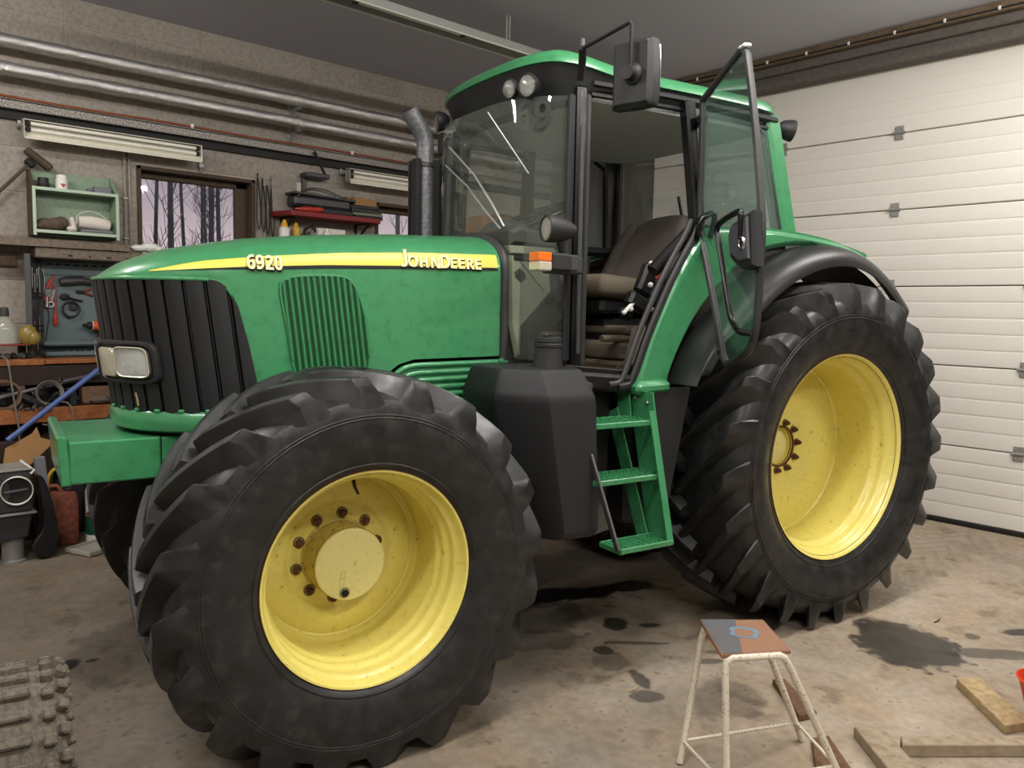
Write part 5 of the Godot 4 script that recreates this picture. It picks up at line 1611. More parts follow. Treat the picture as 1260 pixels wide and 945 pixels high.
func wall_clutter() -> void:
	# two foil-wrapped heating pipes on shared brackets
	for e in [[3.395, "upper foil-wrapped heating pipe along the block wall"], [3.205, "lower foil-wrapped heating pipe, just above the steel rail"]]:
		var t = thing("heating_pipe", e[1], "pipe", V3(0, e[0], -3.33), 0.0, "foil-wrapped heating pipes on the block wall")
		var pth = []
		var rad = []
		for k in 73:
			pth.append(V3(lerpf(-3.95, 5.08, k / 72.0), 0, 0))
			rad.append(0.048 + 0.0015 * sin(k * 1.7) + 0.0012 * sin(k * 4.1))
		part(t, "wrap", mb().tube(pth, rad, 20), M.foil, 60)
		for x in [-1.2, 1.80, 4.4]:
			part(t, "collar", mb().tube([V3(x - 0.03, 0, 0), V3(x - 0.012, 0, 0), V3(x + 0.012, 0, 0), V3(x + 0.05, 0, 0)], [0.047, 0.058, 0.058, 0.049], 18), M.foil, 60)
	for x in [-1.2, 1.80, 4.4]:
		var b = thing("pipe_bracket", {-1.2: "galvanised pipe bracket out at the left end of the heating pipes", 1.80: "galvanised bracket holding both heating pipes above the first window", 4.4: "galvanised pipe bracket behind the tractor cab"}[x], "bracket", V3(x, 3.3, WZ), 0.0, "brackets under the heating pipes")
		part(b, "back_strip", mb().span(V3(-0.02, -0.2, 0.004), V3(0.02, 0.17, 0.012), 0.002), M.galvanised)
		for y in [0.030, -0.160]:
			part(b, "arm", mb().span(V3(-0.02, y - 0.006, 0.012), V3(0.02, y, 0.2), 0.002), M.galvanised)
			part(b, "gusset", mb().prism([V2(0.012, y - 0.006), V2(0.14, y - 0.006), V2(0.012, y - 0.1)], 0.004, Transform3D(Basis(V3(0, 0, 1), V3(0, 1, 0), V3(-1, 0, 0)), V3(0.002, 0, 0))), M.galvanised)
	# steel rail and the copper pipe riding on it
	var rl = thing("steel_rail", "long grey steel rail running the length of the block wall", "rail", V3(0, 2.96, WZ))
	part(rl, "rail_face", mb().span(V3(-3.95, -0.005, 0.07), V3(5.05, 0.062, 0.10), 0.004).span(V3(-3.95, 0.05, 0.0), V3(5.05, 0.062, 0.10)), M.rail_steel)
	part(rl, "rail_web", mb().span(V3(-3.95, -0.065, 0.004), V3(5.05, 0.055, 0.045)), M.rail_shade)  # dark colour stands for the shadow under the rail face
	var cp = thing("copper_pipe", "thin copper pipe running along the top of the steel rail", "pipe", V3(0, 3.0345, -3.405))
	var pth = []
	for k in 31: pth.append(V3(lerpf(-3.9, 5.0, k / 30.0), 0.003 * sin(k * 1.3), 0))
	part(cp, "tube", mb().tube(pth, 0.0095, 8), M.copper, 60)
	for x in [-0.6, 0.905, 2.385, 3.8]: part(cp, "clip", mb().box(V3(x, 0.008, 0), V3(0.026, 0.034, 0.03), 0.006), M.white_plastic)
	# two unlit tube fittings hung under the rail
	for e in [[0.32, "unlit twin tube wall light left of and above the first window", 1.24], [2.99, "unlit twin tube wall light under the rail behind the exhaust stack", 1.36]]:
		var t = thing("wall_light", e[1], "lamp", V3(e[0], 2.82, -3.36), 0.0, "unlit tube fittings under the steel rail")
		var hw: float = e[2] / 2.0
		part(t, "reflector", mb().prism([V2(-0.02, 0.07), V2(0.05, 0.062), V2(0.055, 0.056), V2(-0.005, 0.06), V2(0.02, 0.02), V2(-0.0, 0.004), V2(0.035, -0.022), V2(0.012, -0.034), V2(0.06, -0.066), V2(0.058, -0.074), V2(-0.03, -0.04)], hw * 2.0, Transform3D(Basis(V3(0, 0, 1), V3(0, 1, 0), V3(-1, 0, 0)), V3(hw, 0, 0))), M.white_enamel)
		for y in [0.034, -0.008]:
			part(t, "tube", mb().tube([V3(-hw + 0.04, y, 0.04), V3(hw - 0.04, y, 0.04)], 0.013, 12), M.tube_off, 50)
			for s in [-1, 1]: part(t, "tube_holder", mb().box(V3(s * (hw - 0.025), y, 0.035), V3(0.03, 0.034, 0.03), 0.006), M.dark_iron)
		for s in [-1, 1]:
			part(t, "end_plate", mb().prism([V2(-0.02, 0.068), V2(0.052, 0.062), V2(0.06, -0.07), V2(-0.03, -0.045)], 0.006, Transform3D(Basis(V3(0, 0, 1), V3(0, 1, 0), V3(-1, 0, 0)), V3(s * (hw + 0.003) + 0.003, 0, 0))), M.white_enamel if s > 0 else M.galvanised)
			part(t, "hanger", mb().span(V3(s * hw - 0.015, 0.02, -0.14), V3(s * hw + 0.015, 0.035, 0.0), 0.003).span(V3(s * hw - 0.012, 0.03, -0.12), V3(s * hw + 0.012, 0.10, -0.108), 0.003), M.galvanised)
	# broom hung over the shelf
	var br = thing("broom", "old wooden broom hung head up beside the mint green shelf", "broom", V3(-0.20, 2.63, -3.43))
	part(br, "head", mb().bar(V3(-0.075, 0.06, 0), V3(0.085, -0.06, 0), 0.05, 0.07, 0.012, V3(0, 0, 1)), M.frame_wood)
	part(br, "socket", mb().box(V3(-0.05, -0.035, 0), V3(0.07, 0.05, 0.05), 0.012, rotz(-37)), M.dark_iron)
	part(br, "handle", mb().tube([V3(-0.05, -0.035, 0.0), V3(-0.24, -0.25, 0.0), V3(-0.42, -0.45, 0.0)], 0.012, 8), M.frame_wood)
	part(br, "hook", mb().tube([V3(-0.02, 0.02, -0.066), V3(-0.02, 0.02, 0.02)], 0.005, 6), M.galvanised)
	# mint green wall shelf
	var sh = thing("wall_shelf", "small mint green wooden wall shelf left of the window", "shelf", V3(0.022, 2.08, WZ))
	part(sh, "back_board", mb().span(V3(-0.27, 0.0, 0.004), V3(0.27, 0.475, 0.018), 0.003), M.mint_paint)
	for s in [-1, 1]:
		part(sh, "side_board", mb().prism([V2(0.004, 0.0), V2(0.18, 0.0), V2(0.18, 0.345), V2(0.165, 0.365), V2(0.13, 0.385), V2(0.08, 0.44), V2(0.05, 0.475), V2(0.004, 0.475)], 0.02, Transform3D(Basis(V3(0, 0, 1), V3(0, 1, 0), V3(-1, 0, 0)), V3(s * 0.277 + 0.01, 0, 0)), 0.002), M.frame_wood if s < 0 else M.mint_paint)
		part(sh, "side_edge", mb().span(V3(s * 0.277 - 0.0105, 0.0, 0.181), V3(s * 0.277 + 0.0105, 0.345, 0.186), 0.001), M.mint_edge)
	for y in [0.02, 0.322]:
		part(sh, "shelf_board", mb().span(V3(-0.267, y, 0.018), V3(0.267, y + 0.022, 0.18), 0.002), M.mint_paint)
		part(sh, "board_edge", mb().span(V3(-0.267, y, 0.181), V3(0.267, y + 0.022, 0.185), 0.001), M.mint_edge)
	var zt = -3.40
	var jar = thing("black_jar", "small black ribbed jar with lid at the left of the mint shelf", "jar", V3(-0.175, 2.424, zt))
	part(jar, "body", pot([V2(0, 0), V2(0.04, 0), V2(0.041, 0.028), V2(0.037, 0.03)]), M.dark_iron)
	part(jar, "lid", pot([V2(0.037, 0.03), V2(0.036, 0.072), V2(0.033, 0.075), V2(0, 0.075)]), M.black_plastic)
	var can = thing("white_can", "white can with a red triangle on the top board of the mint shelf", "can", V3(-0.055, 2.424, zt))
	part(can, "body", pot([V2(0, 0), V2(0.04, 0), V2(0.041, 0.006), V2(0.041, 0.075), V2(0.036, 0.082)]), M.white_plastic)
	part(can, "lid", pot([V2(0.035, 0.082), V2(0.036, 0.10), V2(0.031, 0.108), V2(0, 0.11)]), M.white_enamel)
	part(can, "red_mark", mb().prism([V2(-0.02, 0.042), V2(0.02, 0.042), V2(0.0, 0.012)], 0.003, xf(V3(0, 0, 0.0395))), M.red_handle)
	solo("grey_block", "pale grey block with a crumbly end on the mint shelf", "block", mb().box(V3(0.03, 0.024, 0), V3(0.12, 0.048, 0.08), 0.006).ball(V3(-0.05, 0.02, 0), V3(0.03, 0.02, 0.03), 8), M.grey_plastic, V3(0.185, 2.424, zt))
	var rag = mb()
	for e in [[0, 0.045, 0, 0.075, 0.045, 0.05], [0.06, 0.05, 0.01, 0.06, 0.048, 0.05], [0.1, 0.065, 0, 0.05, 0.045, 0.045], [-0.05, 0.03, 0.01, 0.045, 0.03, 0.05]]: rag.ball(V3(e[0], e[1], e[2]), V3(e[3], e[4], e[5]), 12)
	solo("brown_rag", "crumpled brown rag at the lower left of the mint shelf", "rag", rag, M.brown_rag, V3(-0.168, 2.122, zt + 0.01))
	solo("blue_tray", "flat blue-grey tray lying under the white bundle", "tray", mb().box(V3(0, 0.012, 0), V3(0.22, 0.024, 0.12), 0.006), M.grey_plastic, V3(0.155, 2.122, zt + 0.03))
	var wr = thing("white_bundle", "white rolled bundle with a thin cord loop, lower shelf", "bundle", V3(0.14, 2.148, zt + 0.02))
	part(wr, "roll", mb().tube([V3(-0.1, 0.052, 0), V3(-0.02, 0.055, 0), V3(0.06, 0.048, 0), V3(0.115, 0.042, 0)], [0.044, 0.05, 0.048, 0.04], 14), M.white_cloth)
	part(wr, "cord", mb().tube(curve([V3(-0.12, 0.03, 0.05), V3(-0.11, 0.1, 0.04), V3(-0.02, 0.135, 0.03), V3(0.07, 0.1, 0.04), V3(0.1, 0.06, 0.05)], 4), 0.003, 5), M.white_cloth)
	solo("white_rag", "narrow crumpled white rag between brown rag and roll", "rag", mb().box(V3(0, 0.055, 0), V3(0.03, 0.11, 0.06), 0.012, rotz(12)).ball(V3(-0.015, 0.02, 0.02), V3(0.035, 0.022, 0.03), 8), M.white_cloth, V3(0.0, 2.122, zt + 0.045))
	# upright conduits on the wall
	for e in [[0.405, 2.05, 2.79, "twin upright conduit between mint shelf and window"], [1.0, 2.70, 2.80, "short conduit stub above the window head"], [1.555, 1.9, 2.72, "upright grey conduit just right of the window frame"]]:
		var t = thing("conduit", e[3], "conduit", V3(e[0], e[1], WZ + 0.016), 0.0, "conduits on the block wall")
		part(t, "tube", mb().tube([V3(0, 0, 0), V3(0, e[2] - e[1], 0)], 0.011, 8), M.block_light)
		if e[0] < 0.5: part(t, "tube", mb().tube([V3(0.035, 0, 0), V3(0.035, e[2] - e[1], 0)], 0.009, 8), M.block_light)
		for k in 3: part(t, "clip", mb().box(V3(0.0, lerpf(0.06, e[2] - e[1] - 0.06, k / 2.0), 0.004), V3(0.04, 0.018, 0.03), 0.005), M.galvanised)
	# red shelf with its load
	var rs = thing("red_shelf", "dark red shelf board on iron brackets, loaded with boxes", "shelf", V3(2.16, 2.392, WZ))
	part(rs, "board", mb().prism([V2(-0.56, 0.004), V2(0.52, 0.004), V2(0.41, 0.30), V2(-0.50, 0.30)], 0.042, Transform3D(Basis(V3(1, 0, 0), V3(0, 0, 1), V3(0, -1, 0)), V3(0, 0.042, 0)), 0.003), M.red_paint)
	for x in [-0.44, 0.32]: part(rs, "iron_bracket", mb().span(V3(x - 0.012, -0.165, 0.004), V3(x + 0.012, 0.0, 0.012)).bar(V3(x, -0.15, 0.012), V3(x, -0.006, 0.25), 0.02, 0.01).span(V3(x - 0.012, -0.01, 0.0), V3(x + 0.012, -0.001, 0.28)), M.dark_iron)
	var ty = 2.4345
	solo("tool_tray", "long dark tool tray with cables on top of the red shelf", "tray", mb().box(V3(0, 0.045, 0), V3(0.56, 0.09, 0.17), 0.02).box(V3(0.02, 0.10, 0), V3(0.62, 0.02, 0.19), 0.006, rotz(-2)).tube(curve([V3(-0.2, 0.11, 0.03), V3(-0.1, 0.17, 0), V3(0.05, 0.17, 0.02), V3(0.2, 0.12, 0.04), V3(0.28, 0.13, 0.0)], 4), 0.006, 6).tube(curve([V3(-0.26, 0.08, 0.09), V3(-0.16, 0.14, 0.08), V3(-0.02, 0.15, 0.06), V3(0.12, 0.115, 0.09)], 4), 0.006, 6), M.steel_dark, V3(2.02, ty + 0.055, -3.36))
	solo("tool_case", "flat black case carrying the tool tray on the shelf", "case", mb().box(V3(0, 0.026, 0), V3(0.5, 0.052, 0.2), 0.01), M.black_plastic, V3(2.06, ty, -3.35))
	solo("red_pouch", "crumpled red pouch near the front left of the shelf", "pouch", mb().ball(V3(0, 0.02, 0), V3(0.13, 0.024, 0.035), 14).ball(V3(0.07, 0.03, 0.0), V3(0.06, 0.02, 0.03), 10).ball(V3(-0.09, 0.015, 0.005), V3(0.07, 0.018, 0.03), 10), M.red_handle, V3(1.86, ty, -3.215))
	for e in [[0.0, 0.03, 0.32, "bottom dark slab in the stack at the right end of the red shelf", "black_plastic"], [0.03, 0.025, 0.34, "pale green slab second from the bottom of the red shelf stack", "olive_panel"], [0.055, 0.035, 0.34, "dark green slab third from the bottom of the shelf stack", "olive_dark"], [0.09, 0.03, 0.3, "black slab right under the small cardboard box", "rubber"]]:
		solo("flat_slab", e[3], "slab", mb().box(V3(0, e[1] * 0.5, 0), V3(e[2], e[1] - 0.001, 0.17), 0.004, roty(rng.randf_range(-4, 4))), M[e[4]], V3(2.50 - e[0] * 0.4, ty + e[0], -3.38), 35, "flat slabs stacked on the red shelf")
	solo("small_carton", "small flat cardboard carton on top of the slab stack", "box", mb().box(V3(0, 0.035, 0), V3(0.26, 0.07, 0.14), 0.003, roty(6)), M.cardboard, V3(2.47, ty + 0.121, -3.38))
	var ar = thing("bracket_post", "steel bracket arm with a slanted bar standing behind the red shelf", "bracket", V3(1.93, 2.4345, -3.477))  # angle iron bracket with a post; it carries no lamp
	part(ar, "post", mb().span(V3(-0.02, 0.0, -0.02), V3(0.02, 0.34, 0.02), 0.004), M.steel_dark)
	part(ar, "cross_piece", mb().span(V3(-0.03, 0.33, -0.025), V3(0.2, 0.37, 0.12), 0.006), M.steel_dark)
	part(ar, "slanted_bar", mb().bar(V3(0.155, 0.365, 0.105), V3(0.05, 0.56, 0.105), 0.022, 0.022, 0.004), M.dark_iron)
	solo("sheet_plate", "worn grey sheet plate leaning on the wall by the window", "plate", mb().box(V3(0, 0.155, 0), V3(0.24, 0.31, 0.012), 0.003, rotx(-4)), M.block_dark, V3(1.735, 2.436, -3.462))
	solo("paper_note", "blank white sheet of paper stuck beside the grey plate", "paper", mb().box(V3(0, 0, 0), V3(0.07, 0.2, 0.003)), M.white_cloth, V3(1.885, 2.62, -3.494))
	for k in 4:
		var x = 1.49 + k * 0.042
		var q = curve([V3(0, 0.42 - k * 0.04, 0.03), V3(-0.018, 0.2, 0.05), V3(-0.022, 0.02, 0.055), V3(0.0, -0.06 - 0.02 * k, 0.05), V3(0.018, 0.04, 0.045), V3(0.014, 0.25, 0.035), V3(0.0, 0.42 - k * 0.04, 0.02)], 4)
		solo("wire_loop", ["dark wire loop nearest the window frame, topmost of the hung loops", "second dark wire loop from the window frame", "third dark wire loop from the window frame", "dark wire loop farthest from the window frame, hanging lowest"][k], "wire", mb().tube(q, 0.005, 5), M.dark_iron, V3(x, 2.33, WZ), 60, "wire loops hung on the wall by the window")
	solo("hanging_board", "plank carrying the bottles below the red shelf", "shelf", mb().span(V3(-0.6, -0.03, 0.004), V3(0.5, 0.0, 0.28), 0.004), M.frame_wood, V3(2.1, 2.19, WZ))
	var yb = thing("glue_bottle", "white bottle with a yellow cone cap below the red shelf", "bottle", V3(1.65, 2.19, -3.30))
	part(yb, "body", pot([V2(0, 0), V2(0.045, 0), V2(0.046, 0.09), V2(0.03, 0.105)], 16), M.white_plastic)
	part(yb, "cap", pot([V2(0.034, 0.10), V2(0.03, 0.125), V2(0.012, 0.165), V2(0, 0.168)], 16), M.yellow_plastic)
	solo("amber_bottle", "squat amber bottle next to the yellow-capped one", "bottle", pot([V2(0, 0), V2(0.036, 0), V2(0.037, 0.10), V2(0.02, 0.125), V2(0.014, 0.15), V2(0, 0.15)], 16), M.yellow_hose, V3(1.775, 2.19, -3.33))
	solo("white_box", "plain white box below the red shelf", "box", mb().box(V3(0, 0.06, 0), V3(0.28, 0.12, 0.16), 0.005), M.white_cloth, V3(2.10, 2.19, -3.35))
	solo("white_bottle", "small white bottle in front of the plain white box", "bottle", pot([V2(0, 0), V2(0.034, 0), V2(0.035, 0.075), V2(0.018, 0.092), V2(0.017, 0.115), V2(0, 0.116)], 16), M.white_plastic, V3(2.03, 2.19, -3.24))
	solo("black_coil", "tangle of dark wire on the plank below the red shelf", "wire", mb().tube(curve([V3(-0.08, 0.03, 0), V3(0, 0.12, 0.02), V3(0.09, 0.05, 0), V3(0.02, 0.02, -0.03), V3(-0.06, 0.09, 0.02), V3(0.05, 0.13, 0.0), V3(0.08, 0.008, 0.02)], 5), 0.007, 6), M.dark_iron, V3(1.895, 2.19, -3.32), 60)
	for e in [[3.44, "reddish plank leaning on the wall behind the exhaust", "brown_wood"], [3.545, "pale plank leaning beside the reddish one behind the exhaust", "pale_wood"]]:
		solo("wall_plank", e[1], "plank", mb().box(V3(0, 1.33, 0), V3(0.075, 2.66, 0.03), 0.004), M[e[2]], V3(e[0], 0, -3.47))
	# lamp trunking slung from the ceiling
	var tk = thing("lamp_trunking", "unlit white lamp trunking slung under the ceiling beyond the cab", "lamp", V3(2.2, 3.60, -1.46))
	part(tk, "trunk", mb().prism([V2(-0.075, -0.03), V2(-0.075, 0.03), V2(0.075, 0.03), V2(0.075, -0.03), V2(0.066, -0.03), V2(0.066, 0.008), V2(-0.066, 0.008), V2(-0.066, -0.03)], 3.9, Transform3D(Basis(V3(0, 0, 1), V3(0, 1, 0), V3(-1, 0, 0)), V3(1.95, 0, 0))), M.galvanised)
	for s in [-1, 1]: part(tk, "trunk_lip", mb().span(V3(-1.95, -0.034, s * 0.075 - 0.008), V3(1.95, -0.026, s * 0.075 + 0.008), 0.003), M.white_enamel)
	for x in [0.36, -1.5]: part(tk, "hanger_rod", mb().tube([V3(x, 0.03, 0), V3(x, CEIL - 3.60, 0)], 0.008, 8).tube([V3(x + 0.03, 0.03, 0), V3(x + 0.03, CEIL - 3.60, 0)], 0.008, 8), M.galvanised)
	part(tk, "tube", mb().tube([V3(-0.95, -0.012, 0.02), V3(-0.1, -0.012, 0.02)], 0.013, 10), M.tube_off)
	for x in [-0.97, -0.08]: part(tk, "tube_holder", mb().box(V3(x, -0.012, 0.02), V3(0.03, 0.04, 0.04), 0.006), M.steel_dark)

func bench_clutter() -> void:
	var sz = -3.05
	# upper ledge, lower bench, backing
	var bn = thing("workbench", "long wooden workbench with a raised ledge along the block wall", "workbench", V3(-0.8, 0, WZ))
	part(bn, "ledge_board", mb().span(V3(-1.2, 1.165, 0.02), V3(0.52, 1.205, 0.46), 0.004), M.bench_wood)
	part(bn, "ledge_board", mb().span(V3(0.525, 1.17, 0.02), V3(1.7, 1.20, 0.455), 0.004), M.bench_wood)
	part(bn, "back_panel", mb().span(V3(-1.2, 0.0, 0.012), V3(1.7, 1.16, 0.04)), M.bench_dark)
	part(bn, "bench_top", mb().span(V3(-1.2, 0.82, 0.04), V3(1.7, 0.885, 0.70), 0.004), M.bench_dark)
	part(bn, "front_plank", mb().span(V3(-1.2, 0.80, 0.70), V3(0.86, 0.895, 0.735), 0.004), M.bench_wood)
	for x in [-1.1, 0.3, 1.6]: part(bn, "leg", mb().span(V3(x - 0.04, 0, 0.55), V3(x + 0.04, 0.82, 0.63), 0.004), M.bench_dark)
	part(bn, "ledge_front", mb().span(V3(-1.2, 1.03, 0.44), V3(1.7, 1.16, 0.455)), M.bench_dark)
	# overhead grey board
	solo("grey_board", "weathered grey board fixed on the wall under the mint shelf", "shelf", mb().prism([V2(0, 0), V2(0.27, -0.005), V2(0.27, 0.045), V2(0.12, 0.062), V2(0, 0.065)], 1.55, Transform3D(Basis(V3(0, 0, 1), V3(0, 1, 0), V3(-1, 0, 0)), V3(0.79, 0, 0)), 0.004), M.grey_wood, V3(-0.43, 2.0, WZ + 0.004))
	# open tool cabinet
	var cz = WZ + 0.012
	var tc = thing("tool_cabinet", "open blue-grey metal tool cabinet standing on the ledge", "cabinet", V3(0.15, 1.206, cz))
	part(tc, "back_panel", mb().span(V3(-0.36, 0.0, 0.0), V3(0.5, 0.74, 0.016)), M.cabinet_blue)
	part(tc, "slotted_strip", mb().span(V3(-0.36, 0.60, 0.016), V3(0.5, 0.70, 0.026), 0.002), M.cabinet_blue)
	for k in 11: part(tc, "slot", mb().span(V3(-0.31 + k * 0.062, 0.672, 0.0262), V3(-0.278 + k * 0.062, 0.682, 0.028)), M.black_deep)
	part(tc, "top_cover", mb().span(V3(-0.42, 0.712, 0.0), V3(0.52, 0.786, 0.24), 0.006), M.grey_wood)
	for k in 4: part(tc, "punched_hole", mb().box(V3(-0.2 + k * 0.13, 0.735, 0.241), V3(0.03 if k % 2 == 0 else 0.012, 0.012, 0.004)), M.black_deep)
	for e in [[0.075, 0.12], [0.0, 0.18]]:
		part(tc, "tray", mb().span(V3(-0.36, e[0], 0.016), V3(0.5, e[0] + 0.008, e[1])).span(V3(-0.36, e[0], e[1] - 0.008), V3(0.5, e[0] + 0.036, e[1]), 0.002), M.cabinet_blue)
	var dr = sub(tc, "cabinet_door")
	var db = roty(62)
	dr.transform = Transform3D(db, V3(-0.37, 0.0, 0.02))
	part(dr, "door_panel", mb().box(V3(-0.125, 0.365, 0.0), V3(0.25, 0.73, 0.012), 0.003), M.cabinet_grey)
	part(dr, "door_edge", mb().span(V3(-0.256, 0.0, -0.006), V3(-0.246, 0.735, 0.034), 0.002).span(V3(-0.008, 0.0, -0.006), V3(0.002, 0.735, 0.034), 0.002), M.cabinet_grey)
	for y in [0.19, 0.225, 0.43, 0.46]: part(dr, "rack_bar", mb().tube([V3(-0.24, y, 0.03), V3(-0.01, y, 0.03)], 0.004, 6), M.dark_iron)
	for k in 8:
		var y0 = [0.08, 0.5, 0.12, 0.46, 0.05, 0.5, 0.15, 0.44][k]
		solo_part(dr, "drill_bit", mb().tube([V3(-0.215 + k * 0.026, y0, 0.022), V3(-0.215 + k * 0.026, y0 + 0.14, 0.022)], 0.005, 6), M.steel)
	# tools hung in the cabinet; own coordinates from the cabinet base
	var tz = cz + 0.032
	var tool = func(called: String, label: String, category: String, at: Vector3) -> Node3D: return thing(called, label, category, at)
	var pl = thing("red_pliers", "upright pliers with red handles at the left of the tool cabinet", "pliers", V3(-0.14, 1.60, tz))
	part(pl, "jaws", mb().bar(V3(0.0, 0.0, 0), V3(0.025, 0.10, 0), 0.03, 0.014, 0.004), M.steel)
	part(pl, "handle", mb().tube(curve([V3(0.0, 0.0, 0), V3(-0.015, 0.06, 0.004), V3(0.0, 0.14, 0.004), V3(0.03, 0.2, 0)], 4), 0.008, 6), M.red_handle)
	part(pl, "handle", mb().tube(curve([V3(-0.02, -0.04, 0), V3(-0.04, 0.02, 0.004), V3(-0.03, 0.09, 0.004), V3(0.0, 0.17, 0)], 4), 0.008, 6), M.red_handle)
	var ht = thing("angle_grinder", "dark hand tool lying across the top of the tool cabinet", "grinder", V3(0.01, 1.765, tz))
	part(ht, "body", mb().tube([V3(-0.09, -0.01, 0.02), V3(-0.04, 0.0, 0.02), V3(0.06, 0.008, 0.02), V3(0.11, 0.0, 0.02)], [0.026, 0.034, 0.03, 0.022], 10), M.steel_dark)
	part(ht, "head", mb().box(V3(0.125, -0.005, 0.02), V3(0.04, 0.05, 0.04), 0.01), M.dark_iron)
	solo("silver_spanner", "bright combination spanner hung left of the red pliers", "spanner", mb().tube(curve([V3(0.0, 0.0, 0), V3(0.008, 0.1, 0), V3(0.0, 0.17, 0), V3(-0.02, 0.2, 0), V3(-0.03, 0.15, 0), V3(-0.02, 0.05, 0)], 4), 0.006, 6), M.steel, V3(-0.185, 1.66, tz))
	var w2 = thing("dark_pliers", "pliers with long dark red grips lying level in the cabinet", "pliers", V3(0.09, 1.685, tz))
	part(w2, "jaws", mb().box(V3(-0.03, 0.0, 0), V3(0.06, 0.022, 0.014), 0.005), M.dark_iron)
	for s in [-1, 1]: part(w2, "handle", mb().tube(curve([V3(0.0, s * 0.004, 0), V3(0.05, s * 0.024, 0), V3(0.12, s * 0.02, 0), V3(0.17, s * 0.004, 0)], 4), 0.007, 6), M.red_paint)
	solo("wrench_head", "dark adjustable wrench in the middle of the tool cabinet", "wrench", mb().ball(V3(0, 0, 0), V3(0.036, 0.026, 0.012), 10).bar(V3(0.02, -0.005, 0), V3(0.12, -0.03, 0), 0.016, 0.012, 0.004), M.dark_iron, V3(-0.045, 1.645, tz))
	var sd = thing("screwdriver", "long screwdriver with a red handle hanging tip up", "screwdriver", V3(-0.112, 1.46, tz))
	part(sd, "shaft", mb().tube([V3(0, 0.05, 0), V3(0.002, 0.27, 0)], 0.007, 6), M.red_handle)
	part(sd, "grip", mb().tube([V3(0, -0.035, 0), V3(0, -0.02, 0), V3(0, 0.03, 0), V3(0, 0.055, 0)], [0.008, 0.016, 0.015, 0.008], 8), M.red_handle)
	solo("white_ring", "small white ring hung beside the screwdriver", "ring", mb().lathe([V2(0.014, 0), V2(0.019, 0.006), V2(0.024, 0), V2(0.019, -0.006), V2(0.014, 0)], 20), M.white_plastic, V3(-0.142, 1.585, tz + 0.012), 60)
	solo("chrome_socket", "stubby chrome socket wrench hung at the cabinet's left side", "wrench", mb().tube([V3(0, 0, 0), V3(0.004, 0.08, 0)], [0.018, 0.013], 10).box(V3(0.01, 0.11, 0), V3(0.05, 0.06, 0.02), 0.006), M.chrome, V3(-0.17, 1.565, tz + 0.008))
	solo("rubber_ring", "dark rubber ring hung in the tool cabinet", "ring", mb().lathe([V2(0.048, 0), V2(0.057, 0.01), V2(0.066, 0), V2(0.057, -0.01), V2(0.048, 0)], 28), M.rubber_worn, V3(-0.01, 1.552, tz + 0.016), 60)
	solo("black_square", "small black square pad inside the rubber ring", "pad", mb().box(V3(0, 0, 0), V3(0.045, 0.055, 0.014), 0.004), M.black_plastic, V3(0.008, 1.572, tz))
	solo("green_wire", "thin olive wire hanging below the white ring", "wire", mb().tube(curve([V3(0, 0.1, 0), V3(0.01, 0.02, 0.002), V3(-0.005, -0.08, 0), V3(-0.02, -0.2, 0)], 4), 0.004, 5), M.olive_dark, V3(-0.165, 1.47, tz), 60)
	var sp = thing("spray_can", "white spray can with an orange band lying in the cabinet", "can", V3(0.10, 1.432, cz + 0.09))
	sp.rotation.z = -0.05
	var ax = Basis(V3(0, 1, 0), V3(0, 0, 1), V3(1, 0, 0))
	part(sp, "body", mb().lathe([V2(0.0, 0.02), V2(0.033, 0.02), V2(0.033, 0.19), V2(0, 0.19)], 20, Transform3D(ax, Vector3.ZERO)), M.white_plastic)
	part(sp, "orange_band", mb().lathe([V2(0.0338, 0.025), V2(0.0338, 0.06)], 20, Transform3D(ax, Vector3.ZERO)), M.orange_label)
	part(sp, "cap", mb().lathe([V2(0.030, 0.02), V2(0.026, -0.01), V2(0.014, -0.02), V2(0.012, -0.045), V2(0, -0.046)], 16, Transform3D(ax, Vector3.ZERO)), M.dark_iron)
	solo("rusty_rod_pile", "rusty rods lying in the upper cabinet tray", "rods", mb().bar(V3(-0.15, 0.01, 0), V3(0.05, 0.022, 0.03), 0.014, 0.012).bar(V3(-0.05, 0.01, 0.03), V3(0.16, 0.02, 0.0), 0.014, 0.012).bar(V3(-0.1, 0.025, 0.015), V3(0.12, 0.03, 0.03), 0.01, 0.01), M.brown_rag, V3(0.12, 1.29, cz + 0.05))
	solo("can_block", "small wooden block holding up the spray can", "block", mb().box(V3(0, 0.05, 0), V3(0.1, 0.10, 0.06), 0.004), M.frame_wood, V3(0.22, 1.291, cz + 0.072))
	# sockets and bits along the bottom tray
	for k in 12:
		var m = pot([V2(0, 0), V2(0.014, 0), V2(0.015, 0.03), V2(0.010, 0.032), V2(0.009, 0.02)], 12)
		solo("socket", ["first", "second", "third", "fourth", "fifth", "sixth", "seventh", "eighth", "ninth", "tenth", "eleventh", "twelfth"][k] + " small steel socket from the left end of the bottom cabinet tray", "socket", m, M.steel if k % 3 else M.steel_dark, V3(-0.1 + k * 0.042, 1.2145, cz + 0.07 + 0.03 * (k % 3)), 35, "steel sockets in the bottom cabinet tray")
	for k in 7:
		solo("ledge_bolt", ["first", "second", "third", "fourth", "fifth", "sixth", "seventh"][k] + " dark bolt from the left, standing on the ledge beside the cabinet", "bolt", mb().add(nut_shape(0.018, 0.02)).tube([V3(0, 0, 0.01), V3(0, 0, 0.055)], 0.010, 8), M.steel_dark if k % 2 else M.dark_iron, V3(-0.62 + k * 0.045, 1.2235, -3.20 + 0.035 * (k % 2)), 35, "bolts lined up on the ledge")
	solo("red_strip", "thin red strip carrying the bottle and the yellow bag", "board", mb().span(V3(-0.22, 0, -0.1), V3(0.16, 0.012, 0.1), 0.003), M.red_paint, V3(-0.5, 1.298, -3.22))
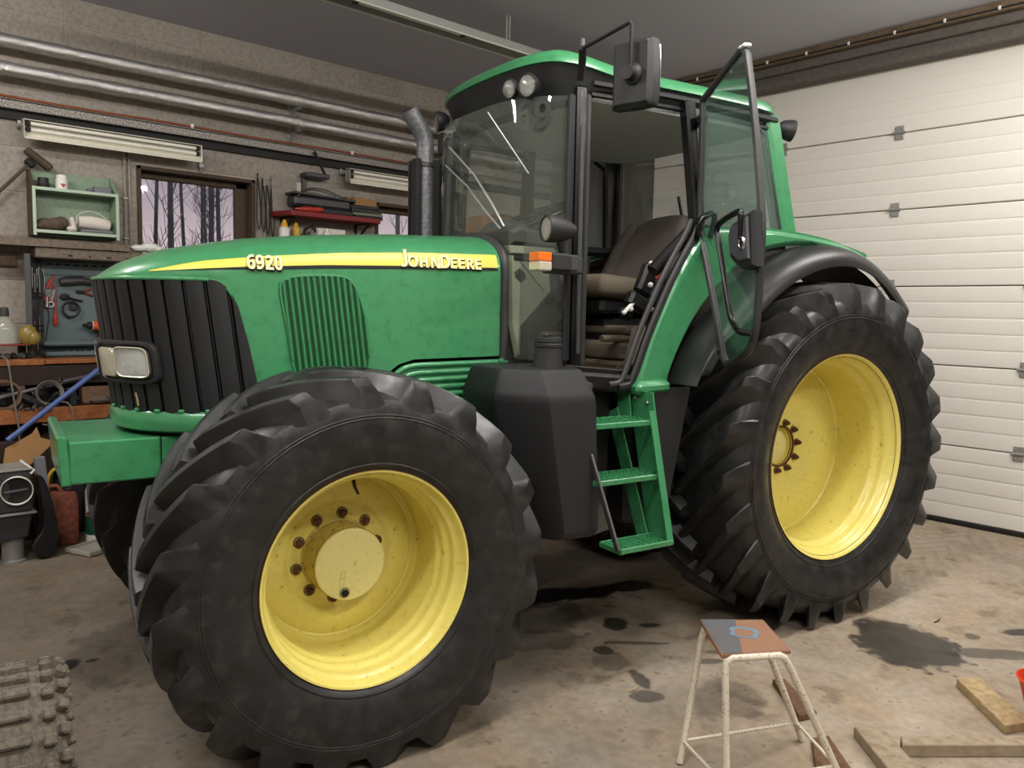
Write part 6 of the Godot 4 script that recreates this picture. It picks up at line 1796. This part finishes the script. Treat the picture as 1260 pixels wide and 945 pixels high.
	for x in [-0.68, -0.37]: solo("strip_block", {-0.68: "left wooden block under the red strip", -0.37: "right wooden block under the red strip"}[x], "block", mb().span(V3(-0.02, 0, -0.08), V3(0.02, 0.092, 0.0), 0.003), M.bench_dark, V3(x, 1.2055, -3.22 - 0.03))
	var bt = thing("glass_bottle", "clear glass bottle with a green cap on the red strip", "bottle", V3(-0.485, 1.311, -3.2))
	part(bt, "body", pot([V2(0, 0), V2(0.075, 0), V2(0.08, 0.02), V2(0.078, 0.1), V2(0.055, 0.15), V2(0.03, 0.18), V2(0.025, 0.19)], 24), M.clear_plastic, 60)
	part(bt, "cap", pot([V2(0.03, 0.188), V2(0.029, 0.23), V2(0.022, 0.25), V2(0, 0.252)], 18), M.olive_dark)
	solo("yellow_bag", "crumpled see-through bag with yellow contents", "bag", mb().ball(V3(0, 0.06, 0), V3(0.06, 0.075, 0.05), 14).ball(V3(0.03, 0.04, 0.02), V3(0.045, 0.05, 0.04), 10), M.bag_yellow, V3(-0.355, 1.311, -3.14))
	solo("wall_block", "pinkish wooden block on the wall left of the cabinet", "block", mb().box(V3(0, 0, 0), V3(0.14, 0.09, 0.05), 0.006), M.old_wood, V3(-0.42, 1.90, WZ + 0.03))
	# things on the bench
	var by = 0.886
	var cw = thing("cable_coil", "coil of grey cable standing on the bench edge", "cable", V3(-0.295, by + 0.098, -2.865))
	for k in 4: part(cw, "turn", mb().lathe([V2(0.066 + k * 0.004, -0.012 + k * 0.008), V2(0.073 + k * 0.004, -0.005 + k * 0.008), V2(0.08 + k * 0.003, -0.012 + k * 0.008), V2(0.073 + k * 0.004, -0.019 + k * 0.008), V2(0.066 + k * 0.004, -0.012 + k * 0.008)], 36, Transform3D(rotx(-14), Vector3.ZERO)), M.cable_grey, 60)
	part(cw, "tail", mb().tube(curve([V3(0.05, -0.06, 0.02), V3(0.09, -0.068, 0.115), V3(0.11, -0.17, 0.14), V3(0.04, -0.21, 0.15), V3(-0.08, -0.19, 0.15)], 5), 0.006, 6), M.cable_grey, 60)
	var tb = thing("torque_bar", "long torque bar with a chrome grip lying across the bench", "wrench", V3(-0.28, by + 0.13, -2.985))
	part(tb, "grip", mb().tube([V3(-0.3, -0.06, 0), V3(-0.16, -0.03, 0), V3(-0.03, 0.0, 0)], [0.016, 0.015, 0.012], 10), M.steel)
	part(tb, "ratchet_head", mb().box(V3(0.03, 0.015, 0), V3(0.14, 0.06, 0.05), 0.015, rotz(14)).box(V3(0.05, 0.045, 0), V3(0.09, 0.03, 0.04), 0.01, rotz(14)), M.dark_iron)
	for k in 3: part(tb, "link", mb().lathe([V2(0.016, 0), V2(0.022, 0.007), V2(0.028, 0), V2(0.022, -0.007), V2(0.016, 0)], 16, Transform3D(roty(60), V3(-0.0 + k * 0.035, 0.02 + k * 0.008, 0.04))), M.chrome, 60)
	part(tb, "shaft", mb().tube([V3(0.09, 0.03, 0), V3(0.36, 0.085, 0)], [0.02, 0.016], 8), M.rubber_worn)
	solo("black_grip", "dark ribbed handle tilted among the clutter", "handle", mb().tube([V3(-0.05, 0.07, 0), V3(-0.02, 0.055, 0), V3(0.04, 0.02, 0)], [0.02, 0.026, 0.022], 10), M.rubber_worn, V3(-0.40, by + 0.01, -2.95))
	var junk = [[-0.50, 0.0, -3.09, "rusty iron block at the left of the bench clutter", 0], [-0.43, 0.0, -3.05, "rusty bracket standing behind the dark handle", 1], [-0.42, 0.036, -2.78, "short length of old chain on the bench front", 2], [-0.2, 0.0, -3.0, "bundle of dark leads behind the cable coil", 3], [-0.145, 0.0, -2.9, "black upright connector right of the coil", 4], [0.03, 0.0, -3.0, "brown wooden crate piece at the bench end", 5], [-0.56, 0.0, -2.88, "brown band brake shoe at the bench's left front", 6], [0.03, 0.002, -2.87, "small rag with a metal fitting at the bench end", 7], [-0.25, 0.0, -3.18, "cylindrical dark motor at the back of the bench", 8]]
	for e in junk:
		var m = mb()
		match e[4]:
			0: m.box(V3(0, 0.05, 0), V3(0.13, 0.1, 0.1), 0.015, roty(20)).box(V3(0.02, 0.115, 0), V3(0.06, 0.03, 0.06), 0.008)
			1: m.box(V3(0, 0.07, 0), V3(0.05, 0.14, 0.04), 0.006).box(V3(0.03, 0.015, 0.02), V3(0.11, 0.03, 0.07), 0.006)
			2:
				for k in 6: m.lathe([V2(0.015, 0), V2(0.02, 0.006), V2(0.026, 0), V2(0.02, -0.006), V2(0.015, 0)], 12, Transform3D(rotx(90) * roty(70.0 * (k % 2)), V3(k * 0.036 - 0.1, 0.012 + 0.012 * (k % 2), 0.01 * k)))
			3: m.tube(curve([V3(-0.08, 0.02, 0), V3(-0.02, 0.09, 0.02), V3(0.06, 0.1, -0.02), V3(0.11, 0.04, 0.01), V3(0.04, 0.02, 0.03), V3(-0.04, 0.07, -0.02), V3(0.09, 0.12, 0.0)], 5), 0.009, 6).ball(V3(0.02, 0.035, 0), V3(0.09, 0.035, 0.05), 10)
			4: m.box(V3(0, 0.05, 0), V3(0.045, 0.10, 0.04), 0.006).box(V3(0, 0.11, 0), V3(0.03, 0.03, 0.03), 0.004)
			5: m.box(V3(0, 0.06, 0), V3(0.18, 0.12, 0.012), 0.003, rotx(-8)).box(V3(-0.08, 0.05, -0.05), V3(0.012, 0.1, 0.1), 0.003)
			6: m.lathe([V2(0.085, -0.03), V2(0.1, -0.03), V2(0.1, 0.03), V2(0.085, 0.03), V2(0.085, -0.03)], 28, xf(V3(0, 0.10, 0)))
			7: m.ball(V3(0, 0.034, 0), V3(0.08, 0.032, 0.05), 12).tube([V3(0.03, 0.07, 0.03), V3(0.075, 0.03, 0.06)], [0.014, 0.012], 8)
			8: m.tube([V3(-0.1, 0.06, 0), V3(0.1, 0.06, 0)], 0.06, 16).box(V3(0, 0.01, 0), V3(0.12, 0.02, 0.1), 0.003)
		solo(["iron_block", "iron_bracket", "chain", "wire_bundle", "connector", "crate_piece", "brake_band", "rag", "motor"][e[4]], e[3], ["iron part", "bracket", "chain", "wires", "connector", "crate", "brake part", "rag", "motor"][e[4]], m, [M.dark_iron, M.brown_rag, M.steel_dark, M.rubber, M.black_plastic, M.brown_wood, M.brown_wood, M.brown_rag, M.steel_dark][e[4]], V3(e[0], by, e[2]))
	solo("tan_cable", "thin tan cable hanging down over the bench front", "cord", mb().tube(curve([V3(0, 0.33, -0.24), V3(0.0, 0.32, 0.03), V3(0.012, 0.2, 0.05), V3(0.03, 0.02, 0.055), V3(0.045, -0.12, 0.06), V3(0.05, -0.3, 0.05)], 5), 0.006, 6), M.cable_grey, V3(-0.555, 0.905, -2.79), 60)
	solo("blue_pole", "blue painted metal pole leaning against the bench front", "pole", mb().tube([V3(-0.05, -0.034, 0.012), V3(0.0, 0.0, 0.0), V3(0.60, 0.43, -0.17)], 0.017, 10), M.blue_paint, V3(-0.56, 0.765, -2.56), 60)
	# under and before the bench
	solo("leaning_panel", "dark brown fibre panel leaning below the bench", "panel", mb().prism([V2(-0.26, 0.0), V2(-0.08, 0.0), V2(-0.08, 0.72), V2(-0.12, 0.72), V2(-0.22, 0.62), V2(-0.26, 0.55)], 0.015, Transform3D(rotx(0), Vector3.ZERO)), M.bench_dark, V3(-0.22, 0.0, -2.84))
	solo("kraft_sheet", "torn piece of brown card behind the metal duct", "card", mb().prism([V2(-0.12, 0.0), V2(0.03, 0.0), V2(0.18, 0.14), V2(0.10, 0.17), V2(0.08, 0.24), V2(0.05, 0.20), V2(-0.10, 0.12)], 0.006, Transform3D(rotx(-6), Vector3.ZERO)), M.cardboard, V3(-0.52, 0.56, -2.55))
	solo("card_rest", "upturned dark crate behind the metal duct", "crate", mb().box(V3(0, 0.355, 0), V3(0.16, 0.71, 0.1), 0.008), M.bench_dark, V3(-0.63, 0, -2.63))
	var du = thing("metal_duct", "grey sheet-metal duct fan with a round mouth on the floor", "fan", V3(-0.68, 0, -2.40))
	part(du, "housing", mb().box(V3(0, 0.45, 0), V3(0.30, 0.26, 0.24), 0.015).prism([V2(-0.15, 0.32), V2(0.15, 0.32), V2(0.12, 0.16), V2(-0.10, 0.14)], 0.22, xf(V3(0, 0, -0.11)), 0.01), M.steel_dark)
	part(du, "rim_plate", mb().box(V3(0.0, 0.315, 0.0), V3(0.33, 0.014, 0.27), 0.004), M.galvanised)
	part(du, "rim_plate", mb().box(V3(0.0, 0.585, 0.0), V3(0.31, 0.014, 0.25), 0.004), M.galvanised)
	part(du, "mouth_ring", mb().lathe([V2(0.080, 0.0), V2(0.082, 0.03), V2(0.085, 0.033), V2(0.088, 0.03), V2(0.088, 0.0)], 32, Transform3D(roty(-12), V3(0.065, 0.462, 0.118))), M.white_enamel, 50)
	part(du, "mouth_dark", mb().lathe([V2(0.075, 0.012), V2(0.0, 0.008)], 24, Transform3D(roty(-12), V3(0.065, 0.462, 0.118))), M.black_deep)
	part(du, "blade", mb().box(V3(0.065, 0.462, 0.136), V3(0.14, 0.012, 0.01), 0.002, rotz(4)), M.steel)
	part(du, "lever", mb().tube([V3(0.09, 0.64, 0.1), V3(0.16, 0.575, 0.12), V3(0.14, 0.555, 0.12)], 0.008, 6), M.white_plastic)
	part(du, "foot", pot([V2(0, 0), V2(0.075, 0), V2(0.075, 0.012), V2(0.062, 0.018), V2(0.06, 0.16)], 28, V3(0.05, 0, 0.02)), M.galvanised, 40)
	solo("black_flap", "tall curved black rubber flap beside the duct", "flap", mb().prism(curve([V2(0.0, 0.0), V2(0.07, 0.02), V2(0.10, 0.15), V2(0.07, 0.36), V2(0.03, 0.50), V2(-0.01, 0.52), V2(0.005, 0.4), V2(0.02, 0.2), V2(-0.05, 0.08)], 3, true), 0.05, xf(V3(0, 0, -0.02)), 0.01), M.rubber, V3(-0.495, 0.012, -2.32))
	solo("grey_channel", "short grey slotted steel channel standing against the flap", "channel", mb().box(V3(0, 0.12, 0), V3(0.06, 0.24, 0.05), 0.004, rotz(4)), M.grey_plastic, V3(-0.455, 0.39, -2.42))
	solo("channel_rest", "dark iron block carrying the grey channel", "block", mb().box(V3(0, 0.195, 0), V3(0.07, 0.39, 0.06), 0.01), M.dark_iron, V3(-0.455, 0, -2.42))
	var jc = thing("jerry_can", "weathered red plastic jerry can on the floor by the bench", "can", V3(-0.335, 0, -2.60), -0.12)
	var jb = []
	for e in [[0.0, 0.88], [0.012, 0.97], [0.05, 1.0], [0.18, 1.0], [0.28, 1.0], [0.33, 0.96], [0.352, 0.84], [0.356, 0.5]]:
		var ring = PackedVector3Array()
		for k in 24:
			var a = TAU * k / 24.0
			ring.append(V3(signf(cos(a)) * pow(absf(cos(a)), 0.45) * 0.125 * e[1], e[0], signf(sin(a)) * pow(absf(sin(a)), 0.45) * 0.085 * e[1]))
		jb.append(ring)
	part(jc, "body", mb().loft(jb), M.jerry_red, 40)
	part(jc, "handle", mb().tube(curve([V3(-0.09, 0.345, 0), V3(-0.07, 0.385, 0), V3(0.0, 0.395, 0), V3(0.03, 0.36, 0)], 3), 0.014, 8), M.jerry_red, 60)
	part(jc, "cap", pot([V2(0.03, 0.35), V2(0.03, 0.372), V2(0.026, 0.378), V2(0, 0.378)], 16, V3(0.075, 0, 0)), M.dark_iron)
	part(jc, "groove", mb().box(V3(0.0, 0.18, 0.086), V3(0.012, 0.22, 0.006), 0.002).box(V3(-0.06, 0.18, 0.085), V3(0.012, 0.22, 0.006), 0.002), M.jerry_red)
	solo("yellow_hose", "short bent yellow hose behind the jerry can", "hose", mb().tube(curve([V3(-0.06, 0.06, 0.0), V3(-0.045, 0.02, 0.02), V3(-0.02, -0.10, 0.02), V3(-0.01, -0.36, 0.02), V3(0.02, -0.40, 0.0), V3(0.03, -0.2, -0.03), V3(0.02, -0.04, -0.03), V3(0.05, 0.04, -0.02), V3(0.12, 0.075, -0.02)], 5), 0.012, 8), M.yellow_hose, V3(-0.36, 0.42, -2.775), 60)
	var en = thing("engine_part", "greasy small engine with fins behind the jerry can", "engine", V3(-0.19, 0, -2.89))
	part(en, "crankcase", mb().box(V3(0, 0.2, 0), V3(0.2, 0.4, 0.18), 0.03), M.dark_iron)
	for k in 6: part(en, "fin", mb().box(V3(0.0, 0.40 + k * 0.018, 0), V3(0.16, 0.006, 0.16), 0.002), M.steel_dark)
	part(en, "knob", mb().ball(V3(-0.05, 0.55, 0.05), V3(0.025, 0.03, 0.025), 10).tube([V3(-0.05, 0.5, 0.03), V3(-0.05, 0.55, 0.05)], 0.01, 6), M.steel)
	var wc = thing("white_canister", "white plastic canister with a ribbed cap behind the paint tin", "canister", V3(-0.055, 0, -2.735))
	part(wc, "body", pot([V2(0, 0), V2(0.07, 0), V2(0.072, 0.3), V2(0.055, 0.35), V2(0.03, 0.37)], 20), M.white_plastic)
	part(wc, "cap", pot([V2(0.036, 0.365), V2(0.036, 0.40), V2(0, 0.402)], 16), M.white_plastic)
	var pt = thing("paint_tin", "green and white paint tin beside the jerry can", "tin", V3(-0.09, 0, -2.56))
	part(pt, "body", pot([V2(0, 0), V2(0.082, 0), V2(0.083, 0.05), V2(0.082, 0.05)], 28), M.white_plastic)
	part(pt, "green_label", pot([V2(0.083, 0.05), V2(0.0835, 0.052), V2(0.0835, 0.17), V2(0.082, 0.172)], 28), M.tin_green)
	part(pt, "rim", pot([V2(0.082, 0.17), V2(0.087, 0.178), V2(0.082, 0.186), V2(0.075, 0.18), V2(0.074, 0.165), V2(0, 0.163)], 28), M.brown_wood)
	var td = thing("plastic_tray", "shallow translucent grey plastic lid lying on the floor", "tray", V3(-0.16, 0, -2.32), 0.4)
	part(td, "tray_floor", mb().box(V3(0, 0.012, 0), V3(0.30, 0.02, 0.22), 0.008), M.clear_tray)
	part(td, "tray_rim", mb().box(V3(0, 0.02, 0.11), V3(0.31, 0.03, 0.012), 0.004).box(V3(0, 0.02, -0.11), V3(0.31, 0.03, 0.012), 0.004).box(V3(0.15, 0.02, 0), V3(0.012, 0.03, 0.22), 0.004).box(V3(-0.15, 0.02, 0), V3(0.012, 0.03, 0.22), 0.004), M.clear_tray)
	# bundle behind the bonnet
	var wbm = mb()
	for e in [[-0.05, 0.03, 0.0, 0.07, 0.03, 0.06], [0.03, 0.04, 0.0, 0.08, 0.04, 0.06], [0.08, 0.03, 0.01, 0.05, 0.03, 0.05]]: wbm.ball(V3(e[0], e[1], e[2]), V3(e[3], e[4], e[5]), 12)
	solo("white_bag", "crumpled white plastic bag lying on the wall block behind the bonnet", "bag", wbm, M.white_plastic, V3(0.50, 1.998, -3.31))

func solo_part(p: Node, called: String, m: MB, material: Material) -> void:
	part(p, called, m, material)

func floor_things() -> void:
	# step stool
	var st = thing("step_stool", "white chipped tube-legged stool with a rusty square seat", "stool", V3(0.80, 0, 1.83))
	var c = V3(0.80, 0, 1.83)
	var P = [V3(0.80, 0.5, 1.65), V3(0.98, 0.5, 1.80), V3(0.81, 0.5, 2.0), V3(0.60, 0.5, 1.87)]
	var loc = []
	for p in P: loc.append(p - c)
	var seat = [V2(loc[0].x, loc[0].z), V2(loc[1].x, loc[1].z), V2(loc[2].x, loc[2].z), V2(loc[3].x, loc[3].z)]
	var fl = Basis(V3(1, 0, 0), V3(0, 0, 1), V3(0, -1, 0))
	part(st, "seat_plate", mb().prism(seat, 0.016, Transform3D(fl, V3(0, 0.50, 0)), 0.003), M.seat_rust)
	var mid = func(a, b, t): return a.lerp(b, t)
	var gp = [seat[0], seat[0].lerp(seat[1], 0.55), seat[3].lerp(seat[2], 0.30), seat[3].lerp(seat[2], 0.2), seat[3].lerp(seat[2], 0.02)]
	part(st, "grey_paint", mb().prism(gp.map(func(p): return p * 0.985), 0.0012, Transform3D(fl, V3(0, 0.5012, 0))), M.seat_grey, 35, "flaking dark grey paint on the seat")
	var sc = (seat[0] + seat[2]) * 0.5
	var blob = []
	for k in 14:
		var a = TAU * k / 14.0
		blob.append(sc + V2(0.012, -0.004) + V2(cos(a) * 0.052, sin(a) * 0.052) * (1.0 + 0.12 * sin(k * 1.9) + 0.06 * cos(k * 3.1)))
	part(st, "blue_paint_patch", mb().prism(blob, 0.0018, Transform3D(fl, V3(0, 0.5018, 0))), M.seat_blue, 35, "flaking blue paint ring on the seat")
	part(st, "rust_patch", mb().prism(blob.map(func(p): return sc + (p - sc) * 0.68), 0.0024, Transform3D(fl, V3(0, 0.5024, 0))), M.seat_rust)
	var feet = [V3(0.68, 0, 1.67) - c, V3(1.165, 0, 1.88) - c, V3(1.0, 0, 2.12) - c, V3(0.575, 0, 1.93) - c]
	var tube = func(a: int, b: int) -> void:
		# one bent tube: foot, knee under the seat, across, down to the other foot
		var ka = loc[a].lerp(loc[b], 0.06) + V3(0, -0.03, 0)
		var kb = loc[b].lerp(loc[a], 0.06) + V3(0, -0.03, 0)
		var fa = feet[a] + V3(0, 0.006, 0)
		var fb = feet[b] + V3(0, 0.006, 0)
		var pth = [fa, fa.lerp(ka, 0.5), ka.lerp(fa, 0.08)] + [ka + V3(0, 0.004, 0) + (kb - ka) * 0.03, ka + (kb - ka) * 0.12 + V3(0, 0.014, 0), kb + (ka - kb) * 0.12 + V3(0, 0.014, 0), kb + V3(0, 0.004, 0) + (ka - kb) * 0.03] + [kb.lerp(fb, 0.08), kb.lerp(fb, 0.5), fb]
		part(st, "leg_tube", mb().tube(pth, 0.0125, 10), M.stool_white, 60)
	tube.call(0, 1)
	tube.call(3, 2)
	for e in [[0, 1, 0.16], [0, 3, 0.16], [1, 2, 0.16], [3, 2, 0.16]]:
		var a = feet[e[0]].lerp(loc[e[0]], e[2])
		var b = feet[e[1]].lerp(loc[e[1]], e[2])
		part(st, "foot_rail", mb().tube([a, b], 0.006, 8), M.stool_white, 60)
	# loose timber
	solo("plank_offcut", "pale fresh plank offcut lying near the orange bucket", "plank", mb().prism([V2(2.11, 2.10), V2(2.21, 2.16), V2(1.925, 2.425), V2(1.82, 2.372)], 0.04, Transform3D(fl, V3(-2.02, 0.04, -2.26)), 0.004), M.fresh_wood, V3(2.02, 0, 2.26))
	var p1 = solo("crate_board", "worn grey board end lying across the pallet beam", "board", mb().prism([V2(1.345, 1.995), V2(1.435, 2.062), V2(1.08, 2.45), V2(0.99, 2.38)], 0.045, Transform3D(fl, V3(-1.22, 0.045, -2.2)), 0.004), M.pale_wood, V3(1.22, 0, 2.2))
	var p2 = solo("pallet_beam", "long pale timber beam running out of the right bottom corner", "beam", mb().prism([V2(1.345, 2.175), V2(1.40, 2.145), V2(2.35, 2.93), V2(2.30, 2.99)], 0.05, Transform3D(fl, V3(-1.8, 0.05, -2.5)), 0.004), M.pale_wood, V3(1.8, 0, 2.5))
	solo("split_shingle", "brown tapered wood piece behind the stool leg", "wood piece", mb().prism([V2(1.50, 1.565), V2(1.545, 1.60), V2(1.375, 1.83), V2(1.29, 1.80)], 0.03, Transform3D(fl, V3(-1.42, 0.03, -1.7)), 0.004), M.brown_wood, V3(1.42, 0, 1.7))
	solo("split_shingle", "brown tapered wood piece under the front foot rail", "wood piece", mb().prism([V2(1.185, 1.905), V2(1.255, 1.94), V2(1.10, 2.10), V2(0.93, 2.06)], 0.02, Transform3D(fl, V3(-1.1, 0.02, -2.0)), 0.004), M.brown_wood, V3(1.1, 0, 2.0))
	# orange bucket at the right edge
	var bk = thing("orange_bucket", "orange plastic bucket standing at the right edge", "bucket", V3(1.995, 0, 2.485))
	part(bk, "body", pot([V2(0, 0.004), V2(0.07, 0.0), V2(0.076, 0.01), V2(0.122, 0.19), V2(0.132, 0.2), V2(0.125, 0.204), V2(0.118, 0.19), V2(0.07, 0.02), V2(0, 0.02)], 32), M.orange_plastic, 40)
	part(bk, "bail", mb().tube(curve([V3(-0.12, 0.185, 0.04), V3(-0.09, 0.14, 0.1), V3(0.0, 0.1, 0.14), V3(0.09, 0.14, 0.11), V3(0.12, 0.185, 0.04)], 4), 0.004, 6), M.galvanised, 60)
	# worn spare tyre standing at the lower left
	var ax = V3(0.985, 0.0, 0.17)
	var b = Basis(V3(0, 1, 0).cross(ax).normalized(), V3(0, 1, 0), ax)
	var tw = thing("spare_tyre", "worn dusty spare tyre with cross bars standing at the lower left", "tyre", V3(-1.25, 0.31, 0.80))
	var hw = 0.16
	tw.basis = b
	part(tw, "carcass", mb().lathe([V2(0.17, -0.13), V2(0.22, -0.165), V2(0.255, -0.165), V2(0.272, -0.14), V2(0.278, 0.0), V2(0.272, 0.14), V2(0.255, 0.165), V2(0.22, 0.165), V2(0.17, 0.13), V2(0.165, 0.0), V2(0.17, -0.13)], 56), M.old_tyre, 40)
	var bars = mb()
	var n = 26
	for k in n:
		var a = TAU * k / n
		var r = Basis(V3(0, 0, 1), a)
		bars.box(r * V3(0.283, 0, -0.01), V3(0.024, 0.028, 0.19), 0.005, r)
		for s in [-1, 1]:
			bars.box(r * V3(0.281, 0.012, s * 0.125), V3(0.03, 0.03, 0.03), 0.005, r)
			bars.box(r * V3(0.272, -0.012, s * 0.158), V3(0.032, 0.03, 0.028), 0.005, r * Basis(V3(0, 1, 0), -s * 0.5))
			bars.box(r * V3(0.25, 0.012, s * 0.17), V3(0.03, 0.026, 0.022), 0.005, r * Basis(V3(0, 1, 0), -s * 0.9))
	var tread = part(tw, "tread_blocks", bars, M.old_tyre, 30)
	tread.set_meta("kind", "stuff")
	# cardboard box on the dash
	var cb = thing("cardboard_box", "brown cardboard box lying inside the cab windscreen", "box", Basis(V3(0, 1, 0), -0.1683) * V3(1.30, 1.993, -0.37), -0.1683)
	part(cb, "carton", mb().box(V3(0, 0.065, 0), V3(0.27, 0.12, 0.2), 0.003), M.cardboard)
	part(cb, "flap", mb().box(V3(-0.06, 0.128, 0.02), V3(0.11, 0.005, 0.19), 0.001, rotz(6)).box(V3(0.06, 0.130, -0.01), V3(0.11, 0.005, 0.19), 0.001, rotz(-8)), M.cardboard)
	# sticks and straw on the concrete
	var spots = [[2.86, 1.75, 0.9, 0.08], [1.0, 1.2, 0.3, 0.07], [-0.95, -0.55, 0.4, 0.05], [1.62, 1.0, 1.7, 0.05]]
	for e in spots:
		solo("straw_bit", {2.86: "thin dark twig beside the big oil stain", 1.0: "pale straw bit left of the stool legs", -0.95: "pale straw bit near the spare tyre", 1.62: "short straw bit by the rear wheel"}[e[0]], "twig", mb().tube([V3(-e[3] * 0.5, 0.004, 0), V3(0, 0.006, 0.008), V3(e[3] * 0.5, 0.004, 0.0)], 0.003, 5), M.dark_iron if e[0] > 2.5 else M.fresh_wood, V3(e[0], 0, e[1]))
